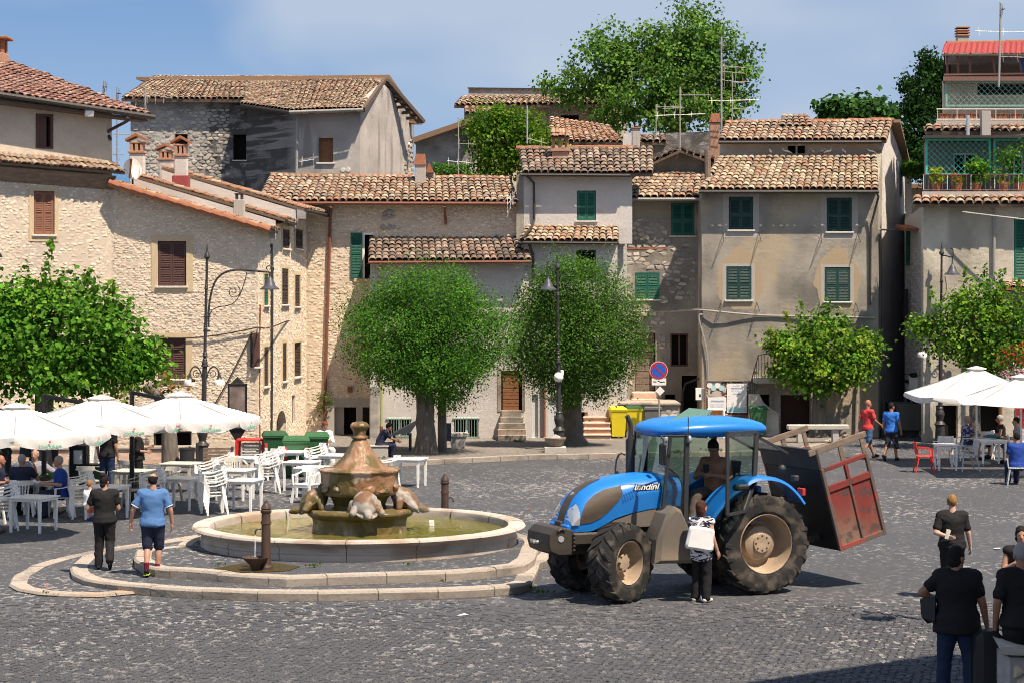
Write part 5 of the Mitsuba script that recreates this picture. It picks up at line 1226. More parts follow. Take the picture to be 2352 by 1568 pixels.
tips = [(P(1845, 760, 70.2), P(1838, 690, 70), 40, Y), (P(1897, 760, 70.2), P(1898, 682, 70), 60, (.08, .2, .03)), (P(1925, 770, 70.2), P(1945, 720, 70), 40, Y), (P(2000, 800, 70.2), P(2024, 756, 70), 30, (.08, .2, .03)), (P(1790, 790, 70.2), P(1768, 755, 70), 34, (.2, .27, .04)), (P(1810, 750, 70.2), P(1805, 715, 70), 30, (.2, .28, .04))]
crown(t5, bl, 9500, .125, [(.14, .30, .035), (.10, .24, .03), (.20, .36, .045), (.075, .18, .026), (.26, .36, .05)], 5, kind='broad', clump=.18, inner=.5, per=18, parts=200, tips=tips, hang=.6, up=.8)
t6 = Thing('linden_tree', 'yellowish green linden behind the right hand lamp post and parasols', 'tree')
c0 = P(2240, 745, 66.5)
bl = [(c0, (1.55, 1.3, 1.2)), (c0 + (-.9, -.2, -.3), (.95, .9, .9)), (c0 + (1.1, -.2, -.2), (1.2, 1.0, 1.0)), (c0 + (.1, -.2, .8), (.9, .8, .8)), (c0 + (.6, 0, -1.0), (1.4, 1.0, .7)), (c0 + (-1.75, 0, -.05), (.35, .4, .2), .3)]
b0 = P(2238, 1005, 66.5); b0[2] = 0
trunk(t6, b0, P(2240, 800, 66.5), .2, .15, 6, [c0 + (-.9, 0, .2), c0 + (.9, .1, .2), c0 + (.1, -.3, .8)])
tips = [(P(2215, 700, 66), P(2218, 612, 66), 60, Y), (P(2258, 690, 66), P(2262, 605, 66), 60, (.08, .19, .03)), (P(2290, 690, 66), P(2305, 615, 66), 70, (.09, .2, .03)), (P(2150, 740, 66), P(2140, 655, 66), 50, Y), (P(2330, 690, 66), P(2340, 640, 66), 50, Y)]
crown(t6, bl, 8000, .12, [(.14, .28, .03), (.10, .22, .026), (.20, .34, .04), (.07, .17, .024)], 6, kind='broad', clump=.20, inner=.5, per=18, parts=200, tips=tips, hang=.6, up=.8)
t7 = Thing('big_tree', 'big leafy tree rising high above the roofs against the sky', 'tree')
D7 = 93.0
bl = [(P(u, v, D7 + dy), (ru * px(D7), rd, rv * px(D7))) for u, v, ru, rv, dy, rd in ((1385, 165, 85, 85, 0, 1.6), (1450, 200, 90, 80, -1, 1.8), (1560, 150, 100, 95, 0, 2.0), (1640, 160, 85, 95, 0.5, 1.6), (1580, 75, 75, 60, 0, 1.3), (1480, 110, 60, 50, 0, 1.2), (1390, 90, 28, 45, 0, .6), (1700, 190, 40, 75, 0, 1.0), (1520, 255, 110, 45, -1, 1.5), (1640, 255, 70, 45, 0, 1.2), (1310, 205, 50, 35, 0, .9), (1262, 190, 18, 14, 0, .4), (1420, 270, 60, 30, -1, 1.0), (1555, 22, 20, 26, 0, .5), (1600, 25, 16, 24, 0, .4), (1730, 120, 20, 16, 0, .4), (1655, 85, 40, 30, 0, .8))]
trunk(t7, P(1560, 470, D7), P(1555, 270, D7), .5, .36, 7, [P(1400, 150, D7), P(1600, 130, D7), P(1660, 180, D7), P(1560, 60, D7), P(1480, 110, D7), P(1420, 240, D7), P(1700, 200, D7), P(1640, 260, D7)])
crown(t7, bl, 27000, .15, [(.105, .225, .04), (.135, .265, .05), (.17, .30, .06), (.075, .17, .034), (.12, .235, .045)], 7, kind='broad', clump=.27, inner=.40, per=34, hang=.5, rough_=.6, gap_=.36)
t8 = Thing('leafy_shrub', 'bright green bushy shrub between the hilltop houses', 'shrub')
bl = [(P(1150, 325, 86), (1.35, 1.2, 1.25)), (P(1195, 300, 86), (1.1, 1.0, .9)), (P(1130, 285, 86), (.9, .9, .7)), (P(1245, 345, 85), (.9, .8, .75), .7), (P(1310, 375, 84), (.45, .5, .45), .25), (P(1165, 375, 86), (1.4, 1.0, .7))]
t8.part('stem', tube([P(1160, 440, 86), P(1160, 340, 86)], [.15, .08], 8), 'mat_bark')
crown(t8, bl, 11000, .17, [(.10, .21, .02), (.13, .25, .022), (.06, .15, .02), (.17, .27, .03)], 8, clump=.22, inner=.5, per=24)
t9 = Thing('fig_tree', 'dark broad leafed tree peeping over the loft roof of the grey house', 'tree')
bl = [(P(1990, 255, 95), (1.2, 1, .65)), (P(1920, 250, 95), (.75, .6, .35), .6), (P(2030, 275, 95), (.9, .8, .7)), (P(1960, 285, 95), (1.5, .8, .5))]
t9.part('trunk', tube([P(1985, 400, 95), P(1985, 270, 95)], [.25, .15], 8), 'mat_bark')
crown(t9, bl, 2600, .26, [(.05, .14, .03), (.07, .17, .04), (.045, .11, .03)], 9, kind='broad', clump=.25, inner=.3, per=14)
t10 = Thing('cypress_tree', 'tall dark evergreen beside the red roofed terrace at right', 'tree')
bl = [(P(2128, 148, 84), (.20, .2, .5), .3), (P(2130, 180, 84), (.36, .35, .6)), (P(2128, 230, 84), (.7, .6, .9)), (P(2120, 300, 84), (.95, .8, 1.1)), (P(2098, 250, 84), (.35, .35, .6), .5), (P(2085, 195, 84), (.22, .2, .3), .2), (P(2155, 200, 84), (.3, .3, 1.0), .5), (P(2130, 370, 84), (1.1, .9, 1.0)), (P(2165, 165, 84), (.2, .2, .4), .2)]
t10.part('trunk', tube([P(2128, 470, 84), P(2128, 200, 84)], [.2, .06], 8), 'mat_bark')
crown(t10, bl, 13000, .15, DARK, 10, clump=.17, inner=.3, per=22, hang=-.3, up=.2)
def hedge(uv, d, label, seed, dd=.8, n=1500):
 h = Thing('hedge', label, 'hedge')
 a, b = P(uv[0], uv[3], d), P(uv[2], uv[1], d)
 rng = R_(seed)
 pos = rng.uniform(0, 1, (n, 3)) * ((b[0] - a[0]), dd, (b[2] - a[2])) + a
 V, Fc, C = leaves(pos, rng.normal(size=(n, 3)) + [0, -.4, .8], np.array(GREEN)[rng.integers(4, size=n)] * rng.uniform(.7, 1.2, (n, 1)), rng, .11)
 h.part('foliage', (V, Fc), 'mat_leaf', color=C)
 h.part('stems', [tube([(x, d + dd / 2, a[2]), (x, d + dd / 2, b[2] - .1)], .04, 5) for x in np.linspace(a[0] + .1, b[0] - .1, 6)], 'mat_bark')
hedge((994, 374, 1080, 412), 88, 'clipped hedge on the hill left of the bright shrub', 1)
hedge((1040, 402, 1095, 414), 82, 'low strip of hedge above the long tiled roof', 2, n=700)
hedge((2078, 371, 2124, 400), 80, 'clipped hedge in the gap above the alley', 3)
# terrace pots and flowers of the right edge house
def pot_plant(p, r, h, cols, n, seed, label, size=.1, flower=None, ph=.26, group=None):
 q = Thing('potted_plant', label, 'potted plant', group)
 p = np.asarray(p, float)
 q.part('pot', lathe([(.001, 0), (r * .7, 0), (r, ph), (r * 1.08, ph), (r * 1.08, ph + .04), (r * .9, ph + .04), (.001, ph)], 14, p), 'mat_terracotta')
 rng = R_(seed)
 pos, d, k = crown_points([(p + (0, 0, ph + h * .5), (h * .55, h * .5, h * .6))], n, rng, .06, .1, 10)
 c = np.array(cols)[rng.integers(len(cols), size=len(pos))]
 if flower is not None:
  fl = rng.random(len(pos)) < .3; c[fl] = np.array(flower)[rng.integers(len(flower), size=fl.sum())]
 V, Fc, C = leaves(pos, d + rng.normal(size=d.shape) * .6 + [0, 0, .4], c, rng, size)
 q.part('foliage', (V, Fc), 'mat_leaf', color=C)
xs = lambda u: P(u, 0, 70.45)[0]
pot_plant((xs(2150), 70.45, zT), .16, .55, [(.2, .3, .02), (.28, .36, .03)], 260, 1, 'terrace pot with a yellow green leafy plant, leftmost on the right hand house')
pot_plant((xs(2198), 70.45, zT), .18, .40, GREEN, 240, 2, 'terrace pot with orange flowers on the right hand house', flower=[(.6, .12, .02), (.5, .06, .02)])
pot_plant((xs(2243), 70.45, zT), .18, .52, GREEN, 300, 3, 'terrace pot with a dense dark green plant on the right hand house')
pot_plant((xs(2305), 70.45, zT), .18, .32, LIME, 200, 4, 'terrace pot with pale yellow flowers on the right hand house', flower=[(.6, .5, .1)])
pot_plant((xs(2340), 70.45, zT), .18, .35, LIME, 200, 5, 'terrace pot with green leaves, rightmost on the right hand house')
vn = Thing('climbing_vine', 'green climbing vine hanging over the turquoise trellis at right', 'vine')
vn.part('stem', [tube(curve([P(2265, 440, 70.6), P(2300, 400, 70.6), P(2330, 350, 70.6), P(2380, 320, 70.6)], 12), .03, 6), tube(curve([P(2300, 400, 70.6), P(2340, 385, 70.6), P(2400, 370, 70.6)], 10), .02, 6)], 'mat_bark')
crown(vn, [(P(2270, 400, 70.5), (.5, .3, .3)), (P(2310, 365, 70.5), (.5, .3, .35)), (P(2345, 345, 70.5), (.45, .3, .3)), (P(2350, 400, 70.5), (.4, .3, .3)), (P(2245, 385, 70.5), (.3, .2, .2), .3)], 1300, .12, LIME, 12, clump=.14, inner=.2, per=14)
fb = Thing('flower_basket', 'hanging mass of pink, white and red petunias behind the right hand parasols', 'flower basket')
fb.part('basket', lathe([(.001, -.2), (.3, -.1), (.4, .1)], 14, P(2335, 880, 64)), 'mat_beam')
crown(fb, [(P(2325, 862, 64), (.55, .4, .32)), (P(2345, 880, 64), (.4, .4, .35))], 1300, .07, [(.75, .62, .68), (.70, .35, .50), (.55, .05, .12), (.75, .7, .72), (.07, .16, .03), (.06, .14, .03)], 13, clump=.1, inner=.4, per=9)
crown(fb, [(P(2330, 820, 64.4), (.5, .4, .35))], 700, .09, [(.05, .15, .02), (.08, .2, .03), (.5, .03, .04)], 14, clump=.15, inner=.2, per=10, name='greenery', stuff=True)
fb.part('hanger', tube([P(2335, 870, 64), P(2335, 668, 68.9)], .012, 5), 'mat_iron')
# ------------------------------------------------------------------ fountain and its stepped platform
FC = np.array([-2.795, 38.33])
def zpoly(uvs, z, r=None):
 g = Polygon([PZ(u, v, z)[:2] for u, v in uvs]).buffer(0)
 if r: g = unary_union([g, Point(*FC).buffer(r, 48)])
 if g.geom_type != 'Polygon': g = max(g.geoms, key=lambda q: q.area)
 return g.buffer(.25).buffer(-.25)
labels['fountain_steps'] = {'kind': 'structure'}
def platform(g, z, zb, l=.95, w=.27, seed=0):
 k = uniq('fountain_steps__paving'); scene[k] = mikit.ply(prism(g.buffer(-w * .98), zb, z - .006), 'mat_cobble')
 ln = LineString(g.exterior.coords); n = int(ln.length / l)
 rng = R_(seed)
 ccw = g.exterior.is_ccw
 for i in range(n):
  f = np.linspace(i / n, (i + 1) / n, 4)
  pts = np.array([ln.interpolate(x, True).coords[0] for x in f])
  t = np.gradient(pts, axis=0); t /= np.linalg.norm(t, axis=1, keepdims=True)
  nn = np.stack([-t[:, 1], t[:, 0]], 1) * (1 if ccw else -1)
  pts[0] += t[0] * .006; pts[-1] -= t[-1] * .006
  dz = rng.uniform(-.006, .010)
  o, i1, i2 = pts, pts + nn * .035, pts + nn * w
  ring = lambda q, zz: np.column_stack([q, np.full(4, zz)])
  v = np.vstack([ring(o, zb), ring(o - nn * .02, z - .035 + dz), ring(i1 - nn * .02, z + dz), ring(i2, z + dz * .5), ring(i2, zb)])
  fc = []
  for a in range(4):
   for b in range(3): fc.append([a * 4 + b, a * 4 + b + 1, a * 4 + 5 + b, a * 4 + 4 + b])
  fc = np.array(fc)
  if not ccw: fc = fc[:, ::-1]
  tri = np.vstack([fc[:, [0, 1, 2]], fc[:, [0, 2, 3]]])
  e0 = [[0, 4, 8], [0, 8, 12], [0, 12, 16]]; e1 = [[3, 11, 7], [3, 15, 11], [3, 19, 15]]
  if not ccw: e0, e1 = [q[::-1] for q in e0], [q[::-1] for q in e1]
  m = trimesh.Trimesh(v, np.vstack([tri, e0, e1]), process=False)
  k = uniq('fountain_steps__kerb_stone'); scene[k] = mikit.ply(m, 'mat_travertine')
gO = zpoly([(457, 1226), (367, 1240), (217, 1262), (143, 1277), (67, 1300), (30, 1323), (23, 1340), (43, 1351), (100, 1361), (233, 1364), (340, 1354), (450, 1340), (450, 1240)], .05)
gM = zpoly([(457, 1232), (367, 1244), (247, 1261), (187, 1277), (163, 1299), (167, 1317), (200, 1331), (267, 1341), (400, 1351), (588, 1359), (724, 1360), (1011, 1354), (1101, 1350), (1188, 1344), (1218, 1335), (1235, 1300), (1245, 1250)], .14, 3.6)
gU = zpoly([(414, 1252), (345, 1256), (315, 1262), (310, 1282), (334, 1297), (364, 1304), (423, 1307), (552, 1318), (657, 1324), (840, 1318), (1011, 1313), (1101, 1307), (1200, 1296), (1225, 1280), (1235, 1250)], .30, 3.3)
platform(gO.union(gM.buffer(-.3)).buffer(.0), .05, -.003, seed=1)
platform(gM, .15, 0.0, seed=2)
platform(gU, .30, .02, seed=3)
Fo = Thing('fountain', 'round stone fountain with a mossy cone topped centre and turtle spouts', 'fountain')
cz = (FC[0], FC[1], 0)
prof = [(2.88, .28), (2.88, .40), (2.90, .42), (2.875, .46), (2.885, .52), (2.94, .565), (3.02, .59), (3.045, .62), (3.02, .655), (2.93, .672), (2.78, .668), (2.73, .64), (2.71, .58), (2.70, .30)]
nseg = 15
for i in range(nseg):
 a0, a1 = 2 * math.pi * i / nseg + .10, 2 * math.pi * (i + 1) / nseg + .10
 g_ = .0022
 dz = R_(i + 40).uniform(-.004, .004)
 Fo.part('rim_stone', lathe([(r + dz, z + dz * (z > .35)) for r, z in prof], 12, cz, a0 + g_, a1 - g_), 'mat_rim_stone', smooth=35)
 c_, s_ = math.cos(a0), math.sin(a0)
 Fo.part('joint', lathe([(r - .012, z - .006) for r, z in prof], 1, cz, a0 - .003, a0 + .003), 'mat_mossy_dark')
procm('mat_pond', lambda p, n, uv: MX((0.125, 0.112, 0.024), (0.078, 0.078, 0.010), FB(p.x * .8, p.y * .8, 2, 3)), 0.06,
lambda p, n, uv: FB(p.x * 5, p.y * 9, 1.0, 2), 0.012, 0.01, 0.5)
Fo.part('water', lathe([(2.705, .515), (1.8, .515), (.9, .515), (.001, .515)][::-1], 48, cz), 'mat_pond')
Fo.part('basin_floor', lathe([(.001, .31), (2.75, .31)], 32, cz), 'mat_mossy_dark')
def lobed(rz, lob=0.0, n=8, seg=64, ph=0.0):
 v, f = [], []
 g = np.arange(seg) / seg * 2 * np.pi
 for r, z in rz:
  rr = r * (1 + lob * np.cos(n * g + ph))
  v.append(np.stack([FC[0] + rr * np.cos(g), FC[1] + rr * np.sin(g), np.full(seg, z)], 1))
 for k in range(len(rz) - 1):
  for j in range(seg):
   a, b = k * seg + j, k * seg + (j + 1) % seg
   f += [[a, b, b + seg], [a, b + seg, a + seg]]
 return trimesh.Trimesh(np.vstack(v), np.array(f), process=False)
def rough(m, amp, fr, seed=0):
 m = tm(m).copy(); v = m.vertices
 c = np.array([FC[0], FC[1], 0]); d = v - c; d[:, 2] = 0; d /= np.linalg.norm(d, axis=1, keepdims=True) + 1e-9
 m.vertices = v + d * (meshkit.fbm(v * fr, 3, seed) - .5)[:, None] * amp
 return m
Fo.part('pedestal', rough(lobed([(.86, .30), (.85, .52), (.83, .62), (.84, .70), (.85, .76)], .025), .05, 5), 'mat_mossy_stone', smooth=40)
Fo.part('ledge', rough(lobed([(.84, .755), (.92, .80), (.955, .85), (.955, .89), (.92, .925), (.5, .93)], .03), .05, 4, 2), 'mat_mossy_stone', smooth=40)
Fo.part('stem', lobed([(.50, .92), (.47, 1.0), (.52, 1.12), (.60, 1.19)], .0), 'mat_mossy_dark', smooth=40)
Fo.part('drum', rough(lobed([(.58, 1.175), (.66, 1.19), (.69, 1.24), (.685, 1.36), (.70, 1.42), (.70, 1.58), (.715, 1.60)], .012, 12, 72), .04, 5, 3), 'mat_mossy_stone', smooth=40)
Fo.part('rope_ring', rough(lobed([(.70, 1.595), (.74, 1.615), (.745, 1.64), (.72, 1.665), (.60, 1.675), (.50, 1.68)], .006, 48, 96), .012, 5, 4), 'mat_mossy_stone', smooth=40)
Fo.part('cone', rough(lobed([(.53, 1.675), (.50, 1.69), (.42, 1.76), (.33, 1.86), (.25, 1.97), (.18, 2.08), (.135, 2.17), (.115, 2.20)], .02, 6), .05, 6, 5), 'mat_mossy_stone', smooth=40)
Fo.part('finial', lobed([(.115, 2.195), (.15, 2.21), (.155, 2.235), (.12, 2.26), (.115, 2.30), (.13, 2.345), (.125, 2.365), (.15, 2.38), (.175, 2.42), (.172, 2.455), (.135, 2.50), (.06, 2.52), (.001, 2.52)], .0, 8, 28), 'mat_mossy_stone', smooth=40)
for i in range(14):
 a = i / 14 * 2 * math.pi + .1
 c = np.array([FC[0] + .69 * math.cos(a), FC[1] + .69 * math.sin(a), 1.30 + .02 * (i % 2)])
 q = R_(i).normal(size=(18, 3)); q /= np.linalg.norm(q, axis=1, keepdims=True)
 e = np.array([[-math.sin(a), math.cos(a), 0], [math.cos(a), math.sin(a), 0], [0, 0, 1]])
 Fo.part('boss', hull(c + (q * (.14, .075, .07 + .02 * (i % 3))) @ e), 'mat_mossy_stone', smooth=50)
def turtle(a, mat, seed):
 e = np.array([[math.cos(a), math.sin(a), 0], [-math.sin(a), math.cos(a), 0], [0, 0, 1.0]])
 rng = R_(seed)
 body = m3.Manifold.sphere(1.0, 24).scale([.30, .24, .20]).rotate([0, 38, 0]).translate([.83, 0, 1.08])
 head = m3.Manifold.batch_hull([sph((1.00, 0, .96), .09), sph((1.17, 0, .90), .075)])
 snout = m3.Manifold.batch_hull([sph((1.17, 0, .90), .07), sph((1.25, 0, .875), .04)])
 legs = [m3.Manifold.batch_hull([sph((.93, s * .20, 1.00), .085), sph((1.00, s * .26, .93), .06)]) for s in (-1, 1)] + [m3.Manifold.batch_hull([sph((.72, s * .22, 1.08), .075), sph((.70, s * .27, .96), .06)]) for s in (-1, 1)]
 rim = m3.Manifold.sphere(1.0, 24).scale([.33, .265, .06]).rotate([0, 38, 0]).translate([.84, 0, 1.03])
 m = tm((body + head + snout + legs[0] + legs[1] + legs[2] + legs[3] + rim).refine_to_length(.05))
 m.vertices += (meshkit.fbm(m.vertices * 9, 3, seed)[:, None] - .5) * .03
 m.vertices = m.vertices @ e + [FC[0], FC[1], 0]
 Fo.part('turtle', m, mat, smooth=50)
turtle(math.radians(186), 'mat_mossy_stone', 1); turtle(math.radians(-78), 'mat_turtle_pale', 2); turtle(math.radians(8), 'mat_turtle_pale', 3); turtle(math.radians(100), 'mat_mossy_stone', 4)
procm('mat_turtle_pale', lambda p, n, uv: MX((0.30, 0.28, 0.26), (0.17, 0.10, 0.06), SS(.45, .62, FB(p.x * 5, p.y * 5, p.z * 4, 3))), 0.5)
plain('mat_water_jet', (0.8, 0.82, 0.85), 0.1)
jet = [PZ(700, 1172, .9) * 0 + np.array([FC[0] + 1.27 * math.cos(math.radians(186)), FC[1] + 1.27 * math.sin(math.radians(186)), .87 - t * .36]) + (-.05 * t, 0, 0) for t in np.linspace(0, 1, 7)]
Fo.part('water_jet', tube(jet, .006, 5), 'mat_water_jet')
cp = PZ(991, 1205, .52)
Cup = Thing('paper_cup', 'small white paper cup floating in the fountain water', 'cup')
Cup.me(cb(cp + (-.05, -.04, -.02), cp + (.05, .04, .09), .01), 'mat_white')
procm('mat_rust_iron', lambda p, n, uv: MX((0.035, 0.028, 0.026), (0.10, 0.058, 0.04), FB(p.x * 9, p.y * 9, p.z * 4, 3)), 0.55)
def hydrant(base, h, label, bowl):
 S = Thing('drinking_fountain', label, 'drinking fountain')
 b = np.asarray(base, float); k = h / 1.12
 pf = [(.13, 0), (.13, .05), (.105, .08), (.098, .12), (.092, .30), (.086, .74), (.10, .75), (.10, .78), (.088, .80), (.086, .92), (.105, .94), (.108, .97), (.085, .985), (.10, 1.0), (.08, 1.05), (.045, 1.085), (.03, 1.10), (.035, 1.115), (.001, 1.13)]
 S.part('post', lathe([(r * .86, z * k) for r, z in pf], 20, b), 'mat_rust_iron', smooth=35)
 s = -1 if bowl else 1
 S.part('spout', tube(curve([b + (s * .08, -.02, .66 * k), b + (s * .15, -.05, .66 * k), b + (s * .17, -.06, .58 * k)], 7), .014, 6), 'mat_iron')
 if bowl:
  c = b + (-.16, -.12, .0)
  S.part('bowl', [lathe([(.06, .0), (.10, .10), (.20, .19), (.215, .22), (.195, .22), (.09, .13), (.001, .12)], 20, c)], 'mat_rust_iron', smooth=40)
  S.part('water_jet', tube([b + (-.17, -.06, .57 * k), b + (-.175, -.07, .22)], .006, 5), 'mat_water_jet')
hydrant(PZ(611, 1307, .30), 1.13, 'rusty iron drinking post with a bowl in front of the fountain', True)
hydrant((P(1022, 0, 42.6)[0], 42.6, .02), 1.18, 'rusty iron drinking post standing behind the fountain basin', False)
pg = Polygon([PZ(u, v, .304)[:2] for u, v in [(500, 1304), (560, 1293), (600, 1288), (682, 1300), (655, 1309), (560, 1313)]]).buffer(.05)
structure('puddle', prism(pg, .302, .306), 'mat_puddle')
plain('mat_puddle', (0.06, 0.045, 0.012), 0.08)
# tufts of weed along the kerbs
rngw = R_(91)
V, Fc, C, o = [], [], [], 0
for (u, v, z, s) in [(745, 1330, .15, 1.6), (920, 1362, .02, .8), (722, 1366, .02, .9), (632, 1368, .02, 1.2), (805, 1364, .02, 1.4), (1190, 1352, .02, 1.6), (315, 1292, .15, 1.2), (400, 1350, .05, 1.0), (560, 1365, .02, .9), (1240, 1362, .02, 1.4), (610, 1302, .31, 1.3), (720, 1300, .31, 1.1), (940, 1296, .31, .6), (500, 1297, .31, .8), (105, 1361, .06, .7), (340, 1355, .06, .7), (1011, 1334, .15, .6), (1560, 1040, .14, 2.5), (1930, 1012, .14, 2.2), (1640, 1036, .14, 2), (870, 1055, .1, 2), (1190, 1014, .15, 2.0)]:
 p = PZ(u, v, z); n = int(26 * s)
 pos = p + rngw.normal(0, .05 * s, (n, 3)) * (1.4, .5, .25); pos[:, 2] = np.maximum(pos[:, 2], z)
 nr = rngw.normal(size=(n, 3)) * (1, 1, .3)
 a, b, c = leaves(pos, nr, np.array([(.10, .17, .03), (.14, .2, .05), (.07, .13, .025)])[rngw.integers(3, size=n)], rngw, .05 * (.6 + .4 * s), hang=-1.0)
 V.append(a); Fc.append(b + o); C.append(c); o += len(a)
structure('weeds', (np.vstack(V), np.vstack(Fc)), 'mat_leaf', color=np.vstack(C), kind='stuff', label='small green weeds growing along the stone kerbs')
# near cobbles as stones of their own
rngc = R_(17)
from shapely.prepared import prep as _prep
blockers = unary_union([gM.buffer(.05), gO.buffer(.05)])
pb = _prep(blockers)
cob = []
pit = .108
for j in range(int((33.2 - 25.3) / pit)):
 y = 25.3 + j * pit
 w_ = .252 * y
 n = int(2 * w_ / pit)
 for i in range(n):
  x = -w_ + (i + .5 * (j % 2)) * pit
  X = x + rngc.normal(0, .010); Y = y + rngc.normal(0, .010) + .05 * math.sin(x * 1.9)
  if pb.contains(Point(X, Y)) or rngc.random() < max(0, (y - 29.5) / 3.7): continue
  cob.append((X, Y, rngc.uniform(.88, 1.0), rngc.normal(0, .18), rngc.uniform(-.004, .005), rngc.normal(0, .03), rngc.normal(0, .03)))
cob.sort(key=lambda q: q[1])
def cobv(q):
 X, Y, s, a, dz, tx, ty = q
 h, t = pit * .5 * s * .93, pit * .5 * s * .70
 c, sn = math.cos(a), math.sin(a)
 pts = np.array([[-h, -h, -.02], [h, -h, -.02], [h, h, -.02], [-h, h, -.02], [-h, -h, .004], [h, -h, .004], [h, h, .004], [-h, h, .004], [-t, -t, .011], [t, -t, .011], [t, t, .011], [-t, t, .011]])
 pts[:, 2] += pts[:, 0] * tx + pts[:, 1] * ty + dz
 return np.column_stack([X + pts[:, 0] * c - pts[:, 1] * sn, Y + pts[:, 0] * sn + pts[:, 1] * c, pts[:, 2]])
cf = []
for l_ in (0, 4):
 for k in range(4):
  a, b = l_ + k, l_ + (k + 1) % 4
  cf += [[a, b, b + 4], [a, b + 4, a + 4]]
cf += [[8, 9, 10], [8, 10, 11]]; cf = np.array(cf)
for q in cob[:300]:
 k = uniq('ground__cobblestone'); scene[k] = mikit.ply((cobv(q), cf), 'mat_cobble')
vv = np.vstack([cobv(q) for q in cob[300:]]); nn_ = len(cob) - 300
scene['ground__cobbles'] = mikit.ply((vv, (cf[None] + (np.arange(nn_) * 12)[:, None, None]).reshape(-1, 3)), 'mat_cobble')
labels['ground__cobbles'] = {'kind': 'stuff'}
# ------------------------------------------------------------------ tractor
psi = math.radians(24)
tf, tl_ = np.array([-math.cos(psi), -math.sin(psi), 0]), np.array([math.sin(psi), -math.cos(psi), 0])
tO = np.array([3.72, 34.51, 0.0])
MT = np.eye(4); MT[:3, 0], MT[:3, 1], MT[:3, 2], MT[:3, 3] = tf, tl_, (0, 0, 1), tO
def tloc(u, v, y):
 k = (u - UC) / F
 x, d = np.linalg.solve(np.array([[tf[0], -k], [tf[1], -1.0]]), -(tO[:2] + y * tl_[:2]))
 return np.array([x, y, H - (v - VH) * d / F])
TR = Thing('tractor', 'bright blue tractor with muddy tyres and an open cab door', 'tractor')
TK = TR.k
def tp(name, mesh, mat, smooth=False, **k): return TR.part(name, xf(mesh, MT), mat, smooth, **k)
scene['mat_blue_paint'] = {'type': 'twosided', 'bsdf': {'type': 'principled', 'base_color': rgb(0.012, 0.17, 0.56), 'roughness': 0.32, 'specular': 0.5, 'clearcoat': 0.5, 'clearcoat_gloss': 0.85}}
procm('mat_dark_plastic', lambda p, n, uv: MX((0.028, 0.026, 0.025), (0.085, 0.070, 0.055), FB(p.x * 3, p.y * 3, p.z * 4, 3) * .8), 0.5)
procm('mat_tyre', lambda p, n, uv: MX((0.020, 0.020, 0.021), (0.088, 0.076, 0.064), SS(.42, .75, FB(p.x * 6, p.y * 6, p.z * 6, 4))), 0.85)
procm('mat_rim_mud', lambda p, n, uv: MX((0.42, 0.33, 0.24), (0.24, 0.18, 0.13), FB(p.x * 5, p.y * 5, p.z * 5, 4)), 0.8)
procm('mat_dusty_grey', lambda p, n, uv: MX((0.13, 0.115, 0.10), (0.25, 0.20, 0.155), SS(1.3, .6, p.z + .4 * FB(p.x * 3, p.y * 3, p.z * 3, 3))), 0.75)
scene['mat_tint_pane'] = {'type': 'thindielectric', 'specular_transmittance': rgb(.40, .56, .51)}
scene['mat_lamp_glass'] = {'type': 'twosided', 'bsdf': {'type': 'principled', 'base_color': rgb(.62, .64, .66), 'roughness': .12, 'metallic': .6, 'specular': .6}}
def wheel(x, y, R, W, rim, nl, steer, side, name, hub):
 m = M((x, y, R), rz=steer)
 if side < 0: m = m @ M(rz=math.pi)
 k = TR.part(name, xf(xf(lathe([(rim, -W * .44), (rim * 1.08, -W * .5), (R * .84, -W * .52), (R * .93, -W * .48), (R * .957, -W * .40), (R * .962, 0), (R * .957, W * .40), (R * .93, W * .48), (R * .84, W * .52), (rim * 1.08, W * .5), (rim, W * .44)], 56), M(rx=-math.pi / 2)), MT @ m), 'mat_tyre', smooth=35)
 # lugs: angled bars that roll over the shoulder
 da = 2 * math.pi / nl
 def lug(s):
  def pt(a, yy, r): return np.array([r * math.sin(a), yy * s, r * math.cos(a)])
  th_ = da * .16
  out = []
  sec = [(0.0, .0, .955, 1.0), (.42, .16, .95, .998), (.80, .40, .94, .99), (1.05, .515, .90, .955), (1.15, .53, .80, .84)]
  for (f0, y0, ra0, rb0), (f1, y1, ra1, rb1) in zip(sec[:-1], sec[1:]):
   a0, a1 = da * .9 * f0, da * .9 * f1
   out.append(hull([pt(a0 - th_, y0 * W, ra0 * R), pt(a0 + th_, y0 * W, ra0 * R), pt(a0 - th_ * .8, y0 * W, rb0 * R), pt(a0 + th_ * .8, y0 * W, rb0 * R),
pt(a1 - th_, y1 * W, ra1 * R), pt(a1 + th_, y1 * W, ra1 * R), pt(a1 - th_ * .8, y1 * W * 1.02, rb1 * R), pt(a1 + th_ * .8, y1 * W * 1.02, rb1 * R)]))
  return mikit.ply(cat(out), 'mat_tyre')
 ls = {1: lug(1), -1: lug(-1)}
 for i in range(nl):
  for s in (1, -1):
   a = da * (i + (.5 if s < 0 else 0))
   TR.part(name if False else k[len(TK) + 2:] + '__lug', ls[s], None, tw=T4(MT @ m @ M(ry=a)))
 q = rim
 pf = [(q, W * .42), (q * .97, W * .455), (q * .94, W * .42), (q * .90, W * .10), (q * .86, -W * .05)] + hub
 kr = k[len(TK) + 2:]
 TR.part(kr + '__rim', xf(xf(lathe(pf, 40), M(rx=-math.pi / 2)), MT @ m), 'mat_rim_mud', smooth=35)
 yb = hub[-2][1] + .004
 bo = [tube([(math.cos(a) * hub[-2][0] * 1.3, yb - .05, math.sin(a) * hub[-2][0] * 1.3), (math.cos(a) * hub[-2][0] * 1.3, yb + .004, math.sin(a) * hub[-2][0] * 1.3)], .017, 6) for a in np.arange(8) * math.pi / 4]
 TR.part(kr + '__wheel_bolts', xf(cat(bo), MT @ m), 'mat_dark_plastic')
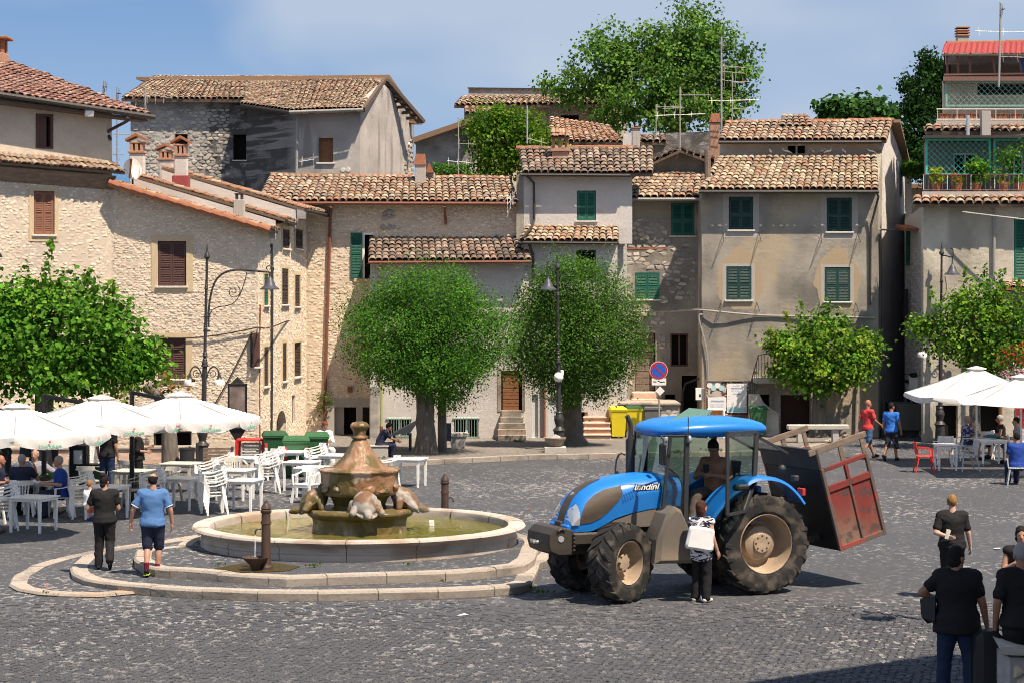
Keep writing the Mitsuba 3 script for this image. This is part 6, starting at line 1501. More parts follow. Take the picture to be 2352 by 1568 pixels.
hubR = [(.36, -.10), (.30, -.10), (.27, .02), (.20, .06), (.155, .07), (.15, .10), (.09, .10), (.001, .085)]
hubF = [(.26, -.06), (.20, -.07), (.155, -.02), (.145, .06), (.13, .085), (.10, .09), (.001, .095)]
wheel(0, .70, .815, .52, .49, 20, 0, 1, 'rear_wheel', hubR)
wheel(0, -.70, .815, .52, .49, 20, 0, -1, 'rear_wheel', hubR)
wheel(2.52, .70, .625, .42, .35, 18, math.radians(26), 1, 'front_wheel', hubF)
wheel(2.52, -.74, .625, .42, .35, 18, math.radians(26), -1, 'front_wheel', hubF)
# hood
hx = np.array([1.30, 1.60, 1.9, 2.2, 2.45, 2.65, 2.76, 2.86, 2.95, 3.02, 3.08, 3.14, 3.19, 3.23, 3.255])
hzt = np.interp(hx, [1.3, 1.70, 2.20, 2.55, 2.80, 2.98, 3.09, 3.17, 3.22, 3.26], [1.955, 1.975, 1.945, 1.89, 1.81, 1.70, 1.58, 1.43, 1.28, 1.12])
hzb = np.interp(hx, [1.3, 1.58, 2.08, 2.5, 2.7, 2.86, 3.26], [1.44, 1.435, 1.386, 1.276, 1.17, 1.10, 1.085])
hw = np.interp(hx, [1.3, 2.2, 2.6, 2.85, 3.05, 3.17, 3.26], [.47, .465, .455, .44, .42, .39, .345])
def sect(x):
 return np.interp(x, hx, hzt), np.interp(x, hx, hzb), np.interp(x, hx, hw)
def hood_y(x, z):
 zt_, zb_, w = sect(x); h = zt_ - zb_
 zs = zb_ + h * .45
 t = np.clip((z - zs) / np.maximum(zt_ - zs, 1e-6), 0, 1)
 bulge = w * (.93 + .07 * np.clip((z - zb_) / np.maximum(h * .45, 1e-6), 0, 1))
 return np.where(z < zs, bulge, w * np.maximum(1 - t ** 2.3, 0) ** (1 / 2.3))
v, f = [], []
na = 17
for x in np.linspace(1.30, 3.256, 34):
 zt_, zb_, w = sect(x); h = zt_ - zb_; zs = zb_ + h * .45
 half = [(w * .93, zb_)] + [(w * (.93 + .07 * q), zb_ + h * .45 * q) for q in (.5, 1)]
 for q in np.linspace(.06, 1, 8) * math.pi / 2: half.append((w * math.cos(q) ** (2 / 2.3), zs + (zt_ - zs) * math.sin(q) ** (2 / 2.3)))
 half = half[:-1] + [(0, zt_)]
 ring = [(y, z) for y, z in half] + [(-y, z) for y, z in half[:-1][::-1]]
 v += [(x, y, z) for y, z in ring]; nr = len(ring)
for k in range(33):
 for j in range(nr - 1):
  a = k * nr + j; f.append([a, a + 1, a + nr + 1, a + nr])
hood_v, hood_f = np.array(v, float), np.array(f)
hm = trimesh.Trimesh(hood_v, np.vstack([hood_f[:, [0, 1, 2]], hood_f[:, [0, 2, 3]]]), process=False)
front = trimesh.Trimesh(np.vstack([hood_v[-nr:], hood_v[-nr:].mean(0)]), np.array([[j, (j + 1) % nr, nr] for j in range(nr)]), process=False)
kh = tp('hood', [hm, front], 'mat_blue_paint', smooth=40)
def patch(xs, zl, zu, mat, name, off=.006, rows=7, sides=(1, -1), sub=None):
 for s in sides:
  v, f = [], []
  for x, a, b in zip(xs, zl, zu):
   for r in range(rows):
    z = a + (b - a) * r / (rows - 1)
    v.append((x, s * (hood_y(x, z) + off), z))
  n = len(xs)
  for i in range(n - 1):
   for r in range(rows - 1):
    q = i * rows + r; f.append([q, q + 1, q + rows + 1, q + rows])
  tp('hood__' + name, (np.array(v, float), np.array(f)), mat, smooth=True)
gx = np.linspace(2.36, 3.08, 16)
gu = np.interp(gx, [2.36, 2.65, 2.80, 2.94, 3.02, 3.08], [1.80, 1.745, 1.675, 1.58, 1.48, 1.30])
gl = np.interp(gx, [2.36, 2.41, 2.58, 2.75, 2.9, 3.08], [1.66, 1.59, 1.42, 1.295, 1.235, 1.215])
patch(gx, gl, gu, 'mat_grille', 'side_grille', .014)
procm('mat_grille', lambda p, n, uv: MX((0.045, 0.036, 0.030), (0.10, 0.08, 0.062), FB(p.x * 4, p.y * 4, p.z * 9, 3)), 0.6)
lx = np.linspace(3.09, 3.215, 7)
patch(lx, np.full(7, 1.20), np.interp(lx, [3.09, 3.16, 3.215], [1.53, 1.44, 1.29]), 'mat_lamp_glass', 'headlight', .024)
patch(np.linspace(1.31, 2.36, 12), np.full(12, 1.806), np.full(12, 1.816), 'mat_louvre', 'seam', .004, 2)
# dark centre strip over the nose
sx = np.linspace(2.55, 3.255, 22)
v, f = [], []
for x in sx:
 zt_, zb_, w = sect(x); zs = zb_ + (zt_ - zb_) * .45
 hw_ = .115 * min(1, .45 + (x - 2.55) * 2.2)
 for yy in np.linspace(-hw_, hw_, 7):
  v.append((x + .004, yy, zs + (zt_ - zs) * max(1 - (abs(yy) / w) ** 2.3, 0) ** (1 / 2.3) + .006))
for i in range(21):
 for j in range(6): q = i * 7 + j; f.append([q, q + 7, q + 8, q + 1])
tp('hood__centre_strip', (np.array(v, float), np.array(f)), 'mat_grille', smooth=True)
tp('hood__emblem', xf(tube([(0, 0, 0), (0, 0, .012)], .035, 14), M((3.02, 0, sect(3.02)[0] + .004), ry=math.radians(52))), 'mat_aluminium')
tp('nose_panel', [cb((3.20, -.33, 1.085), (3.275, .33, 1.20), .02)], 'mat_blue_paint')
tp('nose_strip', [cb((3.24, -.11, 1.12), (3.287, .11, 1.24), .01)], 'mat_grille')
# engine panel, frame, front weight
tp('engine_panel', [xf(prism([(1.44, -1.36), (1.44, -1.20), (1.9, -1.13), (2.38, -1.14), (2.52, -1.24), (2.1, -1.36), (1.6, -1.44)], .38, .42), M(rx=-math.pi / 2)), xf(prism([(1.44, -1.36), (1.44, -1.20), (1.9, -1.13), (2.38, -1.14), (2.52, -1.24), (2.1, -1.36), (1.6, -1.44)], -.42, -.38), M(rx=-math.pi / 2))], 'mat_dusty_grey')
tp('chassis', [cb((.2, -.24, .62), (2.2, .24, 1.15), .04), cb((2.1, -.26, .72), (3.20, .26, 1.08), .03), cb((1.45, -.33, 1.0), (2.4, .33, 1.40), .03)], 'mat_dark_plastic')
tp('front_axle', [cb((2.42, -.62, .50), (2.64, .62, .70), .05), cb((2.34, -.14, .45), (2.74, .14, .8), .05)], 'mat_dark_plastic')
tp('rear_axle', [xf(tube([(0, 0, 0), (0, 0, 1.5)], .14, 14), M((0, -.75, .815), rx=-math.pi / 2)), cb((-.35, -.26, .50), (.35, .26, 1.15), .08)], 'mat_dark_plastic')
tp('front_bracket', [cb((2.70, -.43, .88), (3.22, .43, 1.082), .03)], 'mat_dark_plastic')
wp = [(3.20, 1.13), (3.40, 1.19), (3.52, 1.17), (3.62, 1.08), (3.64, .93), (3.60, .80), (3.44, .73), (3.20, .73)]
def rounded_prism(pts, y0, y1, b):
 o = np.array([(x, y0 + b, z) for x, z in pts] + [(x, y1 - b, z) for x, z in pts]); c = o.mean(0)
 i = np.array([(c[0] + (x - c[0]) * .90, y, c[2] + (z - c[2]) * .90) for y in (y0, y1) for x, z in pts])
 return hull(np.vstack([o, i]))
kw_ = tp('front_weight', rounded_prism(wp, -.42, .42, .05), 'mat_dark_plastic', smooth=30)
tp('front_weight__lamp', xf(tube([(0, 0, 0), (0, 0, .02)], .05, 14), M((3.42, .415, 1.0), rx=-math.pi / 2)), 'mat_lamp_glass')
tp('front_weight__tow_pin', [tube([(3.62, .05, .93), (3.73, .05, .93)], .028, 8), tube([(3.62, -.08, .93), (3.71, -.08, .93)], .028, 8), seg_box((3.70, -.12, .95), (3.70, .1, .95), .02, .03)], 'mat_aluminium')
tp('front_weight__handle', tube(curve([(3.36, .425, 1.12), (3.42, .44, 1.155), (3.48, .44, 1.12)], 7), .02, 6), 'mat_dark_plastic')
tp('chain', [tube([(3.21, .43, .80 + .06 * i), (3.20, .45, .83 + .06 * i)], .022, 6) for i in range(5)], 'mat_rust_iron', kind='stuff')
# exhaust
e0 = tloc(1445, 1075, -.34)
ex, ey = e0[0] - .02, -.34
tp('exhaust', [tube([(ex, ey, 1.6), (ex, ey, 2.47)], .075, 14), tube([(ex, ey, 2.47), (ex, ey, 2.49)], .06, 14)], 'mat_iron', smooth=35)
tp('exhaust__outlet', tube(curve([(ex, ey, 2.47), (ex - .01, ey, 2.66), (ex + .01, ey, 2.76), (ex + .06, ey, 2.86)], 10), .04, 10), 'mat_iron', smooth=35)
q = tloc(1422, 1090, -.38)
tp('work_lamp', [xf(tube([(0, 0, 0), (.03, 0, 0)], .05, 12), M((q[0], q[1], q[2] + .02))), tube([q + (0, 0, -.02), q + (-.03, 0, -.25)], .012, 5)], 'mat_iron')
# tank and steps
tk_pts = [(1.97, .58), (1.93, .95), (1.76, 1.36), (1.62, 1.48), (1.50, 1.42), (1.36, 1.12), (1.25, .56)]
o = [(x, y, z) for x, z in tk_pts for y in (.40, .80)] + [((x - 1.6) * .8 + 1.6, .88, (z - 1) * .86 + 1.0) for x, z in tk_pts]
tp('fuel_tank', hull(o), 'mat_dusty_grey', smooth=25)
tp('step', [cb((1.02, .56, .58), (1.26, .92, .62), .01), cb((1.02, .56, .88), (1.26, .90, .92), .01), cb((1.24, .60, .56), (1.27, .63, 1.15), .008), cb((1.02, .60, .56), (1.05, .63, 1.15), .008)], 'mat_dark_plastic')
# cab
tp('cab_floor', [cb((.12, -.66, 1.08), (1.70, .66, 1.16), .02), cb((.0, -.50, 1.16), (.34, .50, 1.42), .04)], 'mat_dark_plastic')
pil = []
A0, A1 = tloc(1489, 1086, .60), tloc(1497, 1005, .60)
ax0, ax1 = 1.98, 1.84
for s in (1, -1):
 tp('pillar', seg_box((1.69, .56 * s, 1.45), (1.57, .60 * s, 2.60), .045, .045), 'mat_iron')
 tp('pillar', seg_box((1.38, .72 * s, 1.12), (1.33, .70 * s, 2.60), .065, .075, (1, 0, 0)), 'mat_iron')
 tp('pillar', seg_box((.10, .70 * s, 1.75), (.04, .68 * s, 2.60), .07, .07), 'mat_iron')
 tp('sill_rail', seg_box((1.69, .56 * s, 1.45), (1.38, .72 * s, 1.12), .05, .05), 'mat_iron')
def pane(pts, name='window_pane', th_=.006):
 p = np.asarray(pts, float)
 tp(name, (p, np.array([[0, 1, 2], [0, 2, 3]])), 'mat_tint_pane')
pane([(1.70, -.54, 1.50), (1.70, .54, 1.50), (1.58, .58, 2.58), (1.58, -.58, 2.58)], 'windscreen')
pane([(1.67, .575, 1.48), (1.41, .72, 1.18), (1.36, .705, 2.58), (1.56, .615, 2.58)])
pane([(1.67, -.575, 1.48), (1.41, -.72, 1.18), (1.36, -.705, 2.58), (1.56, -.615, 2.58)])
pane([(1.36, -.72, 1.2), (.12, -.71, 1.75), (.06, -.69, 2.58), (1.31, -.705, 2.58)])
# rear window swung up and out
rw = [(.02, -.55, 2.56), (.02, .55, 2.56), (-.62, .55, 2.24), (-.62, -.55, 2.24)]
pane(rw, 'rear_window')
tp('rear_window_frame', [seg_box(rw[0], rw[3], .04, .04), seg_box(rw[1], rw[2], .04, .04), seg_box(rw[2], rw[3], .04, .04)], 'mat_iron')
# door standing open
hgA, hgB = np.array([.08, .76, 0]), np.array([1.05, 1.50, 0])
dd = (hgB - hgA)
d4 = [hgA + dd * .10 + (0, 0, 1.78), hgA + dd * .42 + (0, 0, 1.38), hgB + (0, 0, 1.38), hgB + (0, 0, 2.66), hgA + dd * .02 + (0, 0, 2.62)]
kd = tp('door', [seg_box(a, b, .05, .045) for a, b in zip(d4, d4[1:] + d4[:1])], 'mat_iron')
pp = np.array(d4, float)
tp('door__glass', (pp, np.array([[0, 1, 2], [0, 2, 3], [0, 3, 4]])), 'mat_tint_pane')
hq = tloc(1690, 1126, 1.05)
tp('door__handle', cb(hgA + dd * .55 + (-.14, -.05, 1.72), hgA + dd * .55 + (.14, .05, 1.82), .03), 'mat_black')
# roof
def superring(s, z, n=3.2, seg=56, x0=-.34, x1=1.76, hw=.80):
 g = np.arange(seg) / seg * 2 * np.pi
 c, s_ = np.cos(g), np.sin(g)
 X = np.sign(c) * np.abs(c) ** (2 / n); Y = np.sign(s_) * np.abs(s_) ** (2 / n)
 xm, hl = (x0 + x1) / 2, (x1 - x0) / 2
 zz = np.full(seg, z) - .045 * ((X * s) ** 2) * (z > 2.6)
 taper = 1 - .10 * (X > 0) * X ** 2
 return np.stack([xm + X * hl * s, Y * hw * s * taper, zz], 1)
rings = [superring(.90, 2.555), superring(.975, 2.60), superring(1.0, 2.67), superring(.985, 2.725), superring(.92, 2.775), superring(.75, 2.82), superring(.45, 2.848), superring(.05, 2.855)]
v = np.vstack(rings); f = []
for k in range(len(rings) - 1):
 for j in range(56): a, b = k * 56 + j, k * 56 + (j + 1) % 56; f.append([a, b, b + 56, a + 56])
f = np.array(f)
tp('cab_roof', (v, f), 'mat_blue_paint', smooth=40)
tp('roof_lining', [xf(prism([tuple(q) for q in superring(.90, 0)[:, :2]], 2.548, 2.556), np.eye(4))], 'mat_black')
hp = [tloc(1529, 973, .42), tloc(1599, 975, .42), tloc(1636, 943, -.15), tloc(1583, 937, -.15)]
hp = [np.array(x) for x in hp]
tp('roof_hatch', hexa([q - (0, 0, .012) for q in hp] + [q + (0, 0, .012) for q in hp]), 'mat_hatch')
scene['mat_hatch'] = {'type': 'twosided', 'bsdf': {'type': 'principled', 'base_color': rgb(.085, .17, .14), 'roughness': .15, 'specular': .6}}
tp('hatch_strut', [seg_box(hp[1] + (0, 0, -.02), (.9, .2, 2.84), .02, .02), tube([(1.36, .80, 2.5), (1.37, .82, 2.88)], .009, 5)], 'mat_iron')
for s, x in ((1, 1.30), (1, 1.66), (-1, 1.66)):
 tp('cab_lamp', [xf(tube([(0, 0, 0), (.05, 0, 0)], .06, 14), M((x, s * (.74 if x < 1.5 else .62), 2.53)))], 'mat_lamp_glass')
plain('mat_amber', (.55, .20, .02), .3)
# mirror on its arm
mq = tloc(1522, 1042, 1.02)
tp('mirror', cb(mq + (-.03, -.09, -.17), mq + (.03, .09, .17), .025), 'mat_black')
tp('mirror_arm', tube(curve([mq + (0, 0, .15), mq + (0, -.02, .26), mq + (-.06, -.10, .28), (1.36, .74, mq[2] + .26)], 9), .016, 6), 'mat_iron')
hr = tloc(1478, 1060, -.62)
tp('grab_rail', tube(curve([(1.80, -.62, 1.62), (1.86, -.74, 1.75), (1.86, -.74, 2.1), (1.76, -.62, 2.2)], 12), .014, 6), 'mat_iron')
# seat, wheel, console
tp('seat', [cb((.22, -.24, 1.42), (.70, .24, 1.54), .05), hull([(.14, -.22, 1.5), (.26, -.22, 1.5), (.14, .22, 1.5), (.26, .22, 1.5), (.04, -.2, 2.1), (.14, -.2, 2.1), (.04, .2, 2.1), (.14, .2, 2.1)])], 'mat_black')
tp('side_console', hull([(.12, .40, 1.20), (.85, .42, 1.20), (.12, .62, 1.2), (.80, .62, 1.2), (.15, .42, 1.74), (.55, .42, 1.62), (.15, .60, 1.74), (.55, .6, 1.62)]), 'mat_blue_grey')
plain('mat_blue_grey', (.16, .22, .32), .6)
sw = M((1.28, 0, 1.95), ry=math.radians(-38))
tp('steering_wheel', xf(cat([tube([(math.cos(a) * .19, math.sin(a) * .19, 0) for a in np.linspace(0, 2 * math.pi, 25)], .016, 6), seg_box((-.18, 0, 0), (.18, 0, 0), .03, .015), seg_box((0, -.18, 0), (0, .0, 0), .03, .015)]), sw), 'mat_black')
tp('steering_column', [seg_box((1.28, 0, 1.93), (1.55, 0, 1.45), .12, .12), cb((1.38, -.22, 1.16), (1.70, .22, 1.62), .06), cb((1.40, -.26, 1.62), (1.60, .26, 1.80), .06)], 'mat_black')
# fenders
for s in (1, -1):
 arc = np.array([(1.08, 1.19), (.98, 1.36), (.85, 1.50), (.68, 1.66), (.50, 1.76), (.24, 1.89), (-.03, 1.905), (-.22, 1.87), (-.40, 1.79), (-.58, 1.64), (-.73, 1.46)])
 c_ = curve(np.column_stack([arc, arc[:, 0] * 0]), 26)[:, :2]
 tg = np.gradient(c_, axis=0); tg /= np.linalg.norm(tg, axis=1, keepdims=True); nn = np.stack([tg[:, 1], -tg[:, 0]], 1)
 nn *= np.sign(nn[13, 1]) or 1
 prof_ = [(.46, -.02), (.46, .0), (.90, .0), (.96, -.015), (.985, -.06), (.965, -.06), (.945, -.03), (.89, -.025)]
 v, f = [], []
 for (x, z), (nx, nz) in zip(c_, nn):
  for yy, off in prof_: v.append((x + nx * off, s * yy, z + nz * off))
 k = len(prof_)
 for i in range(25):
  for j in range(k): a, b = i * k + j, i * k + (j + 1) % k; f.append([a, b, b + k, a + k])
 tp('fender', (np.array(v), np.array(f)), 'mat_blue_paint', smooth=40)
 poly = [(x, z) for x, z in c_[:16]] + [(.1, 1.2), (1.0, 1.16)]
 pm = prism([(x, -z) for x, z in poly], .44, .465) if s > 0 else prism([(x, -z) for x, z in poly], -.465, -.44)
 tp('fender_side', xf(pm, M(rx=-math.pi / 2)), 'mat_blue_paint')
tp('cab_rear_panel', [cb((-.10, -.62, 1.15), (-.02, .62, 1.72), .02)], 'mat_blue_paint')
tp('tail_lamp', [cb((-.62, .80, 1.80), (-.52, .94, 1.90), .02), sph((-.42, .72, 2.0), .07)], 'mat_iron')
tp('tail_lamp', [cb((-.76, .72, 1.56), (-.70, .90, 1.68), .01)], 'mat_red_paint')
# lettering and louvres on the hood side
lt = meshkit.text_mesh('landini', .075, .004, True)
lt.vertices[:, 0] += lt.vertices[:, 1] * .28
lt.vertices[:, 0] *= 1.25
wl_ = np.ptp(lt.vertices[:, 0])
l0, l1 = tloc(1455, 1124, .462), tloc(1513, 1124, .462)
sc_ = (l0[0] - l1[0]) / wl_
def on_side(m, x0, z0, off, s=1.0, rot=0.0):
 q = m.copy(); q.vertices *= (s, s, 1)
 w = q.vertices.copy(); c, sn = math.cos(rot), math.sin(rot)
 X, Z = w[:, 0] * c - w[:, 1] * sn, w[:, 0] * sn + w[:, 1] * c
 q.vertices = np.column_stack([x0 - X, off + w[:, 2], z0 + Z])
 return q
bk = meshkit.text_mesh('landini', .075, .003, True); bk.vertices[:, 0] += bk.vertices[:, 1] * .28; bk.vertices[:, 0] *= 1.25
ylt = float(hood_y(1.7, l0[2])) + .004
tp('hood__lettering_shadow', [on_side(bk, l0[0] + dx, l0[2] + dz, ylt, sc_) for dx, dz in ((.012, .010), (-.012, -.010), (.012, -.010), (-.012, .01))], 'mat_black')
tp('hood__lettering', on_side(lt, l0[0], l0[2], ylt + .003, sc_), 'mat_white')
for i in range(6):
 x = tloc(1430 + 5.6 * i, 1145 - 2.5 * i, .462)
 tp('hood__louvre', hull([(x[0] + a * .012 + b * .02, float(hood_y(x[0], x[2])) + c, x[2] + b * .055) for a in (-1, 1) for b in (-1, 1) for c in (-.01, .004)]), 'mat_louvre')
plain('mat_louvre', (.01, .10, .36), .5)
# ------------------------------------------------------------------ transport box carried behind the tractor
BX = Thing('transport_box', 'rusty red steel transport box tilted on the rear linkage of the tractor', 'transport box')
t0 = tloc(1929.5, 1265, .90)              # lower front corner of its near side
MB = MT @ M((t0[0], 0, t0[2]), ry=math.radians(15.5))
def bp(name, mesh, mat, **k): return BX.part(name, xf(mesh, MB), mat, **k)
procm('mat_rust_red', lambda p, n, uv: MX(MX((0.18, 0.033, 0.029), (0.20, 0.145, 0.11), SS(1.95, 1.05, p.z + .9 * FB(p.x * 5, p.y * 5, p.z * 1.2, 3))), (0.06, 0.05, 0.048), .75 * SS(.55, .70, FB(p.x * 9, p.y * 9, p.z * 7, 4))), 0.75)
procm('mat_rust_frame', lambda p, n, uv: MX((0.11, 0.085, 0.075), (0.24, 0.06, 0.05), SS(.52, .62, FB(p.x * 4, p.y * 4, p.z * 4, 3))), 0.8)
Lb, Hb = .94, 1.02
for s in (1, -1):
 y0, y1 = (.86, .92) if s > 0 else (-.92, -.86)
 bp('corner_post', [cb((-.06, y0, 0), (0, y1, 1.40), .006)], 'mat_rust_frame'); bp('corner_post', [cb((-Lb, y0, 0), (-Lb + .06, y1, 1.40), .006)], 'mat_rust_frame')
 bp('side_rail', [cb((-Lb + .06, y0, 0), (-.06, y1, .08), .006)], 'mat_rust_frame'); bp('side_rail', [cb((-Lb + .06, y0, Hb - .03), (-.06, y1, Hb + .08), .006)], 'mat_rust_red')
 bp('side_rail', [cb((-Lb + .06, y0, 1.34), (-.06, y1, 1.41), .006)], 'mat_rust_red')
 bp('upright', [cb((-.50, y0, .08), (-.46, y1, Hb - .03), .006)], 'mat_rust_frame'); bp('upright', [cb((-.51, y0, Hb + .08), (-.45, y1, 1.34), .006)], 'mat_rust_red')
 yp = y1 - .045 if s > 0 else y0 + .03
 bp('side_panel', [bx((-.46, yp, .08), (-.06, yp + .015, Hb - .03))], 'mat_rust_red'); bp('side_panel', [bx((-Lb + .06, yp, .08), (-.50, yp + .015, Hb - .03))], 'mat_rust_red')
 bp('top_board', [cb((-Lb - .06, y0, 1.66), (.14, y1 - .02, 1.76), .006)], 'mat_old_wood'); bp('board_stake', [cb((-.52, y0, 1.41), (-.43, y1 - .03, 1.66), .006)], 'mat_old_wood'); bp('board_stake', [cb((-Lb, y0, 1.41), (-Lb + .08, y1 - .03, 1.66), .006)], 'mat_old_wood')
bp('front_panel', [cb((-.05, -.86, .0), (-.01, .86, 1.38), .006)], 'mat_black'); bp('front_board', [cb((-.03, -.90, 1.39), (.02, .90, 1.74), .006)], 'mat_dark_plastic')
bp('floor', [cb((-Lb, -.86, .0), (-.06, .86, .05), .006)], 'mat_rust_frame')
bp('linkage', [seg_box((0, .35, .2), (1.3, .3, .25), .07, .09), seg_box((0, -.35, .2), (1.3, -.3, .25), .07, .09), seg_box((0, 0, 1.0), (1.2, 0, .75), .06, .06)], 'mat_iron')
# ------------------------------------------------------------------ street furniture
def W2(u, v, z=0.0): return PZ(u, v, z)
plain('mat_cream_plastic', (0.46, 0.45, 0.40), 0.45)
plain('mat_grey_plastic', (0.40, 0.44, 0.47), 0.4)
plain('mat_red_plastic', (0.60, 0.03, 0.025), 0.35)
plain('mat_blue_plastic', (0.24, 0.36, 0.45), 0.4)
scene['mat_canvas'] = {'type': 'principledthin', 'base_color': rgb(.66, .66, .655), 'roughness': .8, 'diff_trans': .35, 'spec_trans': 0.0, 'eta': 1.3}
def bent(w, z0, z1, R, t=.014, n=9, y=0.0, top=None):
 """A band bent round the sitter's back: across x, standing z."""
 xs = np.linspace(-w / 2, w / 2, n)
 v = []
 for x in xs:
  yy = y - (R - math.sqrt(max(R * R - x * x, 0)))
  zt = z1 if top is None else z1 - top * (abs(x) / (w / 2)) ** 2.5
  v += [(x, yy, z0), (x, yy, zt), (x, yy + t, zt), (x, yy + t, z0)]
 f = []
 for i in range(n - 1):
  for j in range(4): a, b = i * 4 + j, i * 4 + (j + 1) % 4; f.append([a, b, b + 4, a + 4])
 f += [[0, 3, 2, 1], [4 * n - 4, 4 * n - 3, 4 * n - 2, 4 * n - 1]]
 f = np.array(f)
 return trimesh.Trimesh(np.array(v), np.vstack([f[:, [0, 1, 2]], f[:, [0, 2, 3]]]), process=False)
_ch = {}
def chair_parts(mat):
 if mat in _ch: return _ch[mat]
 back = [xf(bent(.50, .0, .115, .34, top=.03), M((0, .27, .69), rx=math.radians(-9)))]
 for x in (-.16, -.095, -.032, .032, .095, .16):
  yb = -(.34 - math.sqrt(.34 ** 2 - x * x))
  back.append(seg_box((x * .85, .205 + yb * .4, .44), (x, .272 + yb, .70), .034, .012, (0, 1, 0)))
 seat = hull([(x, y, z) for x, y in ((-.21, .20), (.21, .20), (.235, -.19), (-.235, -.19), (.18, -.235), (-.18, -.235)) for z in (.425, .445)])
 apron = [cb((-.22, -.225, .36), (.22, -.205, .43), .006)]
 legs = [seg_box((sx * .205, sy, .43), (sx * .27, sy * 1.22, 0.0), .06, .035, (0, 1, 0)) for sx in (-1, 1) for sy in (-.19, .19)]
 arms = [[seg_box((s * .25, .20, .72), (s * .265, -.03, .655), .05, .018), seg_box((s * .265, -.03, .655), (s * .26, -.20, .645), .055, .018), seg_box((s * .26, -.195, .645), (s * .235, -.20, .42), .02, .05, (0, 1, 0))] for s in (-1, 1)]
 P_ = [('seat', mikit.ply(cat([seat] + apron), mat)), ('backrest', mikit.ply(cat(back), mat))] + [('leg', mikit.ply(l, mat)) for l in legs] + [('armrest', mikit.ply(cat(a), mat)) for a in arms]
 _ch[mat] = P_
 return P_
def chair(p, rz, label, mat='mat_white_plastic', z=0.0, group=None, name='plastic_chair', tilt=0.0):
 c = Thing(name, label, 'chair', group)
 m = M((p[0], p[1], z), rz=rz) @ M(rx=tilt)
 for n, d in chair_parts(mat): c.part(n, d, None, tw=T4(m))
 return c
def stack(p, rz, n, label, mat='mat_white_plastic', step=.072, z=0.0):
 for i in range(n):
  pos = ['lowest', 'second', 'third', 'fourth', 'fifth', 'sixth'][i] if n <= 6 and i < n - 1 else 'top'
  q = np.asarray(p) + np.array([math.sin(rz) * .02, -math.cos(rz) * .02, 0]) * i
  chair(q, rz + R_(i + int(abs(p[0]) * 50)).normal(0, .01), (f'{pos} white chair of {label}' if n > 1 else f'white plastic chair {label}'), mat, z + i * step)
_tb = {}
def table(p, rz, label, mat='mat_white_plastic', s=.80, h=.72, z=0.0, flip=False):
 t = Thing('plastic_table', label, 'table')
 if (mat, s) not in _tb:
  top = hull([(x * k, y * k, zz) for x in (-s / 2, s / 2) for y in (-s / 2, s / 2) for zz, k in ((h, .985), (h - .012, 1), (h - .03, .99))])
  ap = [cb((-s / 2 + .05, -s / 2 + .045, h - .085), (s / 2 - .05, -s / 2 + .06, h - .03), .004), cb((-s / 2 + .05, s / 2 - .06, h - .085), (s / 2 - .05, s / 2 - .045, h - .03), .004),
cb((-s / 2 + .045, -s / 2 + .06, h - .085), (-s / 2 + .06, s / 2 - .06, h - .03), .004), cb((s / 2 - .06, -s / 2 + .06, h - .085), (s / 2 - .045, s / 2 - .06, h - .03), .004)]
  legs = [hexa([(x - .022, y - .022, 0), (x + .022, y - .022, 0), (x + .022, y + .022, 0), (x - .022, y + .022, 0), (x - .032, y - .032, h - .03), (x + .032, y - .032, h - .03), (x + .032, y + .032, h - .03), (x - .032, y + .032, h - .03)]) for x in (-s / 2 + .07, s / 2 - .07) for y in (-s / 2 + .07, s / 2 - .07)]
  _tb[(mat, s)] = [('tabletop', mikit.ply(cat([top] + ap), mat))] + [('leg', mikit.ply(l, mat)) for l in legs]
 m = M((p[0], p[1], z), rz=rz)
 if flip: m = m @ M((0, 0, h)) @ M(rx=math.pi)
 for n, d in _tb[(mat, s)]: t.part(n, d, None, tw=T4(m))
 return t
rd = math.radians
# cafe at left: tables and stacks
table(W2(77, 1219), rd(-17), 'white plastic table at the front left corner, beside the lowest stack of chairs')
stack(W2(12, 1216), rd(-70), 4, 'the stack tucked under the front left table')
chair(W2(-24, 1205), rd(-100), 'white plastic chair cut by the left frame edge')
table(W2(245, 1190), rd(-14), 'white plastic table right behind the woman carrying a baby')
stack(W2(188, 1188), rd(-72), 4, 'the stack just left of the baby')
table(W2(417, 1168), rd(-14), 'white plastic table behind the man in the blue polo, right of his head')
stack(W2(352, 1176), rd(-72), 4, 'the stack hidden behind the man in the blue polo')
table(W2(556, 1173), rd(-14), 'white plastic table nearest to the left end of the fountain rim')
stack(W2(493, 1180), rd(-68), 5, 'the stack nearest to the left end of the fountain rim')
table(W2(540, 1146), rd(-14), 'white plastic table in the second row, behind the fountain rim table')
stack(W2(478, 1149), rd(-72), 4, 'the stack in the second row left of its table')
table(W2(562, 1113), rd(-14), 'white plastic table in the back row before the red table')
stack(W2(512, 1116), rd(-75), 2, 'the low stack in the back row near the wooden bench')
table(W2(692, 1124), rd(-14), 'white plastic table in front of the green bins, second row')
stack(W2(617, 1131), rd(-72), 5, 'the stack left of the table before the green bins')
table(W2(666, 1097), rd(-14), 'white plastic table close against the green bins')
stack(W2(630, 1100), rd(-72), 2, 'the low stack close against the green bins')
table(W2(722, 1139), rd(-14), 'white plastic table left of the mossy fountain cone')
chair(W2(704, 1153), rd(-30), 'single white plastic chair turned beside the mossy fountain cone')
stack(W2(728, 1106), rd(-72), 4, 'the stack between the green bins and the fountain cone')
table(W2(772, 1106), rd(-14), 'white plastic table half hidden behind the fountain cone, to its left')
table(W2(940, 1116), rd(-14), 'white plastic table standing alone right of the fountain cone')
chair(W2(893, 1117), rd(-75), 'white plastic chair half hidden behind the fountain cone, to its right')
chair(W2(541, 1124), rd(20), 'grey plastic chair facing away between two white tables', 'mat_cream_plastic')
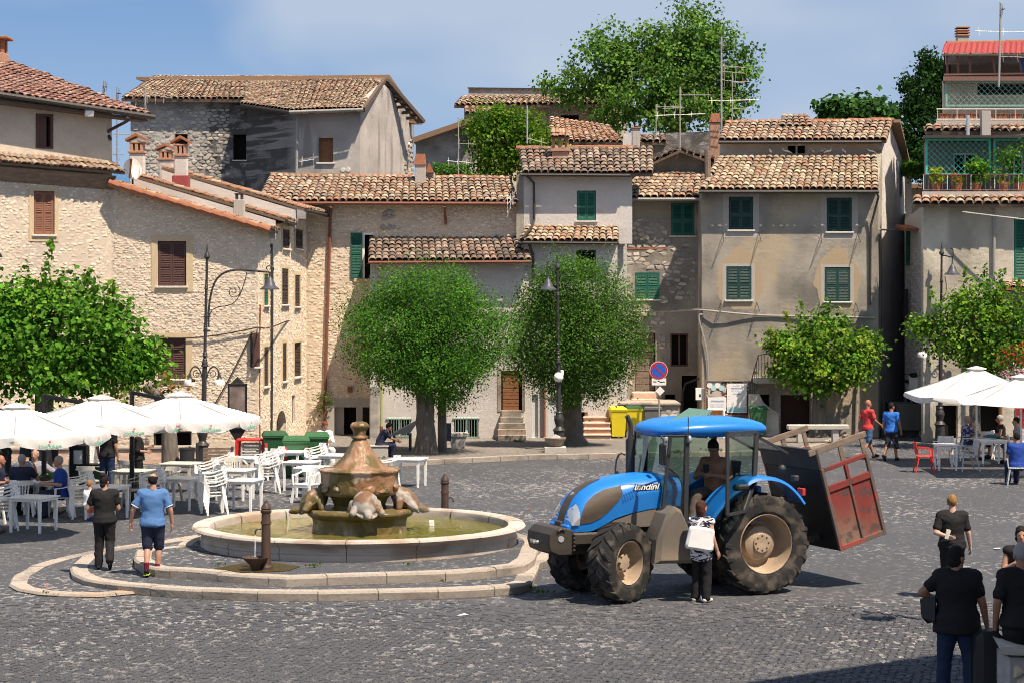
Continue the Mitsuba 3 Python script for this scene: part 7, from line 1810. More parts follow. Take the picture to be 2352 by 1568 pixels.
# shaded places
table(W2(106, 1178), rd(-10), 'white table with a flower bowl where four men sit under the parasol', s=.85)
chair(W2(50, 1184), rd(190), 'white chair with its back to us carrying the man in navy', 'mat_white_plastic')
chair(W2(142, 1186), rd(-65), 'white armchair of the man in the royal blue shirt')
chair(W2(80, 1168), rd(0), 'white chair of the bald man in sunglasses')
chair(W2(-6, 1180), rd(70), 'white chair of the man at the left frame edge')
table(W2(35, 1128), rd(-8), 'white table behind the seated men at the left frame edge')
chair(W2(8, 1130), rd(60), 'white chair of the man in black behind the other table')
table(W2(305, 1148), rd(-12), 'dull cream table in the shade left of the blue polo man', 'mat_cream_plastic', .85)
table(W2(415, 1128), rd(-12), 'dull cream table in the shade in front of the litter bin', 'mat_cream_plastic', .85)
chair(W2(206, 1145), rd(160), 'cream plastic chair above the baby, turned away', 'mat_cream_plastic')
chair(W2(310, 1168), rd(-60), 'cream plastic chair left of the blue polo man', 'mat_cream_plastic')
chair(W2(384, 1150), rd(-40), 'cream plastic chair right of the head of the blue polo man', 'mat_cream_plastic')
chair(W2(300, 1128), rd(150), 'cream plastic chair in front of the woman in black', 'mat_cream_plastic')
ORD = ['lowest', 'second', 'third', 'fourth', 'fifth', 'sixth', 'seventh', 'eighth', 'ninth', 'tenth', 'eleventh', 'twelfth', 'thirteenth', 'fourteenth', 'fifteenth']
for i in range(15): chair(W2(178, 1100) + (i * .004, -i * .012, 0), rd(-78), f'{ORD[i]} white chair from the ground in the tall stack under the middle parasol', z=.072 * i, group='tall stack of white chairs')
for i in range(12): chair(W2(206, 1098) + (i * .002, -i * .016, 0), rd(8), f'{ORD[i]} white chair from the ground in the shorter stack right of the tall one', z=.072 * i, group='shorter stack of white chairs')
bw = Thing('flower_bowl', 'low bowl of green plants on the table of the four men', 'bowl')
bq = W2(104, 1176) + (0, 0, .72)
bw.part('bowl', lathe([(.001, 0), (.12, 0), (.17, .07), (.15, .07), (.001, .05)], 14, bq), 'mat_gutter')
crown(bw, [(bq + (0, 0, .10), (.16, .12, .05))], 160, .06, GREEN + [(.5, .5, .45)], 31, clump=.03, inner=.1, per=8)
def bar(name, label, category, build): pass
# serving desk
sd = Thing('serving_cabinet', 'black serving cabinet with a raised lid beside the tall stacked chairs', 'cabinet')
q = W2(182, 1112)
sd.part('body', cb(q + (-.22, -.2, 0), q + (.22, .25, 1.02), .01), 'mat_black')
sd.part('lid', hexa([q + (-.52, -.2, 1.02), q + (-.20, -.2, 1.10), q + (-.2, .2, 1.10), q + (-.52, .2, 1.02), q + (-.52, -.2, 1.36), q + (-.02, -.2, 1.34), q + (-.02, .2, 1.34), q + (-.52, .2, 1.36)]), 'mat_black')
sd.part('notice', cb(q + (-.10, -.212, .55), q + (.12, -.2, .9), .003), 'mat_white')
sd.part('side_shelf', cb(q + (.23, -.2, .5), q + (.62, .2, .54), .01), 'mat_gutter'); sd.part('side_bin', cb(q + (.28, -.18, 0), q + (.6, .18, .45), .03), 'mat_bin_green')
plain('mat_bin_green', (0.02, 0.08, 0.035), 0.45)
cu = Thing('hanging_coats', 'dark coats hanging from a stand under the left parasol', 'coat stand')
q = W2(92, 1118)
cu.part('stand', tube([q, q + (0, 0, 2.0)], .03, 8), 'mat_black')
for i, (dx, w_, l_) in enumerate(((-.30, .22, .95), (-.02, .26, 1.2), (.26, .2, 1.1))):
 rr = R_(i)
 ring = []
 for k, (zz, s_) in enumerate(((1.72, .5), (1.5, .9), (1.72 - l_ * .6, .95), (1.72 - l_, 1.0))):
  g_ = np.arange(14) / 14 * 2 * np.pi
  ring.append(np.stack([q[0] + dx + w_ * s_ * np.cos(g_) * (1 + .1 * np.sin(3 * g_ + k)), q[1] + .12 * s_ * np.sin(g_) * (1 + .15 * np.sin(4 * g_)), np.full(14, zz)], 1))
 cu.part('coat', hull(np.vstack(ring)), 'mat_black', smooth=40)
# parasols
def star(r, t=.004):
 p = [(r * (1 if k % 2 == 0 else .42) * math.sin(k * math.pi / 5), r * (1 if k % 2 == 0 else .42) * math.cos(k * math.pi / 5)) for k in range(10)]
 return prism(p, 0, t)
txt = meshkit.text_mesh('Heineken', .075, .004, False)
plain('mat_logo_green', (0.10, 0.42, 0.26), 0.7); plain('mat_logo_red', (0.65, 0.06, 0.05), 0.7)
def parasol(u, d, apz, hemz, R, n, rot, label, val=.2, mast=None, pole=None, logos=(), cap=True, sag=.05, group=None):
 U = Thing('parasol', label, 'parasol', group)
 c = np.array([P(u, 0, d)[0], d, 0])
 ang = [rot + 2 * math.pi * k / n for k in range(n)]
 cor = [c + (R * math.cos(a), R * math.sin(a), hemz) for a in ang]
 ap = c + (0, 0, apz)
 v, f = [], []
 nr, ns = 8, 8
 for k in range(n):
  a, b = cor[k], cor[(k + 1) % n]
  base = len(v)
  for i in range(nr + 1):
   t = i / nr
   for j in range(ns + 1):
    s = j / ns
    e = a * (1 - s) + b * s
    q = ap + (e - ap) * t
    q = q + np.array([0, 0, -sag * math.sin(math.pi * t) * (1 if True else 0) - .07 * t * math.sin(math.pi * s) * t])
    v.append(q)
  for i in range(nr):
   for j in range(ns):
    x = base + i * (ns + 1) + j; f.append([x, x + ns + 1, x + ns + 2, x + 1])
 U.part('canopy', (np.array(v), np.array(f)), 'mat_canvas', smooth=40)
 for k in range(n):
  a, b = cor[k], cor[(k + 1) % n]
  v, f = [], []
  for j in range(13):
   s = j / 12; e = a * (1 - s) + b * s + (0, 0, -.07 * math.sin(math.pi * s))
   o = (e - c) * (1, 1, 0); o /= np.linalg.norm(o)
   hgt = val * (.72 + .28 * math.sin(math.pi * s) ** .6)
   v += [e, e + o * (.02 + .012 * math.sin(7 * s * math.pi + k)) - (0, 0, hgt * .5), e + o * (.01 + .02 * math.sin(4 * s * math.pi + 2 * k)) - (0, 0, hgt)]
  for j in range(12):
   for r in range(2): x = j * 3 + r; f.append([x, x + 1, x + 4, x + 3])
  U.part('valance', (np.array(v), np.array(f)), 'mat_canvas', smooth=True)
  U.part('rib', tube([ap + (0, 0, -.05), a + (0, 0, -.02)], .012, 5), 'mat_aluminium')
  if k in logos:
   m_ = (a + b) / 2 + (0, 0, -.07); t = (b - a) / np.linalg.norm(b - a); o = np.array([t[1], -t[0], 0])
   Mx = np.eye(4); Mx[:3, 0], Mx[:3, 1], Mx[:3, 2], Mx[:3, 3] = t, (0, 0, 1), o, m_ + o * .045 - (0, 0, .165)
   tt = txt.copy(); tt.vertices[:, 0] -= np.ptp(tt.vertices[:, 0]) / 2
   U.part('lettering', xf(tt, Mx), 'mat_logo_green')
   Ms = Mx.copy(); Ms[:3, 3] = m_ + o * .045 - (0, 0, .045)
   U.part('star', xf(star(.035), Ms), 'mat_logo_red')
 if cap:
  U.part('vent_cap', lathe([(.30, apz - .06), (.285, apz - .04), (.06, apz + .015), (.02, apz + .03), (.001, apz + .031)], 8, c), 'mat_canvas')
 if mast is not None:
  mb = np.array([P(mast[0], 0, mast[1])[0], mast[1], 0])
  U.part('mast', cb(mb + (-.05, -.05, 0), mb + (.05, .05, apz - .02), .01), 'mat_black')
  U.part('boom', seg_box(mb + (0, 0, apz - .06), ap + (0, 0, -.22), .06, .08), 'mat_black')
  U.part('base', cb(mb + (-.45, -.45, 0), mb + (.45, .45, .06), .02), 'mat_gutter')
 if pole:
  U.part('pole', tube([c, ap], .028, 10), 'mat_aluminium')
  U.part('base', lathe([(.001, 0), (.40, 0), (.42, .04), (.36, .09), (.06, .12), (.05, .3), (.001, .3)], 20, c), 'mat_travertine', smooth=40)
parasol(38, 41.5, 2.68, 2.14, 1.82, 8, rd(12), 'white octagonal parasol at the left frame edge, lowest in the picture', mast=(-50, 42.5), logos=(5, 6, 7))
parasol(232, 45.5, 2.66, 2.14, 1.82, 8, rd(12), 'middle white parasol of the three at left, hiding the tall stack of chairs', mast=(101, 46.8), logos=(5, 6, 7))
parasol(412, 47.0, 2.66, 2.12, 1.80, 8, rd(10), 'rightmost white parasol of the three at left, beside the dark lamp post', mast=(303, 48.6), logos=(5, 6, 7))
parasol(2243, 60.4, 2.82, 2.02, 2.40, 4, rd(45 + 3), 'white square parasol at right in front of the lamp post', val=.16, pole=True)
parasol(2345, 56.5, 2.72, 2.00, 2.15, 4, rd(45 - 3), 'white square parasol cut by the right frame edge', val=.02, pole=True)
# lamp posts
scene['mat_opal'] = {'type': 'twosided', 'bsdf': {'type': 'principled', 'base_color': rgb(.82, .82, .80), 'roughness': .25, 'specular': .5}}
def lamp_post(b, h, label, lean=0.0, crook=0, side=1, low=None, low_z=2.4, extra=None):
 L = Thing('street_lamp', label, 'street lamp')
 b = np.asarray(b, float)
 def at(z): return b + np.array([lean * z / h, 0, z])
 base = [(.20, 0), (.20, .12), (.165, .16), (.155, .55), (.165, .58), (.20, .62), (.165, .66), (.11, .72), (.10, .76), (.15, .92), (.15, 1.0), (.10, 1.12), (.12, 1.16), (.09, 1.2)]
 L.part('base', lathe(base, 16, b), 'mat_iron', smooth=35)
 L.part('pole', [tube([at(1.15), at(h * .46)], [.075, .068], 12), tube([at(h * .46), at(h * .94)], [.048, .035], 10)], 'mat_iron', smooth=40)
 for zc, r in ((h * .455, .105), (h * .47, .085), (h * .50, .075), (h * .62, .06), (h * .80, .06)):
  q = at(zc); L.part('collar', lathe([(r * .6, -.05), (r, -.03), (r, .0), (r * .7, .03), (r * .85, .06), (r * .55, .10)], 12, q), 'mat_iron', smooth=35)
 q = at(h * .93); L.part('finial', lathe([(.04, 0), (.085, .05), (.085, .10), (.045, .16), (.03, .24), (.012, .40), (.001, .46)], 12, q), 'mat_iron', smooth=35)
 def bell(c, r, mat):
  L.part('lamp_shade', lathe([(r, -.30 * r / .26), (r * .98, -.27 * r / .26), (r * .62, -.20 * r / .26), (r * .45, -.10 * r / .26), (r * .32, -.03 * r / .26), (r * .18, .02), (.03, .05), (.03, .12)], 18, c), mat, smooth=40)
 if crook == 1:       # long swan neck to the right with a scroll
  z0 = h * .68
  arm = curve([at(z0 - .35) + (.09 * side, 0, 0), at(z0 + .25) + (.09 * side, 0, 0), at(z0 + .95) + (.25 * side, 0, 0), at(z0 + 1.25) + (.65 * side, 0, 0), at(z0 + 1.27) + (1.2 * side, 0, 0), at(z0 + 1.22) + (1.78 * side, 0, 0)], 30)
  L.part('arm', tube(arm, .03, 8), 'mat_iron', smooth=60)
  e = at(z0 + 1.22) + (1.78 * side, 0, 0)
  L.part('scroll', [tube([e + (math.sin(a) * (.16 - a * .018), 0, .10 - math.cos(a) * (.12 - a * .014)) for a in np.linspace(0, 5.6, 24)], .016, 6),
tube(curve([at(z0 - .05) + (.1, 0, 0), at(z0 + .22) + (.35, 0, 0), at(z0 + .30) + (.72, 0, 0), at(z0 + .62) + (.98, 0, 0), at(z0 + 1.22) + (1.15, 0, 0)], 20), .014, 6),
tube([at(z0 + .66) + (.78 + math.sin(a) * (.21 - a * .018), 0, math.cos(a) * (.21 - a * .018)) for a in np.linspace(.6, 9, 40)], .014, 6)], 'mat_iron')
  c = e + (.02, 0, -.18); L.part('hanger', tube([e, c + (0, 0, .1)], .02, 6), 'mat_iron'); bell(c, .28, 'mat_lamp_blue')
  for zc in (z0 - .05, z0 - .45): L.part('clamp', cb(at(zc) + (-.06, -.05, -.03), at(zc) + (.14, .05, .03), .01), 'mat_iron')
 else:
  z0 = h * .90
  e = at(z0) + (.30 * side, -.28, .02)
  L.part('arm', tube(curve([at(z0 + .1), at(z0 + .18) + (.12 * side, -.12, 0), e + (0, 0, .12), e + (.02 * side, 0, .32), e + (-.05 * side, 0, .40)], 14), .022, 6), 'mat_iron')
  L.part('hanger', tube([e + (0, 0, .14), e + (0, 0, -.1)], .018, 6), 'mat_iron'); bell(e + (0, 0, -.16), .27, 'mat_lamp_blue')
  L.part('brace', tube(curve([at(z0 - 1.2), at(z0 - 1.0) + (.14 * side, -.1, 0), at(z0 - .5) + (.10 * side, -.08, 0)], 9), .014, 5), 'mat_iron')
 if low:
  for s, dx in ((-1, low[0]), (1, low[1])):
   q = at(low_z)
   L.part('arm', [tube(curve([q + (.06 * s, 0, -.12), q + (dx * .45 * s, 0, .20), q + (dx * .8 * s, 0, .20), q + (dx * s, 0, .02)], 14), .02, 6),
tube([q + (s * (.22 + math.sin(a) * (.12 - a * .012)), 0, .02 + math.cos(a) * (.12 - a * .012)) for a in np.linspace(0, 7, 28)], .012, 5)], 'mat_iron')
   c = q + (dx * s, 0, 0)
   L.part('shade_cap', lathe([(.10, -.14), (.06, -.08), (.03, .04)], 12, c), 'mat_iron')
   L.part('globe', lathe([(.155, -.30), (.165, -.22), (.14, -.16), (.09, -.13), (.001, -.12)], 16, c), 'mat_opal', smooth=50)
   L.part('diffuser', lathe([(.001, -.305), (.155, -.30)], 16, c), 'mat_opal')
 if extra:
  q = at(extra)
  L.part('camera_dome', sph(q + (.0, -.12, 0), .15, 18), 'mat_opal', smooth=50); L.part('camera', [cb(q + (.06, -.2, .05), q + (.16, -.05, .22), .02), seg_box(q, q + (.1, -.1, .12), .05, .05)], 'mat_white_plastic')
plain('mat_lamp_blue', (.06, .065, .085), .45)
lamp_post(P(465, 1064, 59.6) * (1, 1, 0), 6.35, 'tall dark lamp post with a long swan neck arm at left', lean=.14, crook=1, low=(.42, .42), low_z=2.62)
lamp_post(P(1284, 1010, 64.15) * (1, 1, 0) + (0, 0, PV), 5.95, 'dark lamp post with a white camera dome in front of the round tree', lean=-.05, side=-1, extra=2.25)
lamp_post(P(2159, 1008, 69.6) * (1, 1, 0), 6.7, 'dark lamp post at right with a bell lamp and two opal globes', lean=.06, side=1, low=(.62, .58), low_z=3.15)
# litter bin, information board, bench, upturned table, red table
lb = Thing('litter_bin', 'black cylindrical litter bin on a post left of the lamp post foot', 'litter bin')
q = W2(430, 1084)
lb.part('drum', lathe([(.001, .14), (.17, .14), (.20, .2), (.205, .62), (.22, .64), (.22, .68), (.205, .68), (.19, .4), (.001, .35)], 20, q), 'mat_iron', smooth=35)
lb.part('post', [cb(q + (.24, -.03, 0), q + (.30, .03, .82), .008), cb(q + (.19, -.02, .3), q + (.25, .02, .34), .005)], 'mat_iron')
ib = Thing('information_board', 'upright picture board on an iron post behind the right parasol of the cafe', 'information board')
q = P(545, 1050, 60.3); q[2] = 0
zz = lambda v: P(0, v, 60.3)[2]
ib.part('post', [tube([q, q + (0, 0, zz(985))], .05, 8), hull([q + (x, y, z) for x, z in ((-.05, zz(1010)), (.05, zz(1010)), (-.26, zz(984)), (.26, zz(984))) for y in (-.04, .04)])], 'mat_black')
a, b = P(523, 985, 60.2), P(567, 880, 60.2)
ib.part('frame', [cb(a + (0, 0, -.0), np.array([a[0] + .05, a[1] + .08, b[2]]), .01), cb(np.array([b[0] - .05, a[1], a[2]]), b + (0, .08, 0), .01), cb(np.array([a[0] + .05, a[1], b[2] - .05]), b + (-.05, .08, 0), .01), cb(a + (.05, 0, 0), np.array([b[0] - .05, a[1] + .08, a[2] + .05]), .01)], 'mat_black')
procm('mat_rock_picture', lambda p, n, uv: MX((0.07, 0.05, 0.045), (0.36, 0.30, 0.27), FB(p.x * 4, p.z * 3, 3, 4)), .35)
ib.part('picture', bx(a + (.05, .03, .05), b + (-.05, .05, -.05)), 'mat_rock_picture')
ib.part('crest', hull([q + (x, .04, z) for x, z in ((-.2, zz(880)), (.2, zz(880)), (-.05, zz(872)), (.05, zz(872)))] + [q + (0, .06, zz(864)), q + (0, -.02, zz(866)), q + (-.15, -.05, zz(879)), q + (.15, -.05, zz(879))]), 'mat_black')
be = Thing('wooden_bench', 'weathered slatted wooden bench behind the left lamp post', 'bench')
q = W2(503, 1106)
for i in range(5): be.part('back_slat', seg_box(q + (-.45, .2 + .02 * i, .50 + .085 * i), q + (.35, .25 + .02 * i, .50 + .085 * i), .03, .07), 'mat_old_wood')
for i in range(4): be.part('seat_slat', seg_box(q + (-.45, -.2 + .1 * i, .42), q + (.35, -.15 + .1 * i, .42), .085, .03), 'mat_old_wood')
for s in (-.4, .3): be.part('leg', [seg_box(q + (s, -.2, 0), q + (s, -.2, .42), .05, .05, (0, 1, 0)), seg_box(q + (s, .2, 0), q + (s, .32, .9), .05, .05, (0, 1, 0))], 'mat_iron')
table(W2(482, 1068), rd(-8), 'white table turned upside down with its legs up behind the lamp post', z=.95, flip=True)
rt = Thing('red_table', 'red plastic table stacked over grey chairs near the green bins', 'table')
q = W2(577, 1076)
rt.part('tabletop', cb(q + (-.40, -.3, .80), q + (.40, .35, .86), .03), 'mat_red_plastic')
for sx in (-.37, .37):
 for sy in (-.26, .31): rt.part('leg', hexa([q + (sx * 1.04 - .03, sy - .03, 0), q + (sx * 1.04 + .03, sy - .03, 0), q + (sx * 1.04 + .03, sy + .03, 0), q + (sx * 1.04 - .03, sy + .03, 0), q + (sx - .045, sy - .04, .8), q + (sx + .045, sy - .04, .8), q + (sx + .045, sy + .04, .8), q + (sx - .045, sy + .04, .8)]), 'mat_red_plastic')
for i in range(5):
 g_ = Thing('grey_chair', f'{ORD[i]} grey slatted chair from the ground in the pile under the red table', 'chair', 'grey chairs piled under the red table')
 z = .28 + .1 * i
 g_.part('seat', cb(q + (-.26, -.2, z), q + (.26, .25, z + .05), .02), 'mat_grey_plastic'); g_.part('leg', [cb(q + (x, y, max(z - .28, .0)), q + (x + .04, y + .04, z), .005) for x in (-.27, .23) for y in (-.21, .2)], 'mat_grey_plastic')
# wheelie bins
def wheelie(p, rz, mat, label, lidmat=None, w=.58, dpt=.72, h=1.06, stickers=True):
 B_ = Thing('wheelie_bin', label, 'wheelie bin')
 m = M((p[0], p[1], p[2] if len(p) > 2 else 0), rz=rz)
 k, kd = .82, .74
 body = hexa([(-w / 2 * k, -dpt / 2 * kd, .06), (w / 2 * k, -dpt / 2 * kd, .06), (w / 2 * k, dpt / 2 * kd + .05, .06), (-w / 2 * k, dpt / 2 * kd + .05, .06), (-w / 2, -dpt / 2, h * .9), (w / 2, -dpt / 2, h * .9), (w / 2, dpt / 2, h * .9), (-w / 2, dpt / 2, h * .9)])
 B_.part('body', xf(cat([body, cb((-w / 2 - .03, -dpt / 2 - .03, h * .86), (w / 2 + .03, dpt / 2 + .03, h * .91), .012)]), m), mat)
 lid = hull([(x, y, z) for x, y, z in ((-w / 2 - .03, -dpt / 2 - .04, h * .915), (w / 2 + .03, -dpt / 2 - .04, h * .915), (-w / 2 - .03, dpt / 2 + .04, h * .915), (w / 2 + .03, dpt / 2 + .04, h * .915),
(-w / 2, -dpt / 2 + .04, h * .96), (w / 2, -dpt / 2 + .04, h * .96), (-w / 2 + .03, dpt / 2, h * 1.01), (w / 2 - .03, dpt / 2, h * 1.01))])
 B_.part('lid', xf(lid, m), lidmat or mat)
 B_.part('handle', xf(tube([(-w / 2 + .05, dpt / 2 + .08, h * .92), (w / 2 - .05, dpt / 2 + .08, h * .92)], .018, 6), m), 'mat_gutter')
 for s in (-1, 1): B_.part('wheel', xf(tube([(s * (w / 2 - .09), dpt / 2 - .02, .1), (s * (w / 2 - .02), dpt / 2 - .02, .1)], .10, 14), m), 'mat_black')
 if stickers:
  for s in (-1, 1):
   for j in range(3): B_.part('reflector', xf(hexa([(s * w * .40 - .04, -dpt / 2 * (.80 + .07 * j) - .035, .42 + .13 * j), (s * w * .40 + .04, -dpt / 2 * (.80 + .07 * j) - .035, .42 + .13 * j), (s * w * .40 + .04, -dpt / 2 * (.80 + .07 * j) - .02, .42 + .13 * j), (s * w * .40 - .04, -dpt / 2 * (.80 + .07 * j) - .02, .42 + .13 * j),
(s * w * .41 - .04, -dpt / 2 * (.84 + .07 * j) - .035, .54 + .13 * j), (s * w * .41 + .04, -dpt / 2 * (.84 + .07 * j) - .035, .54 + .13 * j), (s * w * .41 + .04, -dpt / 2 * (.84 + .07 * j) - .02, .54 + .13 * j), (s * w * .41 - .04, -dpt / 2 * (.84 + .07 * j) - .02, .54 + .13 * j)]), m), 'mat_logo_red' if j % 2 == 0 else 'mat_white')
plain('mat_bin_mid_green', (0.032, 0.115, 0.045), 0.45); plain('mat_bin_yellow', (0.62, 0.52, 0.02), 0.45); plain('mat_bin_grey', (0.12, 0.125, 0.135), 0.5)
wheelie(P(680, 0, 56.5) * (1, 1, 0), rd(6), 'mat_bin_mid_green', 'big green wheelie bin with a lit lid, middle of three at the cafe', w=.68, dpt=.75)
wheelie(P(727, 0, 57.5) * (1, 1, 0), rd(4), 'mat_bin_mid_green', 'green wheelie bin right of the other two, nearest the fountain cone', w=.64, dpt=.75, h=1.10)
wheelie(P(632, 0, 58.3) * (1, 1, 0), rd(10), 'mat_bin_green', 'dark green wheelie bin beside the red table', w=.66, dpt=.75, h=1.08)
wheelie(P(1418, 0, 70.0) * (1, 1, 0) + (0, 0, PV), rd(8), 'mat_bin_yellow', 'yellow wheelie bin at the foot of the pink steps, left of its twin', h=1.05, w=.52, dpt=.6, stickers=False)
wheelie(P(1455, 0, 70.6) * (1, 1, 0) + (0, 0, PV), rd(4), 'mat_bin_yellow', 'yellow wheelie bin with a green lid behind the tractor exhaust', 'mat_bin_green', h=1.05, w=.52, dpt=.6, stickers=False)
wheelie(P(1498, 0, 71.0) * (1, 1, 0) + (0, 0, PV), rd(2), 'mat_bin_grey', 'grey wheelie bin between the yellow ones and the sign post', h=1.05, w=.56, dpt=.6, stickers=False)
wheelie(P(1741, 0, 70.8) * (1, 1, 0) + (0, 0, PV), rd(0), 'mat_bin_mid_green', 'green wheelie bin whose lid shows above the tractor roof', h=1.04, w=.56, dpt=.6, stickers=False)
# no parking sign
ns_ = Thing('traffic_sign', 'round blue and red no parking sign on a thin post behind the tractor', 'traffic sign')
q = P(1514, 0, 69.6) * (1, 1, 0) + (0, 0, PV); zs = lambda v: P(0, v, 69.6)[2]
ns_.part('post', tube([q, q + (0, 0, zs(832) - PV)], .03, 8), 'mat_grey_pipe')
c = P(1513, 850, 69.5)
def disc(r0, r1, y, mat, name): ns_.part(name, xf(lathe([(r0, 0), (r1, 0), (r1, .008), (r0, .008)], 36), M(c + (0, y, 0), rx=math.pi / 2)), mat)
disc(.001, .30, 0, 'mat_sign_white', 'plate'); disc(.225, .285, -.012, 'mat_sign_red', 'red_ring'); disc(.001, .225, -.012, 'mat_sign_blue', 'blue_disc')
plain('mat_sign_white', (.75, .75, .75), .4); plain('mat_sign_red', (.45, .02, .025), .4); plain('mat_sign_blue', (.02, .10, .52), .4)
ns_.part('slash', seg_box(c + (-.165, -.027, .165), c + (.165, -.027, -.165), .006, .05), 'mat_sign_red')
a, b = P(1497, 884, 69.5), P(1530, 868, 69.5)
ns_.part('lower_plate', cb(a, b + (0, .01, 0), .002), 'mat_sign_white')
for x0, x1, z in ((.05, .16, .10), (.20, .26, .12), (.26, .43, .09)): ns_.part('tow_symbol', bx(a + (x0, -.006, z), a + (x1, -.001, z + .035)), 'mat_black')
dq = P(1516, 897, 69.5)
ns_.part('diamond_plate', xf(cb((-.11, -.004, -.11), (.11, .004, .11), .003), M(dq) @ M(ry=math.pi / 4)), 'mat_sign_white')
# notice board
nb_ = Thing('notice_board', 'notice board with torn paper and two white posters on the grey house', 'notice board')
D9 = 71.5; a, b = P(1622, 952, D9), P(1718, 876, D9)
nb_.part('panel', bx(a + (0, .02, 0), b + (0, .05, 0)), 'mat_board')
procm('mat_board', lambda p, n, uv: MX((0.09, 0.045, 0.035), (0.45, 0.40, 0.36), SS(.56, .60, FB(p.x * 4, p.z * 5, 2, 4))), .8)
nb_.part('frame', [cb(np.array([a[0] - .06, D9 - .02, .1]), np.array([a[0], D9 + .06, b[2] + .05]), .005), cb(np.array([b[0], D9 - .02, .1]), np.array([b[0] + .06, D9 + .06, b[2] + .05]), .005), cb(np.array([a[0], D9 - .02, b[2]]), b + (0, .06, .04), .005), cb(a + (0, -.02, -.04), np.array([b[0], D9 + .06, a[2]]), .005)], 'mat_old_wood')
p0, p1 = P(1626, 943, D9), P(1668, 911, D9)
nb_.part('poster', bx(p0 + (0, .008, 0), p1 + (0, .015, 0)), 'mat_sign_white');
p2, p3 = P(1670, 947, D9), P(1715, 880, D9)
kp = nb_.part('poster', bx(p2 + (0, .006, 0), p3 + (0, .013, 0)), 'mat_sign_white')
plain('mat_print', (.30, .34, .50), .8); plain('mat_print_teal', (.35, .60, .66), .8)
nb_.part('print_line', [bx(np.array([p0[0] + x, D9 + .003, p0[2] + z]), np.array([p0[0] + x + w_, D9 + .006, p0[2] + z + t_])) for x, z, w_, t_ in ((.10, .30, .45, .06), (.08, .21, .48, .015), (.08, .17, .44, .015), (.08, .13, .46, .015), (.14, .08, .3, .012))], 'mat_print')
nb_.part('print_line', [bx(np.array([p2[0] + x, D9 + .001, p2[2] + z]), np.array([p2[0] + x + w_, D9 + .004, p2[2] + z + t_])) for x, z, w_, t_ in ((.2, .90, .22, .02), (.13, .80, .40, .06), (.14, .75, .36, .012), (.14, .72, .36, .012), (.2, .62, .26, .04), (.05, .8, .03, .03), (.05, .55, .03, .03), (.05, .45, .03, .03))], 'mat_print')
nb_.part('print_band', bx(p2 + (.02, .001, .03), np.array([p3[0] - .02, D9 + .004, p2[2] + .19])), 'mat_print_teal')
for i in range(4): nb_.part('torn_paper', xf(prism(R_(i + 60).uniform(-.12, .12, (6, 2))[[0, 1, 2, 3, 4, 5]] if False else Point(0, 0).buffer(.10, 2).exterior.coords[:-1], 0, .004), M(P(1630 + 9 * i, 884 + 6 * (i % 2), D9) + (0, .012, 0), rx=math.pi / 2)), 'mat_print_teal' if i % 2 else 'mat_sign_white')
eb = Thing('meter_box', 'small white meter box on the corner of the grey house', 'meter box')
eb.part('box', cb(P(1598, 918, 71.6), P(1620, 890, 71.6) + (0, .2, 0), .01), 'mat_white'); eb.part('lock', cb(P(1606, 910, 71.58), P(1610, 904, 71.58) + (0, .03, 0), .004), 'mat_iron')
oc = Thing('white_cart', 'white framed cart with an orange panel showing over the tractor roof', 'cart')
a, b = P(1622, 1010, 69.8), P(1668, 938, 69.8)
oc.part('frame', [cb(np.array([a[0], 69.8, P(0, 962, 69.8)[2] - .04]), np.array([b[0], 70.2, P(0, 962, 69.8)[2] + .03]), .03), cb(np.array([a[0] + .06, 69.8, b[2] - .06]), np.array([b[0] - .06, 70.2, b[2]]), .03), cb(np.array([b[0] - .12, 69.8, P(0, 962, 69.8)[2]]), np.array([b[0] - .04, 70.2, b[2] - .04]), .03), cb(np.array([a[0] + .04, 69.8, P(0, 962, 69.8)[2]]), np.array([a[0] + .12, 70.2, b[2] - .04]), .03)], 'mat_white_plastic')
oc.part('panel', cb(np.array([a[0] + .1, 69.9, P(0, 960, 69.8)[2]]), np.array([b[0] - .1, 70.0, b[2] - .05]), .01), 'mat_amber')
oc.part('leg', [cb(np.array([x, 69.85, PV]), np.array([x + .05, 69.95, P(0, 962, 69.8)[2] - .03]), .005) for x in (a[0] + .05, b[0] - .1)], 'mat_white_plastic')
# balcony railing and steps at the grey house
gr = Thing('stair_railing', 'wrought iron stair railing on the grey house left of the small linden', 'railing')
pts = [P(1724, 880, 71.4), P(1742, 815, 71.2), P(1760, 812, 71.2), P(1800, 812, 71.2)]
gr.part('handrail', tube(pts, .018, 6), 'mat_iron')
for i in range(9):
 f = i / 8; q = pts[1] + (pts[3] - pts[1]) * f; gr.part('baluster', tube([q, q - (0, 0, .95)], .010, 5), 'mat_iron')
for i in range(4): q = pts[0] + (pts[1] - pts[0]) * i / 4; gr.part('baluster', tube([q, q - (0, 0, .9)], .010, 5), 'mat_iron')
gr.part('landing', cb(P(1735, 880, 71.0), P(1815, 868, 71.0) + (0, 1.0, 0), .02), 'mat_concrete')
gw = Thing('stair_wall', 'low curved stair wall with a sloping coping beside the garage door', 'wall')
o_ = [(1722, 1012), (1722, 905), (1742, 905), (1752, 925), (1770, 940), (1788, 950), (1790, 1012)]
wq = Wall(P(1722, 690, 70.9)[:2], P(1792, 690, 70.9)[:2], .35)
gw.part('wall', wq.slab(Polygon([wq.sz(u, v) for u, v in o_]), 0, -.35), 'mat_pale_grey')
gw.part('coping', [seg_box(wq.at(*wq.sz(*p), -.17), wq.at(*wq.sz(*r), -.17), .42, .06) for p, r in zip(o_[2:-2], o_[3:-1])], 'mat_concrete')
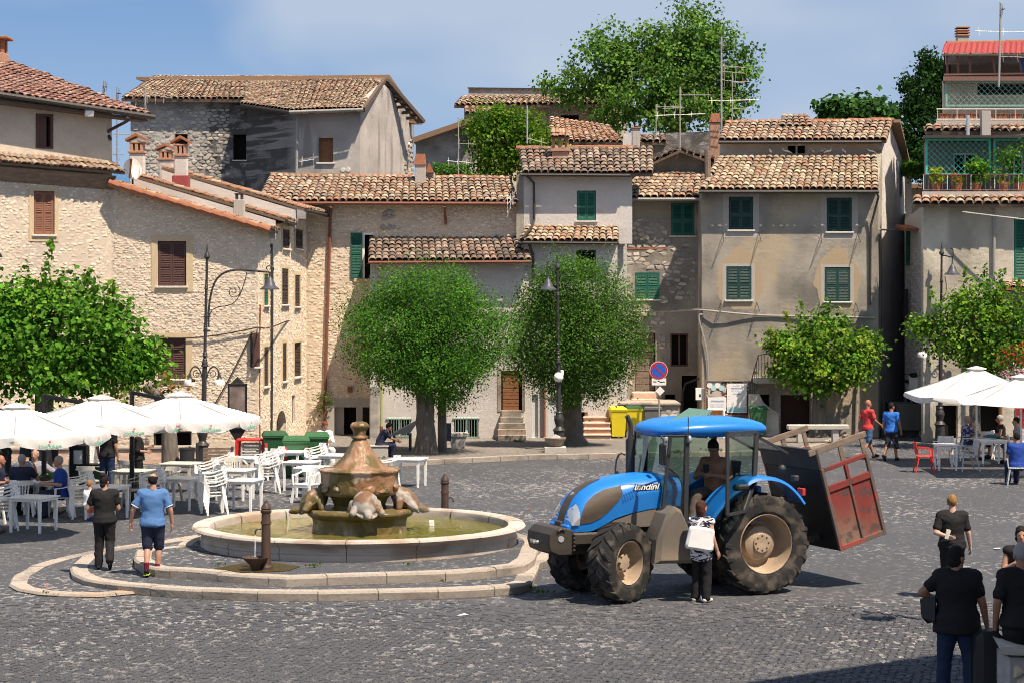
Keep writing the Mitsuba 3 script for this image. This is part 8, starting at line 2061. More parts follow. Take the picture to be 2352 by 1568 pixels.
# stone benches, planter
bn = Thing('stone_bench', 'long white stone bench on two legs in front of the small linden', 'bench')
a, b = P(1810, 984, 67.7), P(1949, 976, 67.7); zb_ = a[2]
bn.part('seat', xf(cb((-.99, -.22, 0), (.99, .22, .15), .02), M(((a[0] + b[0]) / 2, 67.8, zb_ - .02))), 'mat_white_stone')
for u in (1838, 1918): bn.part('leg', cb(P(u - 7, 0, 67.8) * (1, 1, 0) + (0, -.15, PV), P(u + 7, 0, 67.8) * (1, 1, 0) + (0, .2, zb_ - .02), .01), 'mat_white_stone')
procm('mat_white_stone', lambda p, n, uv: MX((0.36, 0.34, 0.31), (0.48, 0.455, 0.42), FB(p.x * 3, p.y * 3, p.z * 3, 4)), .85)
pl = Thing('stone_planter', 'round stone bowl planter on a square white block at the kerb', 'planter')
q = P(1275, 1047, 63.5) * (1, 1, 0)
pl.part('block', cb(q + (-.33, -.25, 0), q + (.33, .3, .30), .015), 'mat_white_stone')
pl.part('bowl', lathe([(.14, .30), (.16, .33), (.25, .42), (.32, .52), (.335, .58), (.30, .58), (.26, .5), (.001, .48)], 22, q), 'mat_travertine', smooth=40)
pl.part('soil', hull([q + (x, y, z) for x, y, z in ((-.2, -.1, .5), (.2, -.1, .5), (.2, .15, .5), (-.2, .15, .5), (.0, .05, .68), (.15, .08, .62))]), 'mat_concrete')
sb = Thing('stone_stool', 'small dark stone stool under the round tree', 'stool')
q = W2(1052, 1029, PV)
sb.part('seat', cb(q + (-.32, -.2, .36), q + (.32, .2, .50), .03), 'mat_concrete'); sb.part('leg', hexa([q + (-.2, -.14, 0), q + (.2, -.14, 0), q + (.2, .14, 0), q + (-.2, .14, 0), q + (-.25, -.16, .36), q + (.25, -.16, .36), q + (.25, .16, .36), q + (-.25, .16, .36)]), 'mat_concrete')
st_ = Thing('market_stand', 'slanted grey display stand under the round tree where someone bends over', 'stand')
q = W2(925, 1032, PV)
st_.part('top', hexa([q + (-.35, -.3, .45), q + (.25, -.3, .55), q + (.25, .4, .55), q + (-.35, .4, .45), q + (-.3, -.3, .52), q + (.55, -.3, .98), q + (.55, .4, .98), q + (-.3, .4, .52)]), 'mat_concrete'); st_.part('leg', [cb(q + (x, y, 0), q + (x + .06, y + .06, .5), .005) for x in (-.3, .2) for y in (-.25, .3)], 'mat_gutter')
cp2 = Thing('litter_pole_bin', 'dark small bin leaning on a pole between the tree trunks', 'litter bin')
q = W2(1027, 1030, PV)
cp2.part('bin', hull([q + (x, y, z) for x in (-.12, .12) for y in (-.1, .1) for z in (.25, .8)]), 'mat_lamp_blue'); cp2.part('pole', tube([q + (-.25, 0, 0), q + (-.25, 0, .95)], .02, 6), 'mat_black')
# low wall in front of the pale house
lw = Thing('low_wall', 'low pale wall with a rounded coping running behind the cafe', 'wall')
wl = Wall(P(0, 690, 60.2)[:2], P(455, 690, 61.0)[:2], .35)
lw.part('wall', wl.slab([(0, 0), (wl.L, 0), (wl.L, .40), (0, .40)], 0, -.35), 'mat_pink_stone'); lw.part('coping', wl.bar(-.0, .40, wl.L, .50, .06, -.4, .03), 'mat_travertine')
dl = Thing('door_lintel_lamp', 'small box lamp over the stone door frame of the tan house', 'lamp')
dl.me(cb(P(798, 900, 71.3), P(809, 887, 71.3) + (0, .15, 0), .02), 'mat_wood')
cr_ = Thing('creeper', 'small creeper clinging to the copper downpipe above the doorway', 'creeper')
crown(cr_, [(P(740, 915, 71.2), (.3, .12, .25)), (P(755, 925, 71.2), (.2, .1, .2)), (P(735, 935, 71.2), (.15, .1, .25))], 260, .09, [(.08, .14, .03), (.14, .17, .05), (.2, .17, .06)], 44, clump=.07, inner=.1, per=9)
cr_.part('stem', tube([P(744, 960, 71.3), P(742, 905, 71.3)], .012, 5), 'mat_bark')
# scooter parked in the alley
sc = Thing('scooter', 'white scooter parked in the dark alley', 'scooter')
q = np.array([P(2098, 0, 73.2)[0] - .0, 73.6, 1.0]); q[2] = P(0, 925, 73.6)[2]
sc.part('body', [hull([q + (x, y, z) for x in (-.12, .12) for y, z in ((-.1, .3), (.5, .3), (.5, .7), (.05, .65))]), hull([q + (x, y, z) for x in (-.16, .16) for y, z in ((-.5, .35), (-.42, .35), (-.38, .95), (-.45, .95))]), cb(q + (-.14, -.42, .28), q + (.14, .0, .34), .02)], 'mat_white')
sc.part('saddle', cb(q + (-.14, -.05, .70), q + (.14, .55, .80), .04), 'mat_black'); sc.part('handlebar', [tube([q + (-.32, -.42, 1.02), q + (.32, -.42, 1.02)], .02, 6), cb(q + (-.12, -.5, .92), q + (.12, -.38, 1.08), .03)], 'mat_black')
for y in (-.55, .5): sc.part('wheel', xf(lathe([(.10, -.05), (.2, -.05), (.23, 0), (.2, .05), (.10, .05)], 18), M(q + (0, y, .23), ry=math.pi / 2)), 'mat_black', smooth=35)
platform_ = cb(q + (-.7, -1.0, -.9), q + (.7, 1.2, 0), .02)
k = uniq('alley_steps__landing'); scene[k] = mikit.ply(platform_, 'mat_pavement')
# cafe at right
def metal_chair(p, rz, mat, label, name='metal_chair'):
 c_ = Thing(name, label, 'chair'); m = M((p[0], p[1], 0), rz=rz)
 q = lambda n, g_, mt: c_.part(n, xf(cat(g_), m), mt)
 q('seat', [cb((-.22, -.22, .42), (.22, .22, .455), .015)], mat)
 q('backrest', [xf(bent(.46, 0, .34, .6, t=.02), M((0, .24, .50), rx=rd(-12)))], mat)
 for s in (-1, 1):
  q('leg', [seg_box((s * .18, -.18, .43), (s * .25, -.24, 0), .03, .03, (0, 1, 0))], mat); q('leg', [seg_box((s * .18, .18, .43), (s * .25, .28, 0), .03, .03, (0, 1, 0))], mat)
  q('armrest', [seg_box((s * .24, .22, .68), (s * .25, -.16, .66), .05, .02), seg_box((s * .25, -.16, .66), (s * .22, -.18, .43), .03, .04, (0, 1, 0))], mat)
 return c_
metal_chair(W2(2124, 1083), rd(88), 'mat_red_plastic', 'red plastic armchair at the small white table at right', 'plastic_chair')
table(W2(2172, 1078), rd(2), 'small white table between the red chair and the grey chair', 'mat_white_plastic', .62)
metal_chair(W2(2168, 1065), rd(180), 'mat_white_plastic', 'white chair behind the small table beside the red chair', 'plastic_chair')
metal_chair(W2(2222, 1080), rd(-82), 'mat_grey_plastic', 'grey chair with its back to the small white table at right')
table(W2(2276, 1066), rd(4), 'white table under the square parasol with people round it', s=.8)
metal_chair(W2(2262, 1052), rd(175), 'mat_white_plastic', 'empty white chair on the far side of the parasol table', 'plastic_chair')
metal_chair(W2(2336, 1112), rd(-10), 'mat_grey_plastic', 'grey chair of the man with the dark blue back at right')
metal_chair(W2(2216, 1056), rd(-80), 'mat_white_plastic', 'chair of the old man in the checked shirt', 'plastic_chair')
metal_chair(W2(2302, 1052), rd(70), 'mat_white_plastic', 'chair of the woman in the black vest', 'plastic_chair')
metal_chair(W2(2338, 1064), rd(80), 'mat_white_plastic', 'chair of the dark haired man in grey at right', 'plastic_chair')
metal_chair(W2(2162, 1006), rd(178), 'mat_blue_plastic', 'pale blue chair behind the foot of the right lamp post', 'plastic_chair')
hh = Thing('teal_bag', 'dark teal bag lying on the parasol table at right', 'bag')
hh.me(hull(W2(2278, 1064) + (0, 0, .72) + R_(3).normal(0, 1, (30, 3)) / 3 * (.28, .18, .10) + (0, 0, .08)), 'mat_teal', smooth=50)
plain('mat_teal', (.02, .12, .16), .7)
# stone pier in the lower right corner
wp_ = Thing('stone_pier', 'rough stone pier with a pale slab on top in the lower right corner', 'pier')
dp = 21.5
a = P(2312, 1480, dp)
wp_.part('core', bx((a[0] + .05, dp + .05, 0), (a[0] + 1.2, dp + .8, a[2] - .14)), 'mat_castle_wall')
wp_.part('slab', hexa([P(2300, 1502, dp), P(2420, 1508, dp), P(2420, 1508, dp + 1.0), P(2300, 1502, dp + 1.0), P(2298, 1484, dp) + (0, 0, .0), P(2420, 1490, dp), P(2420, 1490, dp + 1.0) + (0, 0, .0), np.array([P(2298, 0, dp)[0] + .1, dp + .9, P(2298, 1484, dp)[2]])]), 'mat_white_stone')
wq2 = Wall((a[0] + .05, dp + .05), (a[0] + 1.2, dp + .05))
stones(wp_, wq2, [(0, 0), (wq2.L, 0), (wq2.L, a[2] - .15), (0, a[2] - .15)], 'tan', .17, .13, 60, .04, 66, 1.0)
BH_ = m3.Manifold.batch_hull
# pigeons on the roof edge, scraps on the ground
plain('mat_pigeon', (.09, .09, .105), .7)
for i, u in enumerate((1769, 1806, 1866, 1888, 1902, 1938, 2001)):
 g_ = Thing('pigeon', 'grey pigeon on the top edge of the lower grey house roof, ' + ('leftmost', 'second from left', 'third from left', 'fourth from left', 'fifth from left', 'second from right', 'rightmost')[i], 'pigeon', 'pigeons along the top of the lower roof')
 q = P(u, 357, 74.6); mq = M(q + (0, 0, .10), rz=i * 1.3)
 g_.part('body', xf(tm(BH_([sph((0, 0, .02), (.065, .11, .06), 12), sph((0, .10, .06), .03, 8), sph((0, -.17, -.02), (.03, .05, .015), 8)]) + BH_([sph((0, .10, .06), .028, 8), sph((0, .13, .12), .027, 8)]) + BH_([sph((0, .14, .12), .014, 6), sph((0, .175, .112), .005, 6)])), mq), 'mat_pigeon', smooth=50)
 g_.part('legs', xf(cat([tube([(x, .01, -.03), (x, .02, -.11)], .006, 4) for x in (-.025, .025)]), mq), 'mat_terracotta')
for u, v, r, mt, lb_ in ((1070, 1411, .05, 'mat_white', 'white paper scrap on the cobbles in front of the fountain'), (1212, 1168, .05, 'mat_logo_red', 'red scrap on the cobbles left of the tractor nose'), (452, 1233, .03, 'mat_white', 'white scrap beside the fountain rim at left'), (1310, 1047, .06, 'mat_white', 'white scrap at the kerb under the second round tree'), (2295, 1259, .05, 'mat_white', 'white scrap on the cobbles at right'), (104, 1346, .03, 'mat_logo_red', 'red scrap on the paving inside the outer kerb'), (488, 1397, .03, 'mat_wood', 'brown leaf on the cobbles below the steps')):
 q = PZ(u, v, .06 if u in (104,) else .012)
 Thing('paper_scrap', lb_, 'scrap').me(hull(q + R_(u).normal(0, 1, (9, 3)) * (r, r, .006) + (0, 0, .008)), mt)
# ------------------------------------------------------------------ people
for k_, c_ in dict(skin=(.42, .24, .17), skin_tan=(.34, .17, .11), skin_pale=(.52, .33, .26), black_cloth=(.013, .013, .015), navy=(.018, .022, .05), polo=(.075, .17, .38), royal=(.015, .05, .26), grey_cloth=(.22, .22, .26), red_cloth=(.58, .055, .06), bright_blue=(.035, .16, .56), denim=(.06, .12, .22), dark_denim=(.015, .028, .07), white_cloth=(.72, .72, .74), taupe=(.10, .085, .075), hair_black=(.012, .010, .010), hair_brown=(.055, .022, .016), hair_blond=(.23, .125, .05), hair_grey=(.30, .29, .28), hair_red=(.16, .05, .03), shoe_white=(.62, .60, .55), maroon=(.14, .012, .03), salmon=(.5, .12, .10)).items():
 plain('mat_' + k_, c_, .8 if 'skin' not in k_ else .5, specular=.25)
procm('mat_pattern', lambda p, n, uv: MX((.015, .016, .04), (.68, .68, .70), SS(.50, .54, N(p.x * 34 + 3 * dr.sin(p.z * 40), p.y * 20, p.z * 36))), .8)
procm('mat_plaid', lambda p, n, uv: MX((.05, .06, .20), (.40, .42, .5), SS(.55, .6, N(p.y * 30, p.z * 26, p.x * 10))), .8)
procm('mat_camo', lambda p, n, uv: MX((.02, .02, .025), (.14, .14, .14), SS(.5, .6, FB(p.x * 8, p.y * 8, p.z * 8, 2))), .8)
BH = m3.Manifold.batch_hull
def S(c, r, n=14): return sph(c, r, n)
def cloth(mans, seed=0.0):
 m = smooth_m(mans, .035, 4)
 n = m.vertex_normals
 m.vertices = m.vertices + n * ((meshkit.fbm(m.vertices * (9, 9, 15) + seed, 3) - .5) * .034)[:, None]
 return m
def smooth_m(mans, ref=.05, it=5):
 u = m3.Manifold.batch_boolean(mans, m3.OpType.Add).refine_to_length(ref)
 m = tm(u); m.merge_vertices()
 trimesh.smoothing.filter_taubin(m, .5, .53, iterations=it)
 return m
STAND = dict(pel=(0, 0, .95), wai=(0, .01, 1.10), che=(0, 0, 1.32), nek=(0, .0, 1.47), hed=(0, .02, 1.63), sL=(-.185, 0, 1.41), sR=(.185, 0, 1.41), eL=(-.245, -.03, 1.13), eR=(.245, -.03, 1.13), wL=(-.25, .06, .89), wR=(.25, .06, .89),
hL=(-.09, 0, .92), hR=(.09, 0, .92), kL=(-.10, .03, .50), kR=(.10, .03, .50), aL=(-.11, -.02, .09), aR=(.11, -.02, .09))
SIT = dict(STAND, pel=(0, 0, .52), wai=(0, .02, .68), che=(0, .03, .92), nek=(0, .04, 1.07), hed=(0, .08, 1.22), sL=(-.185, .03, 1.0), sR=(.185, .03, 1.0), eL=(-.25, .08, .74), eR=(.25, .08, .74), wL=(-.17, .33, .74), wR=(.17, .33, .74),
hL=(-.09, 0, .50), hR=(.09, 0, .50), kL=(-.12, .42, .52), kR=(.12, .42, .52), aL=(-.12, .40, .09), aR=(.12, .40, .09))
def hand(w, e, s, curl=.5, nrm=None):
 """Palm, four fingers and a thumb at the end of a forearm."""
 w, e = np.asarray(w, float), np.asarray(e, float)
 d = (w - e) / np.linalg.norm(w - e)
 inn = np.array([-s, 0, 0.0]) if nrm is None else np.asarray(nrm, float)
 inn = inn - d * (inn @ d); inn /= np.linalg.norm(inn) + 1e-9
 x = np.cross(d, inn)
 if x[1] < 0 and nrm is None: x = -x
 P_ = lambda a, b, c: w + d * a + x * b + inn * c
 out = [BH([S(w, .026, 8), S(P_(.035, .028, 0), .017, 8), S(P_(.085, .030, .005), .013, 8), S(P_(.085, -.030, .005), .013, 8), S(P_(.03, -.025, 0), .017, 8)])]
 for i, (b, L) in enumerate(((.031, .070), (.011, .080), (-.010, .075), (-.030, .058))):
  c1, c2 = curl * .55, curl * 1.5
  p0 = P_(.085, b, .005); p1 = p0 + (d * math.cos(c1) + inn * math.sin(c1)) * L * .5; p2 = p1 + (d * math.cos(c2) + inn * math.sin(c2)) * L * .5
  out += [BH([S(p0, .0105, 8), S(p1, .0095, 8)]), BH([S(p1, .0095, 8), S(p2, .008, 8)])]
 t0, t1, t2 = P_(.03, .030, .005), P_(.065, .055, .02), P_(.095, .055, .035)
 return out + [BH([S(t0, .014, 8), S(t1, .011, 8)]), BH([S(t1, .011, 8), S(t2, .009, 8)])]
def person(p, rz, h, label, base=STAND, fat=1.0, skin='skin', top='black_cloth', sleeve=.5, legs='navy', leglen=1.0, shoe='black_cloth', hair='hair_black', style='short', hy=0.0, hp=0.0, curl=.5, nocloth=False, toe=None, hem=-.06, socks=None, girl=False, nrm=(None, None), **pose):
 A_ = Thing('person', label, 'person')
 J = {k: np.array(v, float) for k, v in {**base, **pose}.items()}
 f = fat; s = h / 1.75
 fw = np.array([0, 1, 0])
 MP = M((p[0], p[1], p[2]), rz=rz, s=s)
 def torso(g):
  che = sph(J['che'], np.array([.165 * f + g, .115 * f + g, .15 + g]), 18); wai = sph(J['wai'] + (0, .015 * (f - 1) * 3, 0), np.array([.145 * f + g, .112 * f ** 1.3 + g, .12]), 18); pel = sph(J['pel'], np.array([.165 * f + g, .125 * f + g, .12]), 18)
  return [BH([che, wai]), BH([wai, pel]), BH([che, S(J['sL'], .062 * f + g), S(J['sR'], .062 * f + g)])]
 def limb(a, b, ra, rb): return BH([S(a, ra), S(b, rb)])
 Hd = M(J['hed'], rz=hy, rx=hp)
 hx = lambda c: (Hd @ np.append(np.asarray(c, float), 1))[:3]
 def hm(mans):
  m = tm(mans); m.apply_transform(Hd); return m
 def tr(m): return m.transform(Hd[:3].tolist())
 head = [tr(sph((0, -.005, .03), (.077, .097, .105), 20)), tr(BH([sph((0, .045, -.02), (.058, .045, .06), 14), sph((0, .06, -.085), (.032, .025, .022), 10), sph((0, -.01, -.02), (.066, .07, .05), 12)]))]
 neck = [limb(J['nek'] - (0, 0, .04), hx((0, -.02, -.06)), .062 * f ** .5, .056)]
 arms = []
 for q in 'LR':
  arms += [limb(J['s' + q], J['e' + q], .052 * f ** .7, .041 * f ** .5), limb(J['e' + q], J['w' + q], .041 * f ** .5, .028)]
 lg = []
 for q in 'LR':
  k, a = J['k' + q], J['a' + q]
  mid = a * .38 + k * .62; bk = np.array([0, -.02, 0])
  lg += [limb(J['h' + q], k, .085 * f, .056), limb(k, mid + bk, .055, .054 * f ** .4), limb(mid + bk, a, .053, .036)]
 body = smooth_m(torso(0.0) + neck + head + arms + lg, .045, 5)
 try: mb = m3.Manifold(m3.Mesh(np.asarray(body.vertices, np.float32), np.asarray(body.faces, np.uint32)))
 except Exception: mb = None
 face = [tr(BH([sph((0, .092, .012), .010, 8), sph((0, .112, -.018), .014, 8), sph((0, .09, -.025), .018, 8)])), tr(sph((.078, -.005, -.005), (.012, .022, .032), 10)), tr(sph((-.078, -.005, -.005), (.012, .022, .032), 10))]
 hs = hand(J['wL'], J['eL'], -1, curl, nrm[0]) + hand(J['wR'], J['eR'], 1, curl, nrm[1])
 for q in 'LR':
  t = J['a' + q]; hs.append(BH([S(t, .034, 10), S(t + (0, .15, -.05), .025, 10), S(t + (0, -.04, -.05), .026, 10)]))
 if mb is not None and mb.status() == m3.Error.NoError: full = tm(m3.Manifold.batch_boolean([mb] + hs + face, m3.OpType.Add))
 else: full = cat([body] + [tm(x) for x in hs + face])
 A_.part('body', xf(full, MP), 'mat_' + skin, smooth=50)
 A_.part('eyes', xf(cat([hm(sph((sx * .031, .083, .02), (.013, .010, .008), 8)) for sx in (-1, 1)]), MP), 'mat_black')
 A_.part('mouth', xf(hm(sph((0, .094, -.052), (.024, .008, .007), 8)), MP), 'mat_salmon')
 # clothes
 if not nocloth:
  g = .022
  sh = torso(g)
  if hem is not None: sh.append(BH([sph(J['pel'] + (0, 0, .02), np.array([.165 * f + g + .01, .125 * f + g + .008, .10]), 18), sph(J['pel'] + (0, 0, hem), np.array([.172 * f + g + .012, .135 * f + g + .01, .05]), 18)]))
  for q in 'LR':
   if sleeve > 0:
    a, b = J['s' + q], J['e' + q]
    e = a + (b - a) * min(sleeve, 1) / 1.0 * (1.0 if sleeve <= 1 else 1)
    sh.append(limb(a, a + (b - a) * min(sleeve, 1.0), .052 * f ** .7 + .022, .046 * f ** .5 + .024))
    if sleeve > 1: sh.append(limb(b, b + (J['w' + q] - b) * (sleeve - 1), .042 * f ** .5 + .018, .036 + .016))
  A_.part('shirt', xf(cloth(sh, p[0]), MP), 'mat_' + top, smooth=50)
  if top in ('polo',):
   c = J['nek'] + (0, 0, .0)
   A_.part('collar', xf(lathe([(.078, -.05), (.086, -.01), (.072, .02), (.066, -.01)], 16, c), MP), 'mat_' + top);
 pt = [BH([sph(J['pel'] + (0, 0, .02), np.array([.168 * f + .012, .128 * f + .012, .10]), 18), S(J['hL'], .09 * f + .014), S(J['hR'], .09 * f + .014)])]
 for q in 'LR':
  hq, k, a = J['h' + q], J['k' + q], J['a' + q]
  t1 = min(leglen * 2, 1.0)
  pt.append(limb(hq, hq + (k - hq) * t1, .094 * f + .016, .088))
  if leglen > .5:
   t2 = (leglen - .5) * 2
   pt.append(limb(k, k + (a - k) * t2, .088, .078 + (.015 if leglen < .8 else 0)))
 A_.part('trousers', xf(cloth(pt, p[1]), MP), 'mat_' + legs, smooth=50)
 for i, q in enumerate('LR'):
  a = J['a' + q]; dz = (0, 0, 0)
  tq = 0.0 if toe is None else toe[i]
  ft = M(a, rx=tq)
  sm_ = BH([S((0, -.045, -.045), .040, 10), S((0, .02, .0), .042, 10), S((.0, .10, -.045), .042, 10), S((0, .165, -.058), .030, 10)])
  A_.part('shoe', xf(xf(tm(sm_), ft), MP), 'mat_' + shoe, smooth=45)
  if socks: A_.part('sock', xf(tube([a + (0, 0, -.01), a + (0, -.01, .12)], [.046, .046], 10), MP), 'mat_' + socks)
 # hair
 cr = sph((0, -.012, .040), (.086, .105, .112), 22)
 cut = lambda nv, o: cr.trim_by_plane(nv, o)
 if style == 'short': hh_ = cr.trim_by_plane((0, -.62, .78), .012)
 elif style == 'bald': hh_ = cr.trim_by_plane((0, -.9, .30), .005).trim_by_plane((0, -.30, -.95), -.060)
 elif style == 'shaved': hh_ = None
 elif style == 'bob': hh_ = BH([cr.trim_by_plane((0, -.75, .66), -.005), sph((0, -.05, -.06), (.085, .06, .05), 12)])
 elif style == 'long': hh_ = m3.Manifold.batch_boolean([cr.trim_by_plane((0, -.7, .71), -.01), BH([sph((0, -.03, .03), (.092, .085, .08), 14), sph((0, -.055, -.12), (.098, .06, .08), 14), sph((0, -.06, -.21), (.085, .035, .05), 12)]).trim_by_plane((0, -1, 0), -.045)], m3.OpType.Add)
 else: hh_ = m3.Manifold.batch_boolean([cr.trim_by_plane((0, -.7, .71), -.0), sph((0, -.07, .13), (.055, .055, .055), 12), sph((0, -.06, -.05), (.06, .05, .06), 12)], m3.OpType.Add)
 if hh_ is not None:
  hmesh = tm(hh_.refine_to_length(.02)); d_ = hmesh.vertices / (np.linalg.norm(hmesh.vertices, axis=1, keepdims=True) + 1e-6)
  hmesh.vertices = hmesh.vertices + d_ * ((meshkit.fbm(hmesh.vertices * 28 + p[0], 3) - .5) * .022)[:, None]
  hmesh.apply_transform(Hd)
  A_.part('hair', xf(hmesh, MP), 'mat_' + hair, smooth=40)
 A_.MP, A_.J = MP, J
 return A_
def extra(A_, name, mesh, mat, **k): return A_.part(name, xf(mesh, A_.MP), mat, **k)
walk = lambda a=.16: dict(kL=(-.10, .10, .51), kR=(.10, .0, .50), aL=(-.10, a, .09), aR=(.10, -a * 1.6, .16))
# the couple at the fountain steps
q = PZ(240, 1306, .15)
mum = person(q, rd(6), 1.60, 'woman in black with her hair in a bun carrying a baby on her left arm', fat=1.14, skin='skin', legs='black_cloth', hair='hair_black', style='bun', sleeve=.55, hy=-.5, eL=(-.31, .02, 1.13), wL=(-.29, .25, 1.08), eR=(.25, .04, 1.13), wR=(-.02, .27, 1.08),
kL=(-.10, .06, .50), aL=(-.11, .02, .09), kR=(.10, .04, .50), aR=(.12, -.26, .20), toe=(0, -.9), curl=.7)
bp_ = (mum.MP @ np.array([-.285, .12, 1.07, 1]))[:3]
BB = dict(SIT, pel=(0, 0, .30), wai=(0, 0, .42), che=(0, 0, .58), nek=(0, 0, .70), hed=(0, .02, .88), sL=(-.15, 0, .66), sR=(.15, 0, .66), eL=(-.22, .03, .48), eR=(.22, .03, .48), wL=(-.20, .14, .36), wR=(.16, .2, .46), hL=(-.08, .03, .28), hR=(.08, .03, .28), kL=(-.15, .14, .10), kR=(.15, .14, .10), aL=(-.15, .10, -.12), aR=(.15, .10, -.12))
person(bp_ - (0, 0, .06), rd(-35), 1.02, 'blond baby in a white top held on the arm of the woman in black', base=BB, fat=1.05, skin='skin_pale', top='white_cloth', sleeve=.5, legs='salmon', leglen=.45, shoe='royal', hair='hair_blond', style='short', hem=0.0, hy=.2)
q = PZ(351, 1322, .14)
man = person(q, rd(2), 1.70, 'balding man in a blue polo shirt and dark shorts walking away', fat=1.16, top='polo', sleeve=.66, legs='navy', leglen=.50, shoe='black_cloth', hair='hair_black', style='bald', eL=(-.33, -.03, 1.15), wL=(-.385, .05, .91), eR=(.305, -.02, 1.14), wR=(.32, .06, .89), kL=(-.09, .0, .50), kR=(.09, .10, .50), aL=(-.08, -.20, .14), aR=(.07, .08, .09), toe=(-.5, 0), socks='maroon', curl=.6)
extra(man, 'sole', [cb((-.125, -.27, .045), (-.035, -.02, .06), .005), cb((.025, .02, .028), (.12, .26, .042), .005)], 'mat_sole')
plain('mat_sole', (.45, .55, .06), .5)
for sx in (-1, 1):
 J_ = man.J; a, b = J_['sL' if sx < 0 else 'sR'], J_['eL' if sx < 0 else 'eR']
 e = a + (b - a) * .66; t = (b - a) / np.linalg.norm(b - a)
 extra(man, 'cuff', tube([e + t * .028, e + t * .042], .077, 14), 'mat_white_cloth')
# men under the parasol
zc = lambda u, v: PZ(u, v, 0)
person(zc(142, 1186), rd(112), 1.72, 'grey haired man in a royal blue shirt sitting at the shaded cafe table', base=SIT, fat=1.12, top='royal', sleeve=.7, legs='navy', hair='hair_grey', style='short', wL=(-.10, .38, .76), wR=(.12, .34, .76), shoe='black_cloth')
person(zc(50, 1184), rd(8), 1.74, 'man in navy sitting with his back to us at the shaded table, hand raised', base=SIT, fat=1.12, skin='skin_tan', top='navy', sleeve=.55, legs='navy', hair='hair_grey', style='short', hy=-.4, eR=(.33, .14, .80), wR=(.27, .22, 1.04), nrm=(None, (-1, .3, 0)))
person(zc(80, 1168), rd(196), 1.76, 'bald man with sunglasses in a grey shirt facing us at the shaded table', base=SIT, fat=1.1, skin='skin', top='grey_cloth', sleeve=1.3, legs='taupe', hair='hair_grey', style='bald', hy=-.4, eL=(-.38, .14, .86), wL=(-.56, .22, .80), wR=(.05, .34, .76))
sg = labels[[k for k in labels if labels[k].get('label', '').startswith('bald man with sun')][0]]
person(zc(-6, 1180), rd(-95), 1.70, 'bald man with glasses cut by the left frame edge at the shaded table', base=SIT, skin='skin_tan', top='navy', sleeve=.5, legs='navy', hair='hair_grey', style='bald')
person(zc(12, 1132), rd(70), 1.80, 'dark haired bearded man in black sitting at the back table at the left edge', base=SIT, skin='skin_tan', top='black_cloth', sleeve=1.2, legs='black_cloth', hair='hair_black', style='short')
person(zc(246, 1129), rd(-12), 1.74, 'man in a black shirt and jeans standing under the middle parasol at left', skin='skin_tan', top='black_cloth', sleeve=.55, legs='dark_denim', hair='hair_black', style='short', fat=1.08)
wb = person(zc(317, 1130), rd(-75), 1.62, 'woman in black with a shoulder bag standing in profile beside the parasol mast', skin='skin', top='black_cloth', sleeve=1.1, legs='black_cloth', hair='hair_black', style='bun', fat=1.12, eL=(-.24, .05, 1.14), wL=(-.18, .30, 1.20), wR=(.2, .2, 1.1))
extra(wb, 'shoulder_bag', [hull([(x, y, z) for x, y in ((-.36, -.18), (-.20, -.22), (-.36, .08), (-.22, .08)) for z in (.72, 1.02)]), seg_box((-.28, -.06, 1.0), (-.15, 0, 1.46), .03, .01)], 'mat_black')
person(P(744, 0, 59.6) * (1, 1, 0), rd(205), 1.68, 'person in a white shirt sitting behind the green bins, looking down', base=SIT, skin='skin', top='white_cloth', sleeve=1.6, legs='white_cloth', hair='hair_red', style='bob', hp=-.5, wL=(-.08, .36, .78), wR=(.10, .36, .76))
person(P(872, 0, 61.6) * (1, 1, 0) + (0, 0, -.0), rd(-78), 1.62, 'person in a dark blue smock bending over the slanted stand under the tree', base=SIT, skin='skin_tan', top='navy', sleeve=.6, legs='navy', hair='hair_black', style='short', che=(0, .14, .86), nek=(0, .22, .98), hed=(0, .30, 1.08), sL=(-.185, .18, .93), sR=(.185, .18, .93), eL=(-.22, .36, .74), eR=(.22, .36, .74), wL=(-.15, .56, .66), wR=(.15, .56, .66), hp=-.3)
ls_ = Thing('stone_block', 'low stone block carrying the person who bends over the slanted stand', 'stone block'); q = P(872, 0, 61.6)
ls_.part('block', cb((q[0] - .25, 61.35, 0), (q[0] + .25, 61.85, .44), .02), 'mat_concrete'); ls_.part('slab', cb((q[0] - .28, 61.32, .44), (q[0] + .28, 61.88, .48), .01), 'mat_concrete')
ls_ = Thing('stone_block', 'low stone block carrying the person in white behind the green bins', 'stone block'); q = P(744, 0, 59.6)
ls_.part('block', cb((q[0] - .25, 59.4, 0), (q[0] + .25, 59.9, .44), .02), 'mat_concrete'); ls_.part('slab', cb((q[0] - .28, 59.37, .44), (q[0] + .28, 59.93, .48), .01), 'mat_concrete')
# driver in the cab
dO = (MT @ np.array([.40, .0, 1.02, 1]))[:3]
dr_ = person(dO, psi + rd(90) + rd(38), 1.88, 'bare chested driver sitting in the tractor cab looking at a phone', base=SIT, fat=1.2, skin='skin_tan', nocloth=True, legs='taupe', shoe='black_cloth', hair='hair_black', style='short', hp=-.65, hed=(0, .10, 1.20), eL=(-.29, .12, .76), wL=(-.06, .32, .82), eR=(.29, .12, .76), wR=(.07, .30, .84), kL=(-.20, .42, .50), kR=(.16, .42, .52), aL=(-.22, .52, .16), aR=(.16, .52, .16), curl=.9)
ph = Thing('phone', 'dark mobile phone held by the tractor driver', 'phone')
ph.me(xf(cb((-.04, .36, .86), (.05, .40, .98), .006), dr_.MP), 'mat_black')
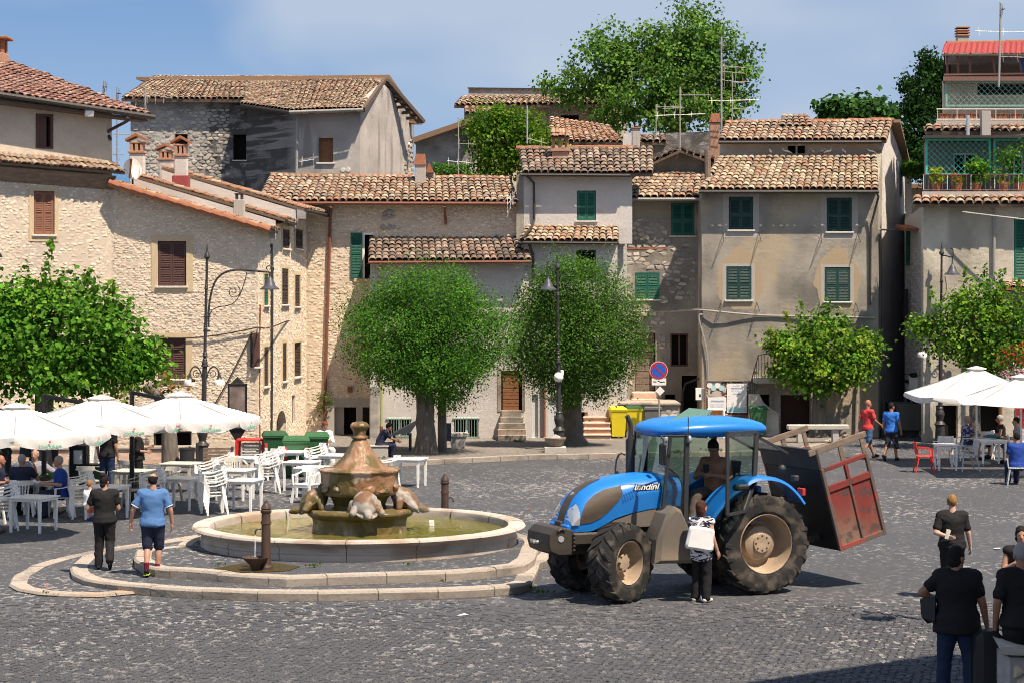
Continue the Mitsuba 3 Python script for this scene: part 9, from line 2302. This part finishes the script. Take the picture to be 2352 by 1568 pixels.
# woman with the white bag
q = PZ(1611, 1381, 0)
lady = person(q, rd(-38), 1.58, 'long haired woman in a patterned top with a white bag beside the tractor', skin='skin', top='pattern', sleeve=0, legs='black_cloth', leglen=1.0, shoe='shoe_white', hair='hair_brown', style='long', hp=.25, hy=-.2, hem=-.20, eR=(.26, -.04, 1.14), wR=(.30, .05, .90), eL=(-.24, .02, 1.13), wL=(-.2, .2, .95), fat=1.0)
hb = Thing('handbag', 'large white handbag on the shoulder of the woman beside the tractor', 'handbag')
bm = cb((-.23, -.06, 0), (.23, .06, .36), .035)
bm = tm(m3.Manifold(m3.Mesh(np.asarray(bm.vertices, np.float32), np.asarray(bm.faces, np.uint32))).refine_to_length(.05)); bm.vertices[:, 0] *= 1 - .12 * (bm.vertices[:, 2:3][:, 0] / .34)
bm.vertices += (meshkit.fbm(bm.vertices * 7, 2)[:, None] - .5) * .02
Mb = M(q + (-.06, -.19, .84), rz=rd(8), ry=rd(9))
hb.part('bag', xf(bm, Mb), 'mat_white_cloth', smooth=40)
hb.part('strap', xf(cat([tube(curve([(-.10, .0, .34), (.0, .06, .46), (.09, .12, .50), (.14, .03, .34)], 14), .012, 6)]), Mb), 'mat_white_cloth')
# two men walking towards the alley
q = zc(1993, 1053)
person(q, rd(-62), 1.76, 'man in a red polo shirt and denim shorts walking towards the alley', skin='skin_tan', top='red_cloth', sleeve=.62, legs='denim', leglen=.48, shoe='black_cloth', hair='hair_black', style='shaved', hy=-.2, eR=(.24, .10, 1.14), wR=(.20, .34, 1.0), eL=(-.24, -.12, 1.14), wL=(-.22, -.16, .89), kL=(-.09, .14, .51), aL=(-.09, .30, .10), kR=(.09, -.02, .49), aR=(.09, -.30, .15), toe=(.2, -.5))
q = zc(2047, 1057)
person(q, rd(-38), 1.70, 'man in a bright blue T-shirt and camouflage shorts walking towards the alley', skin='skin_tan', top='bright_blue', sleeve=.6, legs='camo', leglen=.58, shoe='black_cloth', hair='hair_black', style='short', hy=-.3, fat=1.06, eR=(.27, .0, 1.14), wR=(.28, .10, .90), kL=(-.10, -.02, .50), aL=(-.10, -.28, .17), kR=(.10, .10, .50), aR=(.10, .14, .09), toe=(-.7, 0))
# cafe at right
person(zc(2216, 1056), rd(-92), 1.72, 'old bald man in a checked blue shirt with his hand at his chin', base=SIT, skin='skin', top='plaid', sleeve=.7, legs='navy', leglen=.45, hair='hair_grey', style='bald', eR=(.20, .26, .82), wR=(.06, .26, 1.04), wL=(-.1, .36, .76))
person(zc(2302, 1052), rd(78), 1.68, 'woman in a black vest leaning on the table under the right parasol', base=SIT, skin='skin_tan', top='black_cloth', sleeve=0, legs='black_cloth', leglen=.6, hair='hair_grey', style='short', wL=(-.15, .36, .78), wR=(.15, .4, .76))
person(zc(2340, 1064), rd(72), 1.74, 'dark haired man in a grey shirt sitting at the right parasol table', base=SIT, skin='skin', top='grey_cloth', sleeve=.7, legs='taupe', leglen=.5, hair='hair_black', style='short')
person(zc(2338, 1112), rd(8), 1.72, 'broad man in dark blue sitting with his back to us at the right frame edge', base=SIT, fat=1.25, skin='skin_tan', top='royal', sleeve=.6, legs='navy', hair='hair_black', style='short')
# foreground at right
q = np.array([P(2187, 0, 33.2)[0], 33.2, 0])
w15 = person(q, rd(-4), 1.63, 'short haired blond woman in black standing with her back to us', fat=1.24, skin='skin_pale', top='black_cloth', sleeve=.7, legs='black_cloth', hair='hair_blond', style='short', eL=(-.29, -.10, 1.14), wL=(-.13, -.19, 1.09), eR=(.27, .0, 1.13), wR=(.32, .10, .88), aL=(-.13, 0, .09), aR=(.13, 0, .09))
extra(w15, 'folded_fan', hull([(-.16, -.24, 1.05), (-.10, -.24, 1.04), (-.13, -.26, 1.22), (-.08, -.25, 1.21), (-.05, -.24, 1.19)]), 'mat_shoe_white')
zp = .42
structure('terrace_step', prism([(3.4, 16.0), (9.0, 16.0), (9.0, 23.3), (3.6, 23.3)], .0, zp), 'mat_pavement')
q = np.array([P(2198, 0, 22.6)[0], 22.6, zp])
w16 = person(q, rd(-16), 1.64, 'stout woman in a black blouse and jeans with a bag under her arm', fat=1.42, skin='skin_tan', top='black_cloth', sleeve=.55, legs='dark_denim', hair='hair_black', style='bob', hy=-.75, eL=(-.40, -.02, 1.22), wL=(-.20, .16, 1.10), eR=(.29, .02, 1.12), wR=(.33, .10, .86), aL=(-.16, 0, .09), aR=(.16, 0, .09), kL=(-.14, .02, .5), kR=(.14, .02, .5), hem=-.16)
extra(w16, 'bag', hull([(x, y, z) for x, y, z in ((-.40, -.06, .95), (-.24, -.12, .90), (-.40, .12, .95), (-.24, .14, .90), (-.42, -.02, 1.14), (-.24, -.08, 1.20), (-.42, .1, 1.14), (-.24, .1, 1.20), (-.34, .02, .86))]), 'mat_black', smooth=50)
q = np.array([P(2347, 0, 22.2)[0], 22.2, zp])
m17 = person(q, rd(6), 1.72, 'grey haired man in a black blue-collared polo at the right frame edge', fat=1.25, skin='skin_tan', top='black_cloth', sleeve=.7, legs='black_cloth', hair='hair_grey', style='short', eL=(-.28, -.02, 1.13), wL=(-.27, .08, .88))
c = m17.J['nek']; extra(m17, 'collar', lathe([(.082, -.035), (.088, -.005), (.074, .012), (.066, -.01)], 18, c + (0, -.005, 0)), 'mat_royal')
q = np.array([P(2345, 0, 28.6)[0], 28.6, 0])
person(q, rd(172), 1.63, 'dark haired woman in a sleeveless top facing us behind the grey haired man', skin='skin', top='black_cloth', sleeve=0, legs='black_cloth', hair='hair_black', style='bob', eR=(.26, .05, 1.12), wR=(.1, .2, 1.25))
tro = Thing('shopping_trolley', 'black shopping trolley standing between the two dark figures in the foreground', 'trolley')
q = np.array([P(2270, 0, 22.3)[0], 22.3, zp])
tro.part('bag', xf(cb((-.15, -.15, .12), (.15, .15, .80), .07), M(q)), 'mat_black', smooth=30); tro.part('handle', tube([q + (-.15, .18, .1), q + (-.15, .2, 1.02), q + (.15, .2, 1.02), q + (.15, .18, .1)], .012, 6), 'mat_iron')
for sx in (-.17, .17): tro.part('wheel', xf(tube([(-.02, 0, 0), (.02, 0, 0)], .09, 14), M(q + (sx, .12, .09))), 'mat_black')
# house beside the viewpoint, out of the frame: its eave shades the lower right corner
VH_ = Thing('corner_house', 'house just outside the right frame edge whose eave shades the corner', 'house')
VH_.part('wall', prism([(8.2, 20.5), (12.5, 20.5), (12.5, 8), (8.2, 8)], 0, 7.9), 'mat_tan_wall')
VH_.part('roof', prism([(3.4, 20.4), (7.0, 23.1), (8.9, 24.5), (13, 22), (13, 8), (3.4, 12)], 7.9, 8.1), 'mat_old_tile')
lamp_post((7.75, 29.2, 0), 6.2, 'street lamp just outside the right frame edge throwing a shadow on the cobbles', side=-1)
